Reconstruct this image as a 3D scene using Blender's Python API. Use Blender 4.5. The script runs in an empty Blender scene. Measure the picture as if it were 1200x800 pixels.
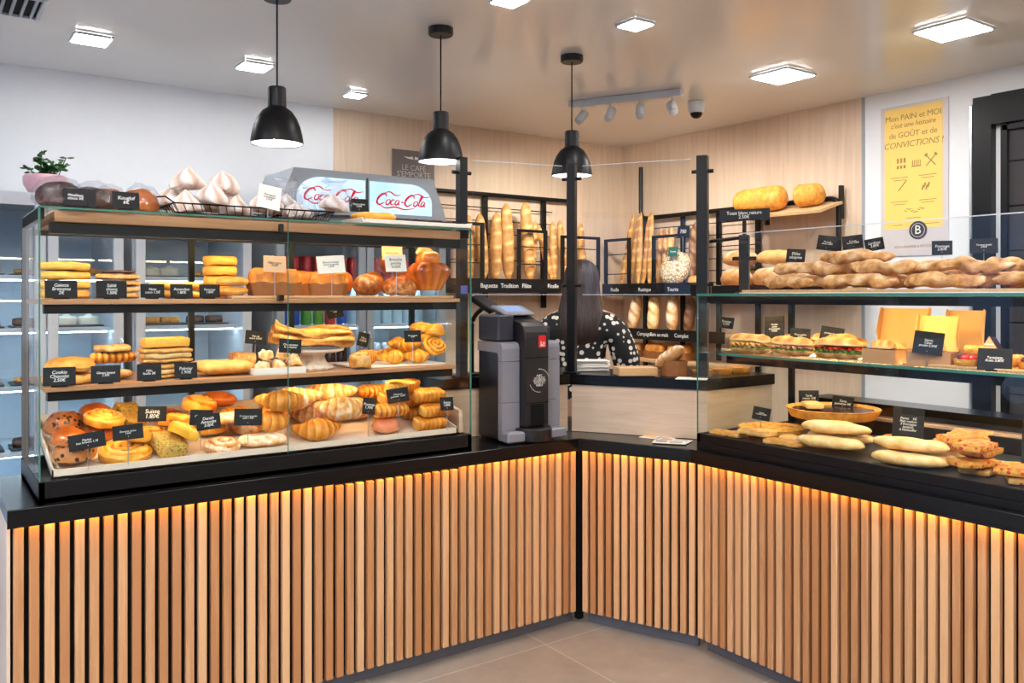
import bpy, bmesh, math, random, re
from mathutils import Vector, Matrix, Euler
from mathutils.bvhtree import BVHTree
random.seed(7)
SC = bpy.context.scene
COL = SC.collection
PI = math.pi
R = math.radians
# ---------------------------------------------------------------- survey of the room
# level camera, eye 1.55 m, focal 990 px on a 1200 px frame, heading 35.3 deg off the y axis
TH = R(35.3); CT, ST = math.cos(TH), math.sin(TH)
F, HX, HY, EYE = 990.0, 600.0, 346.0, 1.55
def atY(px, Y):
    t = (px-HX)/F
    return Y*(t*CT+ST)/(-t*ST+CT)
def atX(px, X):
    t = (px-HX)/F
    return X*(-t*ST+CT)/(t*CT+ST)
def dep(X, Y): return X*ST+Y*CT
def zat(py, X, Y): return EYE+(HY-py)*dep(X, Y)/F
def atZ(px, py, z):
    d = F*(z-EYE)/(HY-py); xc = (px-HX)/F*d
    return Vector((xc*CT+d*ST, -xc*ST+d*CT, z))
# ---------------------------------------------------------------- colour and materials
def lin(c): return c/12.92 if c <= .04045 else ((c+.055)/1.055)**2.4
def rgb(r, g, b): return (lin(r/255), lin(g/255), lin(b/255), 1)
def newmat(name):
    m = bpy.data.materials.new(name); m.use_nodes = True
    nt = m.node_tree
    for n in list(nt.nodes): nt.nodes.remove(n)
    out = nt.nodes.new('ShaderNodeOutputMaterial')
    return m, nt, out
def N(nt, typ, **kw):
    n = nt.nodes.new(typ)
    for k, v in kw.items():
        if k.startswith('i_'):
            key = k[2:]
            n.inputs[int(key) if key.isdigit() else key.replace('_', ' ')].default_value = v
        else: setattr(n, k, v)
    return n
def LK(nt, a, b): nt.links.new(a, b)
def mathn(nt, op, a, b=None, clamp=False):
    n = nt.nodes.new('ShaderNodeMath'); n.operation = op; n.use_clamp = clamp
    for i, x in enumerate((a, b)):
        if x is None: continue
        if isinstance(x, (int, float)): n.inputs[i].default_value = x
        else: nt.links.new(x, n.inputs[i])
    return n.outputs[0]
def principled(nt, out, col=None, rough=.5, metal=0, spec=.5, coat=0):
    b = nt.nodes.new('ShaderNodeBsdfPrincipled')
    if col is not None: b.inputs['Base Color'].default_value = col
    b.inputs['Roughness'].default_value = rough; b.inputs['Metallic'].default_value = metal
    b.inputs['Specular IOR Level'].default_value = spec
    b.inputs['Coat Weight'].default_value = coat
    nt.links.new(b.outputs[0], out.inputs[0])
    return b
def objvec(nt, scale=(1, 1, 1), vary=True):
    tc = nt.nodes.new('ShaderNodeTexCoord'); mp = nt.nodes.new('ShaderNodeMapping')
    mp.inputs['Scale'].default_value = scale
    nt.links.new(tc.outputs['Object'], mp.inputs[0])
    if vary:
        oi = nt.nodes.new('ShaderNodeObjectInfo')
        mu = mathn(nt, 'MULTIPLY', oi.outputs['Random'], 37.0)
        nt.links.new(mu, mp.inputs['Location'])
    return mp.outputs[0]
def ramp(nt, fac, stops):
    r = nt.nodes.new('ShaderNodeValToRGB'); e = r.color_ramp.elements
    while len(e) < len(stops): e.new(.5)
    for i, (p, c) in enumerate(stops): e[i].position = p; e[i].color = c
    nt.links.new(fac, r.inputs[0])
    return r.outputs[0]
def bump(nt, b, h, strength=.3, dist=.01):
    n = nt.nodes.new('ShaderNodeBump'); n.inputs['Strength'].default_value = strength; n.inputs['Distance'].default_value = dist
    nt.links.new(h, n.inputs['Height']); nt.links.new(n.outputs[0], b.inputs['Normal'])
def plain(name, col, rough=.5, metal=0, spec=.5, vary=.06, scale=25, coat=0, bmp=0):
    m, nt, out = newmat(name); b = principled(nt, out, col, rough, metal, spec, coat)
    nz = N(nt, 'ShaderNodeTexNoise', i_Scale=scale, i_Detail=4.0)
    LK(nt, objvec(nt), nz.inputs['Vector'])
    c = Vector(col[:3])
    LK(nt, ramp(nt, nz.outputs[0], [(.3, (*(c*(1-vary)), 1)), (.7, (*[min(1, v*(1+vary)) for v in c], 1))]), b.inputs['Base Color'])
    if bmp: bump(nt, b, nz.outputs[0], bmp, .004)
    return m
def emit(name, col, strength):
    m, nt, out = newmat(name); e = N(nt, 'ShaderNodeEmission', i_Color=col, i_Strength=strength)
    LK(nt, e.outputs[0], out.inputs[0]); return m
def glassmat(name, tint=(.975, .99, .985, 1), base=.016, gain=.55):
    m, nt, out = newmat(name)
    lw = N(nt, 'ShaderNodeLayerWeight', i_Blend=.5)
    p = mathn(nt, 'POWER', lw.outputs['Facing'], 5.0)
    f = mathn(nt, 'ADD', mathn(nt, 'MULTIPLY', p, gain), base, True)
    tr = N(nt, 'ShaderNodeBsdfTransparent', i_Color=tint); gl = N(nt, 'ShaderNodeBsdfGlossy', i_Roughness=.0, i_Color=(1, 1, 1, 1))
    mx = nt.nodes.new('ShaderNodeMixShader')
    LK(nt, f, mx.inputs[0]); LK(nt, tr.outputs[0], mx.inputs[1]); LK(nt, gl.outputs[0], mx.inputs[2]); LK(nt, mx.outputs[0], out.inputs[0])
    return m
def crust(name, dark, mid, pale, ns=28, rough=.5, bmp=.35, spots=None, spot_scale=60, spot_thr=.25, amp=.7, coat=0, spec=.4):
    """baked dough: the mesh attribute `tone` says crust (0) or crumb (1); noise mottles it"""
    m, nt, out = newmat(name); b = principled(nt, out, mid, rough, 0, spec, coat)
    v = objvec(nt)
    at = N(nt, 'ShaderNodeAttribute', attribute_name='tone')
    nz = N(nt, 'ShaderNodeTexNoise', i_Scale=ns, i_Detail=5.0, i_Roughness=.6); LK(nt, v, nz.inputs['Vector'])
    t = mathn(nt, 'ADD', at.outputs['Fac'], mathn(nt, 'MULTIPLY', mathn(nt, 'SUBTRACT', nz.outputs[0], .5), amp), True)
    col = ramp(nt, t, [(0, dark), (.5, mid), (1, pale)])
    if spots is not None:
        vo = N(nt, 'ShaderNodeTexVoronoi', i_Scale=spot_scale); LK(nt, v, vo.inputs['Vector'])
        k = mathn(nt, 'LESS_THAN', vo.outputs['Distance'], spot_thr)
        mx = N(nt, 'ShaderNodeMix', data_type='RGBA'); LK(nt, k, mx.inputs[0]); LK(nt, col, mx.inputs[6]); mx.inputs[7].default_value = spots
        col = mx.outputs[2]
    LK(nt, col, b.inputs['Base Color'])
    bump(nt, b, nz.outputs[0], bmp, .006)
    return m
def woodmat(name, c1, c2, scale=(1, 1, 1), ns=6, rough=.5, tone=False, bmp=.05):
    """scale stretches the grain: small number = along the grain"""
    m, nt, out = newmat(name); b = principled(nt, out, c1, rough)
    v = objvec(nt, scale, False)
    nz = N(nt, 'ShaderNodeTexNoise', i_Scale=ns, i_Detail=8.0, i_Roughness=.65, i_Distortion=.6); LK(nt, v, nz.inputs['Vector'])
    f = nz.outputs[0]
    if tone:
        at = N(nt, 'ShaderNodeAttribute', attribute_name='tone')
        f = mathn(nt, 'ADD', mathn(nt, 'MULTIPLY', mathn(nt, 'SUBTRACT', f, .5), .8), at.outputs['Fac'], True)
    LK(nt, ramp(nt, f, [(.25, c1), (.75, c2)]), b.inputs['Base Color'])
    bump(nt, b, nz.outputs[0], bmp, .002)
    return m
M = {}
M['white'] = plain('white_paint', rgb(226, 228, 232), .6, vary=.01)
M['black'] = plain('black_powder_coat', rgb(13, 13, 15), .4, spec=.3, vary=.08)
M['blackmatte'] = plain('black_matte', rgb(9, 9, 10), .8, spec=.2, vary=.1)
M['granite'] = plain('black_worktop', rgb(13, 13, 15), .2, spec=.35, vary=.2, scale=180)
M['chrome'] = plain('brushed_steel', rgb(200, 203, 208), .28, 1, vary=.05)
M['steelwhite'] = plain('pale_grey_metal', rgb(206, 210, 216), .35, .0, vary=.02)
M['greymetal'] = plain('grey_metal', rgb(158, 165, 173), .4, .3, vary=.03)
M['glass'] = glassmat('clear_glass')
M['doorglass'] = glassmat('fridge_door_glass', (.93, .97, .99, 1), .04, .7)
M['edge'] = plain('green_glass_edge', rgb(60, 120, 105), .15, vary=.1)
M['oak'] = woodmat('oak_panel', rgb(228, 206, 184), rgb(208, 181, 154), (9, 9, .45), 3.2, .45)
M['oakh'] = woodmat('oak_panel_level_grain', rgb(222, 199, 176), rgb(198, 170, 143), (.8, .8, 14), 3.2, .5)
M['shelfwood'] = woodmat('shelf_board', rgb(196, 150, 108), rgb(160, 112, 74), (1.2, 14, 14), 3, .5)
M['slat'] = woodmat('slat_oak', rgb(184, 128, 82), rgb(222, 176, 130), (30, 30, 1.2), 2.2, .55, True)
M['board'] = woodmat('pale_board', rgb(214, 176, 130), rgb(190, 148, 102), (2, 18, 18), 3, .55)
M['chalk'] = plain('slate_sign', rgb(19, 20, 23), .6, spec=.25, vary=.15)
M['ink'] = plain('chalk_ink', rgb(232, 232, 228), .7, vary=.02)
M['darkink'] = plain('dark_ink', rgb(58, 52, 50), .7, vary=.02)
M['paper'] = plain('paper_card', rgb(238, 232, 222), .8, vary=.03)
M['kraftpaper'] = plain('tan_card', rgb(214, 176, 140), .8, vary=.04)
M['kraft'] = plain('kraft_board', rgb(180, 134, 92), .8, vary=.05)
M['kraftin'] = plain('kraft_inside', rgb(236, 190, 112), .7, vary=.04)
M['porcelain'] = plain('cream_porcelain', rgb(238, 226, 210), .2, vary=.02)
M['tray'] = plain('white_tray', rgb(222, 206, 186), .4, vary=.03)
M['greytop'] = plain('dark_steel', rgb(70, 72, 77), .35, .6)
M['led'] = emit('panel_light', (1, .985, .96, 1), 60.0)
M['bulb'] = emit('bulb_glow', (1, .97, .93, 1), 30.0)
M['amber'] = emit('amber_strip', (1, .50, .10, 1), 22.0)
M['caseled'] = emit('case_strip', (1, .74, .38, 1), 33.0)
M['coolled'] = emit('fridge_strip', (.74, .90, 1, 1), 16.0)
# dough
M['crois'] = crust('croissant_crust', rgb(138, 62, 10), rgb(220, 138, 38), rgb(248, 200, 98), 30, .42, .4, coat=.15)
M['yellow'] = crust('egg_brioche', rgb(176, 88, 12), rgb(238, 164, 38), rgb(252, 212, 104), 26, .4, .4, amp=1.0, coat=.15)
M['bun'] = crust('shiny_bun', rgb(120, 46, 10), rgb(204, 108, 34), rgb(240, 172, 84), 14, .28, .2, amp=1.0, coat=.35)
M['seedbun'] = crust('chip_bun', rgb(120, 58, 22), rgb(196, 120, 58), rgb(230, 172, 108), 16, .35, .25, spots=rgb(48, 26, 16), spot_scale=62, spot_thr=.36, coat=.2)
M['sugar'] = crust('sugar_crust', rgb(176, 98, 30), rgb(228, 172, 98), rgb(252, 240, 222), 42, .65, .9, amp=1.7)
M['crumbtop'] = crust('crumble_crust', rgb(104, 44, 12), rgb(190, 108, 44), rgb(242, 206, 150), 46, .6, 1.0, amp=1.8)
M['galette'] = crust('galette', rgb(168, 94, 24), rgb(228, 164, 70), rgb(248, 212, 136), 34, .5, .6, amp=1.1)
M['sponge'] = crust('yellow_sponge', rgb(214, 142, 40), rgb(244, 182, 72), rgb(252, 212, 116), 60, .6, .4)
M['flaky'] = crust('flaky_pastry', rgb(156, 92, 30), rgb(220, 164, 84), rgb(250, 224, 166), 40, .55, .9, amp=1.2)
M['cake'] = crust('loaf_cake', rgb(136, 68, 18), rgb(216, 140, 58), rgb(246, 206, 132), 24, .55, .6, amp=1.1)
M['baguette'] = crust('baguette_crust', rgb(172, 108, 46), rgb(226, 176, 108), rgb(252, 228, 178), 26, .55, .4)
M['rustic'] = crust('rustic_crust', rgb(120, 70, 34), rgb(200, 146, 90), rgb(244, 224, 192), 22, .65, .6, amp=1.0)
M['darkloaf'] = crust('dark_loaf_crust', rgb(62, 36, 24), rgb(112, 72, 48), rgb(190, 156, 124), 20, .7, .6)
M['pale'] = crust('pale_dough', rgb(186, 122, 50), rgb(232, 190, 120), rgb(250, 226, 178), 24, .6, .6, amp=1.5)
M['twist'] = crust('twist_crust', rgb(128, 72, 32), rgb(216, 158, 98), rgb(250, 224, 184), 22, .6, 1.0, amp=2.0)
M['meringue'] = crust('meringue', rgb(206, 170, 148), rgb(238, 222, 212), rgb(252, 246, 242), 20, .65, .25, amp=.9)
M['choc'] = crust('chocolate_cake', rgb(30, 16, 12), rgb(66, 38, 28), rgb(140, 104, 88), 30, .5, .5)
M['choctop'] = plain('chocolate_glaze', rgb(58, 28, 20), .2, vary=.15)
M['pistach'] = crust('pistachio_slice', rgb(150, 110, 40), rgb(214, 176, 90), rgb(236, 216, 150), 50, .6, .8, spots=rgb(112, 122, 40), spot_scale=90, spot_thr=.3)
M['pizza'] = crust('pizza_topping', rgb(160, 80, 24), rgb(228, 162, 66), rgb(248, 216, 140), 30, .5, .9, spots=rgb(196, 62, 28), spot_scale=46, spot_thr=.34, amp=1.5)
M['quiche'] = crust('quiche_filling', rgb(188, 104, 30), rgb(240, 184, 70), rgb(250, 218, 130), 30, .45, .5, spots=rgb(182, 92, 34), spot_scale=34, spot_thr=.3, amp=1.0)
M['custard'] = crust('custard', rgb(224, 150, 30), rgb(248, 190, 52), rgb(254, 220, 110), 20, .25, .15)
M['flourloaf'] = None
M['papermould'] = plain('baking_paper', rgb(142, 90, 46), .65, vary=.12, scale=40)
M['ham'] = plain('ham_filling', rgb(222, 150, 132), .5, vary=.12)
M['lettuce'] = plain('lettuce', rgb(104, 142, 48), .5, vary=.25)
M['cheese'] = plain('cheese_filling', rgb(240, 196, 92), .45, vary=.06)
M['red'] = plain('red_fruit', rgb(196, 30, 34), .25, vary=.25, scale=60)
M['berry'] = plain('dark_berry', rgb(60, 30, 70), .3, vary=.3, scale=60)
M['salmon'] = plain('orange_glaze', rgb(222, 96, 56), .3, vary=.2)
M['pink'] = crust('pink_glaze', rgb(198, 92, 60), rgb(228, 140, 96), rgb(242, 184, 140), 20, .3, .2)
def cello():
    m, nt, out = newmat('cellophane')
    v = objvec(nt); nz = N(nt, 'ShaderNodeTexNoise', i_Scale=26.0, i_Detail=4.0, i_Distortion=1.2); LK(nt, v, nz.inputs['Vector'])
    tr = N(nt, 'ShaderNodeBsdfTransparent', i_Color=(.93, .94, .96, 1)); gl = N(nt, 'ShaderNodeBsdfGlossy', i_Roughness=.12)
    bp = N(nt, 'ShaderNodeBump', i_Strength=1.0, i_Distance=.02); LK(nt, nz.outputs[0], bp.inputs['Height']); LK(nt, bp.outputs[0], gl.inputs['Normal'])
    mx = N(nt, 'ShaderNodeMixShader', i_0=.10); LK(nt, tr.outputs[0], mx.inputs[1]); LK(nt, gl.outputs[0], mx.inputs[2]); LK(nt, mx.outputs[0], out.inputs[0])
    return m
M['cello'] = cello()
def mottled():
    m, nt, out = newmat('crackled_loaf'); b = principled(nt, out, rgb(220, 190, 150), .7)
    v = objvec(nt, vary=False); vo = N(nt, 'ShaderNodeTexVoronoi', feature='DISTANCE_TO_EDGE', i_Scale=34.0); LK(nt, v, vo.inputs['Vector'])
    LK(nt, ramp(nt, vo.outputs[0], [(.03, rgb(150, 108, 70)), (.16, rgb(240, 224, 192))]), b.inputs['Base Color']); bump(nt, b, vo.outputs[0], .6, .01)
    return m
M['flourloaf'] = mottled()
# ---------------------------------------------------------------- geometry
def wobble(p):
    """smooth, repeatable vector noise of about +-.6"""
    x, y, z = p; o = []
    for k in (0.0, 2.1, 4.7):
        a = math.sin(1.9*x+2.7*y-1.3*z+k*3.1); b = math.sin(2.3*y+1.7*z-2.9*x+k*1.9+1.1*a); c = math.sin(2.6*z-1.5*x+2.2*y+k*2.7+1.3*b)
        o.append((.5*a+.55*b+.6*c+.3*math.sin(4.9*x-3.7*y+4.3*z+k+c))*.42)
    return Vector(o)
class G:
    def __init__(s): s.v, s.f, s.t, s.mi = [], [], [], []
    def add(s, vs, fs, tone=.5, mi=0):
        b = len(s.v); s.v += [tuple(v) for v in vs]
        s.t += (list(tone) if isinstance(tone, (list, tuple)) else [tone]*len(vs))
        s.f += [tuple(b+i for i in f) for f in fs]; s.mi += [mi]*len(fs)
        return s
    def box(s, c, d, b=0, rot=None, tone=.5, mi=0):
        hx, hy, hz = d[0]/2, d[1]/2, d[2]/2; c = Vector(c)
        if b <= 0:
            vs = [Vector((x*hx, y*hy, z*hz)) for x in (-1, 1) for y in (-1, 1) for z in (-1, 1)]
            fs = [(0, 1, 3, 2), (4, 6, 7, 5), (0, 4, 5, 1), (2, 3, 7, 6), (0, 2, 6, 4), (1, 5, 7, 3)]
        else:
            b = min(b, hx*.49*2, hy*.49*2, hz*.49*2) if min(hx, hy, hz) > 0 else b
            vs, idx = [], {}
            for x in (-1, 1):
                for y in (-1, 1):
                    for z in (-1, 1):
                        for a in range(3):
                            p = [x*(hx-b), y*(hy-b), z*(hz-b)]; p[a] = (x*hx, y*hy, z*hz)[a]
                            idx[(x, y, z, a)] = len(vs); vs.append(Vector(p))
            fs = []
            for a in range(3):
                o1, o2 = [k for k in range(3) if k != a]
                for sg in (-1, 1):
                    q = []
                    for u, w in ((-1, -1), (1, -1), (1, 1), (-1, 1)):
                        k = [0, 0, 0]; k[a] = sg; k[o1] = u; k[o2] = w; q.append(idx[(*k, a)])
                    fs.append(tuple(q))
            for a in range(3):
                o1, o2 = [k for k in range(3) if k != a]
                for u in (-1, 1):
                    for w in (-1, 1):
                        q = []
                        for sg, ax in ((-1, o1), (1, o1), (1, o2), (-1, o2)):
                            k = [0, 0, 0]; k[a] = sg; k[o1] = u; k[o2] = w; q.append(idx[(*k, ax)])
                        fs.append(tuple(q))
            for x in (-1, 1):
                for y in (-1, 1):
                    for z in (-1, 1): fs.append(tuple(idx[(x, y, z, a)] for a in range(3)))
        m = rot.to_matrix() if isinstance(rot, Euler) else rot
        vs = [c+(m @ v if m is not None else v) for v in vs]
        return s.add(vs, fs, tone, mi)
    def lathe(s, prof, n=24, c=(0, 0, 0), fr=None, tone=None, mi=0, cap0=True, cap1=True):
        """prof: (r, z) from bottom to top; fr(a, z, i) multiplies the radius"""
        vs, ts = [], []
        for i, (r, z) in enumerate(prof):
            for j in range(n):
                a = 2*PI*j/n; k = fr(a, z, i) if fr else 1
                vs.append((c[0]+r*k*math.cos(a), c[1]+r*k*math.sin(a), c[2]+z))
                ts.append(tone(a, z, i) if callable(tone) else (.5 if tone is None else tone))
        fs = [(i*n+j, i*n+(j+1) % n, (i+1)*n+(j+1) % n, (i+1)*n+j) for i in range(len(prof)-1) for j in range(n)]
        if cap0: fs.append(tuple(range(n-1, -1, -1)))
        if cap1: fs.append(tuple((len(prof)-1)*n+j for j in range(n)))
        return s.add(vs, fs, ts, mi)
    def sweep(s, path, m=14, rad=None, tone=None, up=(0, 0, 1), mi=0):
        """path: list of points; rad(s, a) -> (side, up) offsets; closed ends"""
        P = [Vector(p) for p in path]; n = len(P); up = Vector(up); vs, ts = [], []
        for i, p in enumerate(P):
            T = (P[min(i+1, n-1)]-P[max(i-1, 0)]).normalized()
            U = up if abs(T.dot(up)) < .96 else Vector((1, 0, 0))
            S = T.cross(U).normalized(); B = S.cross(T).normalized(); u = i/(n-1)
            for j in range(m):
                a = 2*PI*j/m; x, y = rad(u, a)
                vs.append(p+S*x+B*y); ts.append(tone(u, a) if callable(tone) else (.5 if tone is None else tone))
        fs = [(i*m+j, i*m+(j+1) % m, (i+1)*m+(j+1) % m, (i+1)*m+j) for i in range(n-1) for j in range(m)]
        fs += [tuple(range(m-1, -1, -1)), tuple((n-1)*m+j for j in range(m))]
        return s.add(vs, fs, ts, mi)
    def tube(s, path, r, m=8, mi=0, tone=.5):
        return s.sweep(path, m, lambda u, a: (r*math.cos(a), r*math.sin(a)), tone, mi=mi)
    def prism(s, pts, z0, z1, tone=.5, mi=0):
        n = len(pts); vs = [(x, y, z0) for x, y in pts]+[(x, y, z1) for x, y in pts]
        fs = [tuple(range(n-1, -1, -1)), tuple(range(n, 2*n))]+[(i, (i+1) % n, n+(i+1) % n, n+i) for i in range(n)]
        return s.add(vs, fs, tone, mi)
    def extrude(s, pts, a0, a1, axis='y', tone=.5, mi=0):
        """pts in the plane across the axis: axis y -> (x, z); axis x -> (y, z)"""
        n = len(pts)
        q = (lambda p, a: (p[0], a, p[1])) if axis == 'y' else (lambda p, a: (a, p[0], p[1]))
        vs = [q(p, a0) for p in pts]+[q(p, a1) for p in pts]
        fs = [tuple(range(n-1, -1, -1)), tuple(range(n, 2*n))]+[(i, (i+1) % n, n+(i+1) % n, n+i) for i in range(n)]
        return s.add(vs, fs, tone, mi)
    def xf(s, mat, start=0):
        for i in range(start, len(s.v)): s.v[i] = tuple(mat @ Vector(s.v[i]))
        return s
    def jitter(s, amp, sc, seed=0, squash=True):
        for i, p in enumerate(s.v):
            q = Vector(p); d = wobble(q*sc+Vector((seed, seed*1.7, 0)))*amp
            s.v[i] = tuple(q+d)
        return s
    def ground(s):
        z = min(p[2] for p in s.v); s.v = [(p[0], p[1], p[2]-z) for p in s.v]; return s
    def mesh(s, name, mats, smooth=True):
        me = bpy.data.meshes.new(name); me.from_pydata(s.v, [], s.f)
        if not isinstance(mats, (list, tuple)): mats = [mats]
        for m in mats: me.materials.append(M[m] if isinstance(m, str) else m)
        at = me.attributes.new('tone', 'FLOAT', 'POINT'); at.data.foreach_set('value', s.t)
        me.polygons.foreach_set('material_index', s.mi)
        bm = bmesh.new(); bm.from_mesh(me); bmesh.ops.recalc_face_normals(bm, faces=bm.faces); bm.to_mesh(me); bm.free()
        if smooth:
            me.polygons.foreach_set('use_smooth', [True]*len(me.polygons))
            me.set_sharp_from_angle(angle=R(38))
        me.update()
        return me
    def build(s, name, mats, parent=None, smooth=True, loc=(0, 0, 0), rot=(0, 0, 0)):
        return put(name, s.mesh(name, mats, smooth), parent, loc, rot)
def put(name, me, parent=None, loc=(0, 0, 0), rot=(0, 0, 0), sc=None):
    o = bpy.data.objects.new(name, me); COL.objects.link(o)
    o.location = loc; o.rotation_euler = rot
    if sc is not None: o.scale = (sc, sc, sc) if isinstance(sc, (int, float)) else sc
    if parent is not None: o.parent = parent
    return o
def tag(o, label, cat, group=None):
    o['label'] = label; o['category'] = cat
    if group: o['group'] = group
    return o
def thing(name, label, cat, loc=(0, 0, 0), rz=0, group=None):
    o = bpy.data.objects.new(name, None); COL.objects.link(o); o.empty_display_size = .05
    o.location = loc; o.rotation_euler = (0, 0, rz)
    return tag(o, label, cat, group)
def struct(o): o['kind'] = 'structure'; return o
def dup(root):
    """a thing with its parts and their sub-parts"""
    r = root.copy(); COL.objects.link(r)
    for ch in list(root.children):
        c = ch.copy(); COL.objects.link(c); c.parent = r
        for g in list(ch.children):
            d = g.copy(); COL.objects.link(d); d.parent = c
    return r
_txt = {}
def text_mesh(body, size, mat='ink', align='CENTER', shear=.15, ext=.0004, spacing=.95):
    key = (body, size, mat, align, shear)
    if key in _txt: return _txt[key]
    cu = bpy.data.curves.new('lettering', 'FONT'); cu.body = body; cu.size = size; cu.align_x = align; cu.align_y = 'CENTER'
    cu.shear = shear; cu.extrude = ext; cu.space_line = .82; cu.space_character = spacing; cu.resolution_u = 2
    ob = bpy.data.objects.new('lettering', cu); COL.objects.link(ob)
    dg = bpy.context.evaluated_depsgraph_get()
    me = bpy.data.meshes.new_from_object(ob.evaluated_get(dg)); me.materials.clear(); me.materials.append(M[mat])
    bpy.data.objects.remove(ob); bpy.data.curves.remove(cu)
    _txt[key] = me
    return me
# ---------------------------------------------------------------- letting a thing down onto what lies below it
def world_tris(o):
    bpy.context.view_layer.update()
    vs, fs = [], []
    for x in [o]+list(o.children_recursive):
        if x.type != 'MESH': continue
        b = len(vs); mw = x.matrix_world
        vs += [mw @ v.co for v in x.data.vertices]; fs += [tuple(b+i for i in p.vertices) for p in x.data.polygons]
    return vs, fs
class Heap:
    def __init__(s): s.items = []
    def solid(s, o):
        vs, fs = world_tris(o); s._keep(vs, fs); return o
    def _keep(s, vs, fs):
        lo = [min(v[i] for v in vs) for i in range(2)]; hi = [max(v[i] for v in vs) for i in range(2)]
        s.items.append((vs, BVHTree.FromPolygons(vs, fs), lo, hi))
    def _fall(s, vs, bv, lo, hi, near):
        best = 1e9; hit = False; dn = Vector((0, 0, -1)); upv = Vector((0, 0, 1))
        for cv, cb, cl, ch in near:
            if cl[0] > hi[0] or ch[0] < lo[0] or cl[1] > hi[1] or ch[1] < lo[1]: continue
            x0, x1, y0, y1 = max(cl[0], lo[0])-.004, min(ch[0], hi[0])+.004, max(cl[1], lo[1])-.004, min(ch[1], hi[1])+.004
            for v in vs:
                if x0 < v.x < x1 and y0 < v.y < y1:
                    d = cb.ray_cast(v, dn)[3]
                    if d is not None and d < best: best = d
            for v in cv:
                if x0 < v[0] < x1 and y0 < v[1] < y1:
                    d = bv(v, upv)
                    if d is not None and d < best: best = d
        return best
    def drop(s, o, start=4.0, gap=.0015, search=0, lim=None, zmax=None):
        """lower o onto the things below; with search > 0 it may slide sideways into a hollow"""
        o.location.z = start
        vs, fs = world_tris(o); tree = BVHTree.FromPolygons(vs, fs)
        lo = [min(v[i] for v in vs) for i in range(2)]; hi = [max(v[i] for v in vs) for i in range(2)]
        top = max(v.z for v in vs)
        near = [c for c in s.items if not (c[2][0] > hi[0]+search or c[3][0] < lo[0]-search or c[2][1] > hi[1]+search or c[3][1] < lo[1]-search)]
        cand = [(0, 0)]
        if search:
            for r in (.25, .5, .75, 1): cand += [(search*r*math.cos(a*PI/5), search*r*math.sin(a*PI/5)*.8) for a in range(10)]
        res = None
        for dx, dy in cand:
            if lim and (dx or dy) and (lo[0]+dx < lim[0] or hi[0]+dx > lim[1] or lo[1]+dy < lim[2] or hi[1]+dy > lim[3]): continue
            of = Vector((dx, dy, 0))
            cast = lambda v, u: tree.ray_cast(v-of, u)[3]
            b = s._fall([v+of for v in vs], cast, (lo[0]+dx, lo[1]+dy), (hi[0]+dx, hi[1]+dy), near)
            if b > 1e8: continue
            cost = -b+.7*math.hypot(dx, dy)
            if zmax and top-b > zmax: cost += 1+10*(top-b-zmax)
            if res is None or cost < res[0]: res = (cost, b, dx, dy)
        if res is None: raise RuntimeError('nothing below '+o.name)
        d = res[1]-gap; o.location.x += res[2]; o.location.y += res[3]; o.location.z = start-d
        s._keep([v+Vector((res[2], res[3], -d)) for v in vs], fs)
        return o
# ================================================================ the room
CEIL = 2.83; XB0, XB1, YB0, YB1 = -2.6, 5.02, -2.6, 5.42
def floormat():
    m, nt, out = newmat('floor_tiles'); b = principled(nt, out, rgb(150, 136, 122), .3)
    tc = N(nt, 'ShaderNodeTexCoord'); mp = N(nt, 'ShaderNodeMapping'); mp.inputs['Location'].default_value = (-2.29, -2.976, 0)
    LK(nt, tc.outputs['Object'], mp.inputs[0])
    br = N(nt, 'ShaderNodeTexBrick', offset=0.0, squash=1.0); LK(nt, mp.outputs[0], br.inputs['Vector'])
    br.inputs['Scale'].default_value = 1.0; br.inputs['Brick Width'].default_value = .8; br.inputs['Row Height'].default_value = .8
    br.inputs['Mortar Size'].default_value = .004; br.inputs['Mortar Smooth'].default_value = .1
    br.inputs['Color1'].default_value = rgb(160, 149, 139); br.inputs['Color2'].default_value = rgb(153, 142, 132); br.inputs['Mortar'].default_value = rgb(186, 176, 164)
    nz = N(nt, 'ShaderNodeTexNoise', i_Scale=5.0, i_Detail=8.0, i_Roughness=.7); LK(nt, mp.outputs[0], nz.inputs['Vector'])
    mx = N(nt, 'ShaderNodeMix', data_type='RGBA', blend_type='MULTIPLY'); mx.inputs[0].default_value = .7
    LK(nt, br.outputs[0], mx.inputs[6]); LK(nt, ramp(nt, nz.outputs[0], [(.3, (.62, .6, .58, 1)), (.7, (1, 1, 1, 1))]), mx.inputs[7])
    LK(nt, mx.outputs[2], b.inputs['Base Color']); return m
M['floor'] = floormat()
def ceilmat():
    m, nt, out = newmat('glossy_stretch_ceiling'); b = principled(nt, out, rgb(236, 234, 231), .17, 0, .5)
    nz = N(nt, 'ShaderNodeTexNoise', i_Scale=1.3, i_Detail=2.0); LK(nt, objvec(nt, vary=False), nz.inputs['Vector'])
    LK(nt, ramp(nt, nz.outputs[0], [(.3, rgb(234, 231, 228)), (.7, rgb(239, 237, 235))]), b.inputs['Base Color'])
    return m
M['ceil'] = ceilmat()
struct(G().box(((XB0+XB1)/2, (YB0+YB1)/2, -.05), (XB1-XB0+.4, YB1-YB0+.4, .1)).build('floor', 'floor', smooth=False))
struct(G().box(((XB0+XB1)/2, (YB0+YB1)/2, CEIL+.05), (XB1-XB0+.4, YB1-YB0+.4, .1)).build('ceiling', 'ceil', smooth=False))
XW = atY(390.5, YB1); M['entrance'] = plain('entrance_wall', rgb(92, 84, 78), .7, vary=.1, scale=2)
struct(G().box(((XB0+XW)/2, YB1+.06, CEIL/2), (XW-XB0, .12, CEIL)).build('wall_back', 'white', smooth=False))
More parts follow.
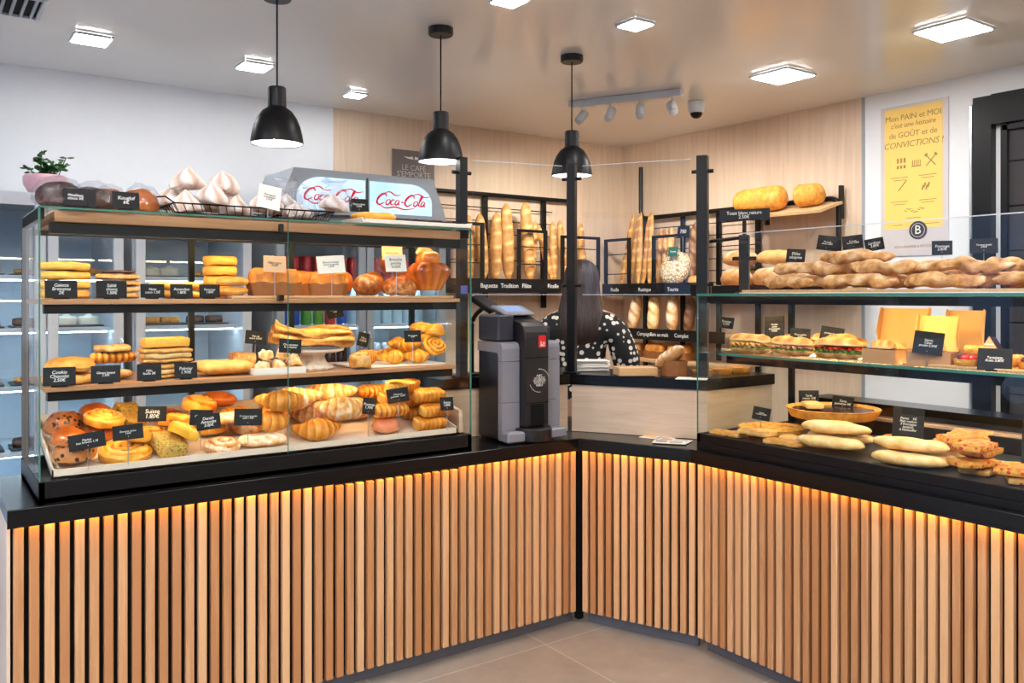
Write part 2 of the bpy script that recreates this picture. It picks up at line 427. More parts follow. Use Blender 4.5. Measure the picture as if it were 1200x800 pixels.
struct(G().box(((XW+XB1)/2+.06, YB1+.06, CEIL/2), (XB1-XW+.12, .12, CEIL)).build('wall_back_oak', 'oak', smooth=False))
YO = atX(1012, XB1)
struct(G().box((XB1+.06, (YO+YB1)/2, CEIL/2), (.12, YB1-YO, CEIL)).build('wall_side_oak', 'oak', smooth=False))
struct(G().box((XB1+.06, (YB0+YO)/2, CEIL/2), (.12, YO-YB0, CEIL)).build('wall_side', 'white', smooth=False))
struct(G().box((XB1-.003, YO, CEIL/2), (.006, .02, CEIL)).build('trim_1', 'greymetal', smooth=False))
struct(G().box(((XB0+XB1)/2, YB0-.06, CEIL/2), (XB1-XB0, .12, CEIL)).build('wall_entrance', 'entrance', smooth=False))
# shop window in the wall that faces the side counter
WY0, WY1, WZ0, WZ1 = -1.9, 4.75, .35, 2.5
w = G(); xw = XB0-.06
w.box((xw, (YB0+WY0)/2, CEIL/2), (.12, WY0-YB0, CEIL)); w.box((xw, (WY1+YB1)/2, CEIL/2), (.12, YB1-WY1, CEIL))
w.box((xw, (WY0+WY1)/2, WZ0/2), (.12, WY1-WY0, WZ0)); w.box((xw, (WY0+WY1)/2, (WZ1+CEIL)/2), (.12, WY1-WY0, CEIL-WZ1))
struct(w.build('wall_street', 'white', smooth=False))
w = G()
for k in range(5): w.box((xw, WY0+(WY1-WY0)*k/4, (WZ0+WZ1)/2), (.07, .07, WZ1-WZ0))
for z in (WZ0+.03, WZ1-.03): w.box((xw, (WY0+WY1)/2, z), (.07, WY1-WY0, .07))
wf = struct(w.build('window_1', 'black', smooth=False))
for k in range(4):
    y0 = WY0+(WY1-WY0)*k/4+.035; y1 = WY0+(WY1-WY0)*(k+1)/4-.035
    G().box((xw, (y0+y1)/2, (WZ0+WZ1)/2), (.012, y1-y0, WZ1-WZ0-.13)).build('window_pane', 'glass', wf, smooth=False)
# street beyond the shop window
def facademat():
    m, nt, out = newmat('street_facade'); b = principled(nt, out, rgb(120, 150, 190), .8)
    v = objvec(nt, vary=False); nz = N(nt, 'ShaderNodeTexNoise', i_Scale=.8, i_Detail=5.0); LK(nt, v, nz.inputs['Vector'])
    LK(nt, ramp(nt, nz.outputs[0], [(.3, rgb(118, 134, 156)), (.7, rgb(160, 176, 196))]), b.inputs['Base Color']); return m
M['facade'] = facademat()
M['asphalt'] = plain('asphalt', rgb(88, 92, 98), .8, vary=.15, scale=40)
struct(G().box((-10, 3, -.12), (14.6, 26, .2)).build('street_pavement', 'asphalt', smooth=False))
fa = struct(G().box((-14.5, 3, 3.2), (1.2, 24, 6.4)).build('street_wall', 'facade', smooth=False))
for k in range(9):
    for zz in (1.5, 4.4):
        fr = G().box((-13.88, -7+k*2.5, zz), (.08, 1.3, 1.9), .01).build('window_frame', 'blackmatte', fa, smooth=False)
        G().box((-13.82, -7+k*2.5, zz), (.05, 1.14, 1.74)).build('window_pane', 'doorglass', fr, smooth=False)
# a car at the kerb
def car(loc, rz):
    t = thing('parked_car', 'dark blue car parked in the street outside the shop window', 'car', loc, rz)
    prof = [(-2.1, .3), (-2.12, .75), (-1.9, .92), (-1.45, .98), (-.95, 1.4), (-.2, 1.47), (.6, 1.42), (1.2, 1.0), (1.9, .86), (2.1, .66), (2.1, .3)]
    g = G().extrude(prof, -.82, .82, 'y')
    g.v = [(x, y*(1 if z < 1.0 else .82), z) for x, y, z in g.v]
    M['carpaint'] = plain('car_paint', rgb(40, 62, 96), .2, .2, coat=.6)
    g.build('body', 'carpaint', t)
    for s in (-1, 1):
        q = G().extrude([(-1.3, 1.0), (-.9, 1.34), (-.2, 1.4), (.55, 1.36), (1.05, 1.02)], s*.80-.012, s*.80+.012, 'y')
        q.v = [(x, y*(1 if z < 1.0 else .86), z) for x, y, z in q.v]; q.build('side_glass', 'black', t)
    for x in (-1.3, 1.35):
        for s in (-1, 1):
            wl = G().lathe([(.1, -.1), (.3, -.1), (.33, -.06), (.33, .06), (.3, .1), (.1, .1)], 24).build('wheel', 'blackmatte', t, loc=(x, s*.78, .33), rot=(PI/2, 0, 0))
            G().lathe([(.02, -.11), (.19, -.11), (.19, .11), (.02, .11)], 16).build('rim', 'chrome', wl)
    return t
car((-7.2, 3.9, -.02), PI/2)
# black framed doorway beside the poster
YD = atX(1146, XB1)
dr = G()
dr.box((XB1-.03, YD-.05, 1.34), (.06, .10, 2.68)); dr.box((XB1-.03, YD-.85, 2.60), (.06, 1.5, .17)); dr.box((XB1-.03, YD-1.6, 1.34), (.06, .10, 2.68))
dr.box((XB1-.02, YD-.16, 1.26), (.04, .035, 2.5)); dr.box((XB1-.02, YD-.85, 2.49), (.04, 1.4, .03))
dr = struct(dr.build('door_1', 'black', smooth=False))
M['darkglass'] = plain('dark_glass', rgb(64, 62, 64), .08, vary=.04)
dg_ = G().box((XB1-.008, YD-.86, 1.25), (.012, 1.38, 2.46)).build('door_pane', 'darkglass', dr, smooth=False)
g = G()
for z in (.6, 1.0, 1.4, 1.8, 2.05, 2.3): g.box((XB1-.0155, YD-.86, z), (.003, 1.38, .008))
g.build('pane_joint', 'blackmatte', dr, smooth=False)
struct(G().box((XB1-.012, YD+.03, 1.35), (.024, .02, 2.6), .004).build('trim_2', 'chrome', smooth=False))
struct(G().box(((XB0+XB1)/2, YB1-.006, .05), (XB1-XB0, .012, .1)).build('baseboard_back', 'greymetal', smooth=False))
# ---------------------------------------------------------------- lamps in the ceiling
def panel(px, py, s, label, group='square ceiling lights'):
    p = atZ(px, py, CEIL) if py is not None else Vector((px[0], px[1], CEIL))
    t = thing('ceiling_light', label, 'light', (p.x, p.y, CEIL-.001), 0, group)
    f = G(); w = .012; z = -.007
    for k in (-1, 1):
        f.box((k*(s/2), 0, z), (w, s+w, .014), .003); f.box((0, k*(s/2), z), (s-w, w, .014), .003)
    f.build('frame', 'steelwhite', t, smooth=False)
    G().box((0, 0, -.0100), (s-w, s-w, .0150)).build('diffuser', 'led', t, smooth=False)
    return t
panel(107, 44, .165, 'square ceiling light nearest the slotted air vent')
panel(298, 76, .160, 'square ceiling light just behind the cable of the lamp over the meringues')
panel(416, 109.5, .115, 'small square ceiling light close to where white wall meets oak wall')
panel(744.5, 26.5, .125, 'small square ceiling light ahead of the white spotlight rail')
panel(917, 87, .255, 'large square ceiling light between the dome camera and the white wall')
panel(1117, 33, .255, 'large square ceiling light in front of the yellow poster')
panel(597, -2, .125, 'small square ceiling light cut by the top edge of the picture, between two pendants')
for (x, y) in ((-.9, .9), (.6, -.6), (1.9, .7), (2.3, -1.2), (-1.2, -1.4), (.4, 1.7), (-1.0, 2.6), (3.9, .2)):
    panel((x, y), None, .36, 'square ceiling light over the customer floor, out of the picture', 'ceiling lights over the shop floor')
# pendants
def pendant(X, Y, label, z0=2.187):
    t = thing('pendant_lamp', label, 'lamp', (X, Y, z0), 0, 'black pendant lamps over the counter')
    out = [(.108, .0), (.1085, .012), (.104, .04), (.096, .075), (.082, .11), (.062, .138), (.042, .152), (.038, .156), (.038, .235), (.034, .24)]
    inn = [(.030, .236), (.034, .15), (.056, .134), (.078, .105), (.092, .072), (.100, .04), (.105, .004)]
    G().lathe(out, 40, cap0=False, cap1=True).build('lamp_shade', 'black', t)
    G().lathe(list(reversed(inn)), 40, cap0=False, cap1=True).build('shade_lining', 'white', t)
    G().lathe([(.008, .015), (.03, .03), (.042, .055), (.036, .09), (.02, .12), (.016, .15)], 20).build('bulb', 'bulb', t)
    G().tube([(0, 0, .235), (0, 0, CEIL-z0-.03)], .0035, 6).build('cord', 'blackmatte', t)
    G().lathe([(.056, -.036), (.06, -.03), (.06, -.001)], 28, (0, 0, CEIL-z0)).build('ceiling_rose', 'black', t)
    return t
pendant(1.25, 3.48, 'black bell pendant lamp hanging over the meringues')
pendant(2.06, 3.50, 'black bell pendant lamp in front of the grey slogan plaque')
pendant(2.87, 3.50, 'black bell pendant lamp below the spotlight rail')
# spotlight rail
a, b = atZ(668, 119, CEIL), atZ(800, 104, CEIL); mid = (a+b)/2; ln = (b-a).length; ang = math.atan2(b.y-a.y, b.x-a.x)
rail = thing('spotlight_rail', 'white ceiling rail carrying four small spotlights', 'light fitting', (mid.x, mid.y, CEIL-.001), ang)
G().box((0, 0, -.022), (ln, .06, .044), .006).build('rail_body', 'steelwhite', rail, smooth=False)
for i, u in enumerate((-.40, -.13, .14, .42)):
    x = ln*u*.98
    G().tube([(x, 0, -.044), (x, 0, -.085)], .006, 8).build('arm', 'chrome', rail)
    hd = G().lathe([(.012, -.05), (.026, -.045), (.03, -.02), (.03, .04), (.027, .045), (.024, .035)], 20, cap1=True).build('spot_head', 'steelwhite', rail, loc=(x, 0, -.112), rot=(R(-35), R(25-18*i), 0))
    G().lathe([(.001, .037), (.023, .039), (.018, .046), (.001, .047)], 16, cap0=False).build('bronze_lens', plain('bronze_reflector', rgb(190, 130, 70), .25, .8), hd)
cp = atZ(816, 119, CEIL)
dc = thing('ceiling_dome_camera', 'white dome security camera on the ceiling beside the spotlight rail', 'camera', (cp.x, cp.y, CEIL-.001))
G().lathe([(.045, -.075), (.052, -.06), (.055, -.02), (.055, 0)], 28).build('housing', 'steelwhite', dc)
G().lathe([(.004, -.112), (.022, -.107), (.035, -.094), (.041, -.0755)], 24).build('dark_dome', 'black', dc)
vp = atZ(6, 2, CEIL)
vt = thing('air_vent', 'slotted grey air vent in the ceiling', 'vent', (vp.x-.05, vp.y, CEIL-.001))
g = G()
for k in (-1, 1): g.box((k*.19, 0, -.008), (.02, .32, .016), .003); g.box((0, k*.15, -.008), (.36, .02, .016), .003)
g.build('frame', 'steelwhite', vt, smooth=False)
G().box((0, 0, -.003), (.36, .28, .004)).build('backing', 'blackmatte', vt, smooth=False)
g = G()
for k in range(9): g.box((-.16+k*.04, 0, -.010), (.012, .28, .010))
g.build('slat', 'greymetal', vt, smooth=False)
# ================================================================ counter
CTZ = .885; SLB = .838; SLT = .826
AX, AY = 2.53, 3.03; BX, BY = 2.74, 2.535; YEND = -.5; XL = .235
wt = G().prism([(XL, AY), (AX, AY), (BX, BY), (BX, YEND), (3.62, YEND), (3.62, 2.95), (3.30, 3.0), (2.95, 3.62), (XL, 3.62)], SLB, CTZ).build('worktop', 'granite', smooth=False)
tag(wt, 'black stone worktop running along the whole slatted counter', 'worktop')
G().prism([(XL, AY), (AX+.002, AY), (BX, BY), (BX, YEND), (BX+.006, YEND), (BX+.006, BY+.002), (AX+.005, AY+.006), (XL, AY+.006)], SLB-.011, SLB+.001).build('front_lip', 'granite', wt, smooth=False)
bv = wt.modifiers.new('b', 'BEVEL'); bv.width = .003; bv.segments = 2; bv.limit_method = 'ANGLE'
M['plinth'] = plain('steel_plinth', rgb(112, 116, 126), .4, .3, vary=.06)
def counter(p0, p1, n, label, splits=None, ends=(0, 0), low=None):
    p0, p1 = Vector((*p0, 0)), Vector((*p1, 0)); d = (p1-p0); L = d.length; rz = math.atan2(d.y, d.x)
    t = thing('slatted_counter', label, 'counter', p0, rz, 'slatted oak counter bases')
    # local x along the front, +y into the counter, slat faces at y = .028
    pit = L/n
    splits = splits or [(0, n, SLT)]
    for a, b, top in splits:
        g = G()
        for k in range(a, b):
            g.box(((k+.5)*pit, .028+.012, (top+.067)/2), (pit*.66, .024, top-.067), .0025, tone=random.uniform(.15, .85))
        g.build('slat_panel', 'slat', t, smooth=False)
    G().box((L/2+(ends[1]-ends[0])/2, .058, .448), (L+ends[0]+ends[1], .012, .762)).build('backing_board', 'blackmatte', t, smooth=False)
    G().box((L/2+(ends[1]-ends[0])*1.4, .10, .034), (L-.02+(ends[0]+ends[1])*1.4, .02, .066)).build('plinth', 'plinth', t, smooth=False)
    G().box((L/2, .011, SLB-.004), (L-.03, .008, .007)).build('light_strip', 'amber', t, smooth=False)
    return t
n1 = 53
counter((XL+.012, AY+.004), (AX+.014, AY+.004), n1, 'slatted oak counter base under the tall pastry case', [(0, 25, SLT), (25, 38, SLT-.014), (38, n1, SLT)], ends=(0, .014))
dm = Vector((BX-AX, BY-AY)).normalized()
counter((AX+.004-dm.x*.010, AY-dm.y*.010), (BX+.004+dm.x*.012, BY+dm.y*.012), 14, 'short angled slatted oak counter base between the two long ones', ends=(.0, .0))
post_ = G().box((2.567, 3.078, .425), (.03, .03, .80)).build('corner_post', 'blackmatte', smooth=False); tag(post_, 'black post filling the inner corner of the slatted counter', 'post'); post_.location.z = .001
counter((BX+.004, BY-.004), (BX+.004, YEND+.1), 72, 'slatted oak counter base under the low savoury case')
pe = tag(G().box((XL+.006, (AY+.035+3.6)/2, .418), (.010, 3.6-AY-.04, .836)).build('counter_end_panel', 'oak', smooth=False), 'flat oak end panel closing the counter below the tall pastry case', 'panel')
# ================================================================ raised ledge behind the till and screens
LZ = 1.165
LA, LB, LC = (2.62, 3.21), (2.97, 2.64), (3.45, 2.64)
lg = thing('raised_ledge', 'black topped oak ledge standing on the worktop behind the payment machine', 'ledge', (2.6, 3.2, CTZ))
def lw(p): return (p[0]-2.6, p[1]-3.2)
G().prism([lw(p) for p in ((1.965, 3.335), (2.505, 3.335), (2.505, 3.226), LA, LB, LC, (3.45, 2.93), (3.22, 2.93), (2.92, 3.42), (2.8, 3.58), (1.965, 3.58))], LZ-.05-CTZ, LZ-CTZ).build('ledge_top', 'granite', lg, smooth=False)
def wallseg(p, q, th=.018, ins=.012):
    p, q = Vector(lw(p)), Vector(lw(q)); d = (q-p).normalized(); nrm = Vector((-d.y, d.x))
    a, b = p+nrm*ins, q+nrm*ins
    return [(a.x, a.y), (b.x, b.y), ((b+nrm*th).x, (b+nrm*th).y), ((a+nrm*th).x, (a+nrm*th).y)]
for p, q in (((1.965, 3.335), (2.505, 3.335)), ((2.505, 3.226), LA), (LA, LB), (LB, LC)):
    d = (Vector(q)-Vector(p)); L = d.length; n = Vector((-d.y, d.x)).normalized(); m = Vector(lw(p))+d/2+n*.02
    G().box((0, 0, 0), (L-.012, .018, LZ-.052-CTZ)).build('riser_panel', 'oakh', lg, smooth=False, loc=(m.x, m.y, (LZ-.05-CTZ)/2+.001), rot=(0, 0, math.atan2(d.y, d.x)))
# posts and glass screens on the ledge
P1, P2, P3, P4 = (atY(541, 3.385), 3.385), (2.665, 3.25), (3.0, 2.70), (2.93, 2.40)
def post(p, z0, z1, label, w=.042):
    t = thing('screen_post', label, 'post', (*p, z0), math.atan2(P3[1]-P2[1], P3[0]-P2[0]) if p != P1 else 0, 'black screen posts')
    G().box((0, 0, (z1-z0)/2), (w, w, z1-z0), .002).build('upright', 'black', t, smooth=False)
    G().box((0, 0, .004), (w+.03, w+.03, .008), .002).build('foot', 'black', t, smooth=False)
    for z in ((z1-z0)*.93, 1.60-z0) if z0 < 1.3 else ((z1-z0)*.6,):
        if 0 < z: G().tube([(-.05, 0, z), (.05, 0, z)], .009, 10).build('clamp', 'black', t)
    return t
post(P1, LZ, 2.2, 'tall black square post rising behind the end of the tall pastry case')
post(P2, LZ, 2.2, 'tall black square post in the middle, in front of the person')
post(P3, LZ, 2.2, 'tall black square post where the ledge meets the low savoury case', .05)
def pane(p, q, z0, z1, label, th=.006, name='glass_screen'):
    p, q = Vector(p), Vector(q); d = q-p
    t = thing(name, label, 'glass screen', ((p.x+q.x)/2, (p.y+q.y)/2, z0), math.atan2(d.y, d.x), 'clear glass screens')
    G().box((0, 0, (z1-z0)/2), (d.length, th, z1-z0-.006)).build('pane', 'glass', t, smooth=False)
    for z in (.0015, z1-z0-.0015): G().box((0, 0, z), (d.length, th, .003)).build('polished_edge', 'steelwhite', t, smooth=False)
    return t
def inset(p, q, k):
    p, q = Vector(p), Vector(q); d = (q-p).normalized(); return tuple(p+d*k), tuple(q-d*k)
a, b = inset(P1, P2, .054); pane(a, b, 1.552, 2.19, 'hanging glass screen between the first and the middle black post')
a, b = inset(P2, P3, .056); pane(a, b, 1.552, 2.19, 'hanging glass screen between the middle post and the savoury case post')
# ---------------------------------------------------------------- display cases
def slab_shelf(t, x0, x1, y0, y1, z, mat='shelfwood', thick=.016, rail=.03, name='shelf'):
    s = G().box(((x0+x1)/2, (y0+y1)/2, z-thick/2), (x1-x0, y1-y0, thick), .002).build(name, mat, t, smooth=False)
    G().box(((x0+x1)/2, y0+.035, z-thick-rail/2-.001), (x1-x0-.02, .04, rail)).build('shelf_rail', 'black', s, smooth=False)
    G().box(((x0+x1)/2, y0+.065, z-thick-.006), (x1-x0-.08, .010, .008)).build('shelf_light', 'caseled', s, smooth=False)
    return s
C0 = Vector((.322, 3.05, CTZ)); CX1, CY1, CZ1 = 1.948, 3.575, 1.832
case = thing('pastry_case', 'tall glass pastry case with oak shelves on the black worktop', 'display case', C0)
W, D, H = CX1-C0.x, CY1-C0.y, CZ1-CTZ
b = G(); b.box((W/2, D/2, .010), (W, D, .018)); b.box((W/2, .009, .036), (W, .018, .070), .002); b.box((.009, D/2, .036), (.018, D, .070)); b.box((W-.009, D/2, .036), (W, .018, .070)) if 0 else None
b.box((W-.009, D/2, .036), (.018, D, .070)); b.box((W/2, D-.009, .036), (W, .018, .070)); b.build('plinth_frame', 'black', case, smooth=False)
seam = atY(337.5, 3.054)-C0.x
for x0, x1 in ((.001, seam-.0015), (seam+.0015, W-.001)):
    G().box(((x0+x1)/2, .004, (.074+H)/2), (x1-x0, .006, H-.076)).build('front_pane', 'glass', case, smooth=False)
for x in (.004, W-.004):
    G().box((x, D/2, (.074+H)/2), (.006, D-.02, H-.076)).build('side_pane', 'glass', case, smooth=False)
e = G()
for x in (.003, W-.003): e.box((x, .004, (.074+H)/2), (.0045, .0075, H-.074))
e.box((seam, .004, (.074+H)/2), (.0012, .007, H-.074))
e.box((W/2, .003, H-.001), (W, .006, .005)); e.box((.003, D/2, H-.001), (.006, D, .005)); e.box((W-.003, D/2, H-.001), (.006, D, .005))
e.build('glass_edge', 'edge', case, smooth=False)
G().box((W/2, D/2, H+.001), (W-.012, D-.012, .008)).build('top_pane', 'glass', case, smooth=False)
top = G().box((W/2+.012, D/2+.02, H-.024), (W-.075, D-.06, .036), .002).build('top_board', 'shelfwood', case, smooth=False)
G().box((W/2+.01, .085, H-.061), (W-.06, .05, .036)).build('light_housing', 'black', top, smooth=False)
G().box((W/2, .122, H-.050), (W-.1, .012, .010)).build('shelf_light', 'caseled', top, smooth=False)
bk = G()
for x in (.012, .60, 1.02, W-.012): bk.box((x, D-.012, (H+.07)/2-.02), (.022, .022, H-.10))
bk.box((.010, D/2, H-.020), (.018, D-.04, .036)); bk.box((W-.010, D/2, H-.020), (.018, D-.04, .036)); bk.box((W/2, D-.012, H-.05), (W-.03, .02, .02))
bk.build('rear_frame', 'black', case, smooth=False)
S1, S2, S0 = 1.252, 1.537, .972
slab_shelf(case, .022, W-.05, .045, D-.03, S1-CTZ)
slab_shelf(case, .012, W-.03, .045, D-.03, S2-CTZ)
for sx in (seam-.02,): G().box((sx, .028, S2-CTZ+.004), (.02, .03, .022), .002).build('glass_clip', 'black', case, smooth=False)
G().box((seam-.02, .022, H-.03), (.016, .02, .03), .002).build('glass_clip', 'black', case, smooth=False)
ep = G().extrude([(.05, .075), (D-.03, .075), (D-.03, 1.125-CTZ), (.05, 1.055-CTZ)], W-.032, W-.016, 'x').build('end_panel', 'oakh', case, smooth=False)
M['bluesticker'] = plain('blue_sticker', rgb(96, 120, 214), .5)
st_ = G().box((W-.0005, .06, 1.575-CTZ), (.0015, .055, .035)).build('sticker', 'bluesticker', case, smooth=False)
put('lettering', text_mesh('ICI\nCB OK', .014, 'ink', shear=0), st_, (W+.0006, .06, 1.575-CTZ), (PI/2, 0, PI/2))
# sloping tray in the bottom of the case
TS = .23
def trayz(Y): return .968+TS*(Y-3.08)
ty0, ty1 = 3.071, 3.52
tr = thing('pastry_tray', 'long white sloping tray in the bottom of the tall pastry case', 'tray', (C0.x+.04, ty0, 0))
tw = W-.10; dy = ty1-ty0
G().extrude([(0, trayz(ty0)-.008), (dy, trayz(ty1)-.008), (dy, trayz(ty1)), (0, trayz(ty0))], 0, tw, 'x').build('tray_floor', 'tray', tr, smooth=False)
lp = G(); lp.extrude([(0, trayz(ty0)-.008), (.006, trayz(ty0)-.006), (.006, trayz(ty0)+.022), (0, trayz(ty0)+.022)], 0, tw, 'x')
lp.extrude([(dy-.006, trayz(ty1)-.008), (dy, trayz(ty1)-.008), (dy, trayz(ty1)+.045), (dy-.006, trayz(ty1)+.045)], 0, tw, 'x')
for x in (0, tw-.005): lp.extrude([(0, trayz(ty0)-.008), (dy, trayz(ty1)-.008), (dy, trayz(ty1)+.04), (0, trayz(ty0)+.024)], x, x+.005, 'x')
lp.build('tray_rim', 'tray', tr, smooth=False)
lgs = G().box((tw/2, dy-.05, (trayz(ty1-.05)-.01+.904)/2), (tw-.2, .02, trayz(ty1-.05)-.0105-.904)).build('tray_support', 'black', tr, smooth=False)
# low savoury case
D0 = Vector((2.775, 2.53, CTZ)); DX1, DY1 = 3.40, -.35
sc = thing('savoury_case', 'low glass savoury case on the worktop beside the doorway wall', 'display case', (D0.x, D0.y, CTZ))
SW, SD, SH = D0.y-DY1, DX1-D0.x, 1.548-CTZ      # local: x = world X, y = -(world Y)
def sb(x0, x1, y0, y1, z0, z1, bv=0): return ((x0+x1)/2, -(y0+y1)/2, (z0+z1)/2), (x1-x0, y1-y0, z1-z0), bv
b = G(); b.box(*sb(0, SD, 0, SW, .001, .03)); b.box(*sb(0, .018, 0, SW, .03, .068, .002)); b.box(*sb(0, SD, 0, .018, .03, .068)); b.box(*sb(SD-.02, SD, .02, SW, .03, .125))
b.build('plinth_frame', 'black', sc, smooth=False)
G().box(*sb(.02, SD-.022, .02, SW, .031, .064)).build('deck', 'greytop', sc, smooth=False)
G().box(*sb(SD+.002, SD+.014, .02, SW, .002, .135)).build('rear_panel', 'oakh', sc, smooth=False)
G().box(*sb(.001, .007, .003, SW, .070, SH)).build('front_pane', 'glass', sc, smooth=False)
G().box(*sb(.01, SD-.01, .001, .007, .070, SH)).build('side_pane', 'glass', sc, smooth=False)
G().box(*sb(.0, SD, .0, SW, SH, SH+.009)).build('top_pane', 'glass', sc, smooth=False)
e = G(); e.box(*sb(-.001, .003, 0, SW, SH-.001, SH+.010)); e.box(*sb(0, SD, -.002, .002, SH-.001, SH+.010)); e.box(*sb(.001, .006, -.001, .003, .07, SH))
e.build('glass_edge', 'edge', sc, smooth=False)
ms = G().box(*sb(.07, SD-.05, .06, SW, 1.30-CTZ-.008, 1.30-CTZ)).build('shelf', 'glass', sc, smooth=False)
e = G(); e.box(*sb(.068, .072, .06, SW, 1.30-CTZ-.009, 1.30-CTZ+.0005)); e.build('shelf_edge', 'edge', ms, smooth=False)
g = G(); g.box(*sb(.12, .16, .06, SW, 1.30-CTZ-.045, 1.30-CTZ-.009)); g.box(*sb(SD-.10, SD-.06, .06, SW, 1.30-CTZ-.045, 1.30-CTZ-.009))
for k in range(5): g.box(*sb(.12, SD-.06, .07+k*.6, .09+k*.6, 1.30-CTZ-.030, 1.30-CTZ-.0095))
g.build('shelf_rail', 'black', ms, smooth=False)
G().box(*sb(.162, .172, .1, SW, 1.30-CTZ-.022, 1.30-CTZ-.012)).build('shelf_light', 'caseled', ms, smooth=False)
G().box(*sb(SD-.115, SD-.105, .1, SW, 1.30-CTZ-.022, 1.30-CTZ-.012)).build('shelf_light', 'caseled', ms, smooth=False)  # extra strip along the rear rail, added to brighten the deck below
tp = G(); tp.box(*sb(.05, .09, .03, SW, SH-.034, SH-.002)); tp.box(*sb(SD-.05, SD-.02, .03, SW, SH-.03, SH-.002)); tp.box(*sb(.05, SD-.02, .012, .03, SH-.03, SH-.002))
tp = tp.build('top_rail', 'black', sc, smooth=False)
G().box(*sb(.092, .103, .1, SW, SH-.016, SH-.004)).build('shelf_light', 'caseled', tp, smooth=False)
pr = G()
for k in (.03, 1.45, 2.8): pr.box(*sb(SD-.035, SD-.012, k, k+.023, .06, SH-.002))
pr.build('rear_frame', 'black', sc, smooth=False)
bd = tag(G().box((3.10, 1.20, 1.5655), (.50, 2.30, .014), .002).build('bread_board', 'board', smooth=False), 'long pale board on top of the savoury case under the twisted breads', 'board')
post(P4, 1.558, 1.81, 'short black post on top of the savoury case')
pane((2.84, 2.35), (2.84, -.3), 1.5585, 1.812, 'glass guard along the top of the savoury case')
rb = tag(G().tube([(P3[0]+.02, P3[1]-.03, 1.80), (P4[0], P4[1]+.03, 1.80)], .008, 8).build('guard_rail', 'black'), 'thin black bar linking the tall and the short post', 'rail')
bs = thing('back_shelf', 'black topped oak shelf behind the savoury case', 'shelf', (3.53, 1.0, CTZ))
G().box((0, 0, .165), (.17, 2.9, .05), .002).build('shelf_top', 'granite', bs, smooth=False)
G().box((-.06, 0, .07), (.02, 2.86, .138)).build('front_panel', 'oakh', bs, smooth=False)
G().box((.06, 0, .07), (.02, 2.86, .138)).build('rear_panel', 'black', bs, smooth=False)
# ================================================================ bakery shapes (base at z = 0, length along x)
def sup(u, p=2.5, e=.04):
    """0..1..0 end taper"""
    k = abs(2*u-1); return max(e, (1-k**p))**.5
def line(L, n, bend=0, rise=0):
    return [(L*(i/n-.5), bend*((2*i/n-1)**2), rise*((2*i/n-1)**2)) for i in range(n+1)]
def m_croissant(seed=0, L=.17, mat='crois', fat=1.0):
    rnd = random.Random(seed); n = 44; br = rnd.uniform(.035, .055); pts = []
    for i in range(n+1):
        u = i/n; x = L*(u-.5); pts.append((x, br*(2*u-1)**2, 0))
    k = 8
    def rad(u, a):
        w = (1-abs(2*u-1)**1.6); s = (abs(2*u-1)*k/2+.2) % 1.0
        r = (.009+.031*w)*(1+.16*(1-s))*fat
        return r*math.cos(a)*1.05, r*math.sin(a)*.92
    def tone(u, a):
        s = (abs(2*u-1)*k/2+.2) % 1.0
        return .25+.55*s-.15*math.sin(a)*.5
    return G().sweep(pts, 14, rad, tone).jitter(.004, 28, seed).ground().mesh('croissant', mat)
def m_almond(seed=0): 
    return m_croissant(seed, .185, 'sugar', 1.1)
def m_painchoc(seed=0, L=.135, W=.075, H=.052, mat='crois'):
    n = 26
    def rad(u, a):
        e = sup(u, 9, .10); c, s = math.cos(a), math.sin(a)
        q = (abs(c)**3+abs(s)**3)**(-1/3)
        gr = 1-.05*max(0, math.cos(u*2*PI*7))
        return W/2*q*c*e*gr, H/2*q*s*(.6+.4*e)*gr*(1+.12*math.cos(a*2))
    def tone(u, a): return .38+.3*math.cos(u*2*PI*7)*.5+(.35 if u < .06 or u > .94 else 0)+.12*math.sin(2*a)
    return G().sweep(line(L, n), 20, rad, tone).jitter(.005, 20, seed).ground().mesh('pain_au_chocolat', mat)
def m_suisse(seed=0, L=.15, W=.07, H=.05):
    n = 40
    def rad(u, a):
        e = sup(u, 6, .08); c, s = math.cos(a), math.sin(a); q = (abs(c)**2.6+abs(s)**2.6)**(-1/2.6)
        gr = 1-.13*max(0, math.cos(u*2*PI*8+.5*c))
        return W/2*q*c*e*gr, H/2*q*s*e*gr
    return G().sweep(line(L, n, .012), 18, rad, lambda u, a: .5-.45*max(0, math.cos(u*2*PI*8+.5*math.cos(a)))+.2*(math.sin(a) > .3)).jitter(.003, 20, seed).ground().mesh('striped_pastry', 'crois')
def m_turnover(seed=0, L=.155, mat='crois'):
    g = G(); n, m = 26, 9; vs, ts, fs = [], [], []
    for sgn in (1, -1):
        for i in range(n+1):
            a = PI*i/n
            for j in range(m):
                q = j/(m-1); r = q; x = L/2*math.cos(a)*r; y = L*.58*math.sin(a)*r-.2*L*.58
                edge = min(1, (1-q)*3.2)*min(1, math.sin(a)*r*3.0+.02)
                h = .004+.030*max(0, edge)**.6*(1 if sgn > 0 else .5)
                rib = .004*math.cos(j*2.1+a*9)*edge if sgn > 0 else 0
                vs.append((x, y, sgn*(h)+rib)); ts.append(.45+.3*math.cos(a*10)*edge+(.2 if q > .9 else 0))
    def id(s, i, j): return s*(n+1)*m+i*m+j
    for s in (0, 1):
        for i in range(n):
            for j in range(m-1): fs.append((id(s, i, j), id(s, i, j+1), id(s, i+1, j+1), id(s, i+1, j)))
    for i in range(n): fs.append((id(0, i, m-1), id(1, i, m-1), id(1, i+1, m-1), id(0, i+1, m-1)))
    for s, e in ((0, 0), (0, n)): 
        for j in range(m-1): fs.append((id(0, e, j), id(0, e, j+1), id(1, e, j+1), id(1, e, j)))
    g.add(vs, fs, ts)
    return g.jitter(.004, 24, seed).ground().mesh('apple_turnover', mat)
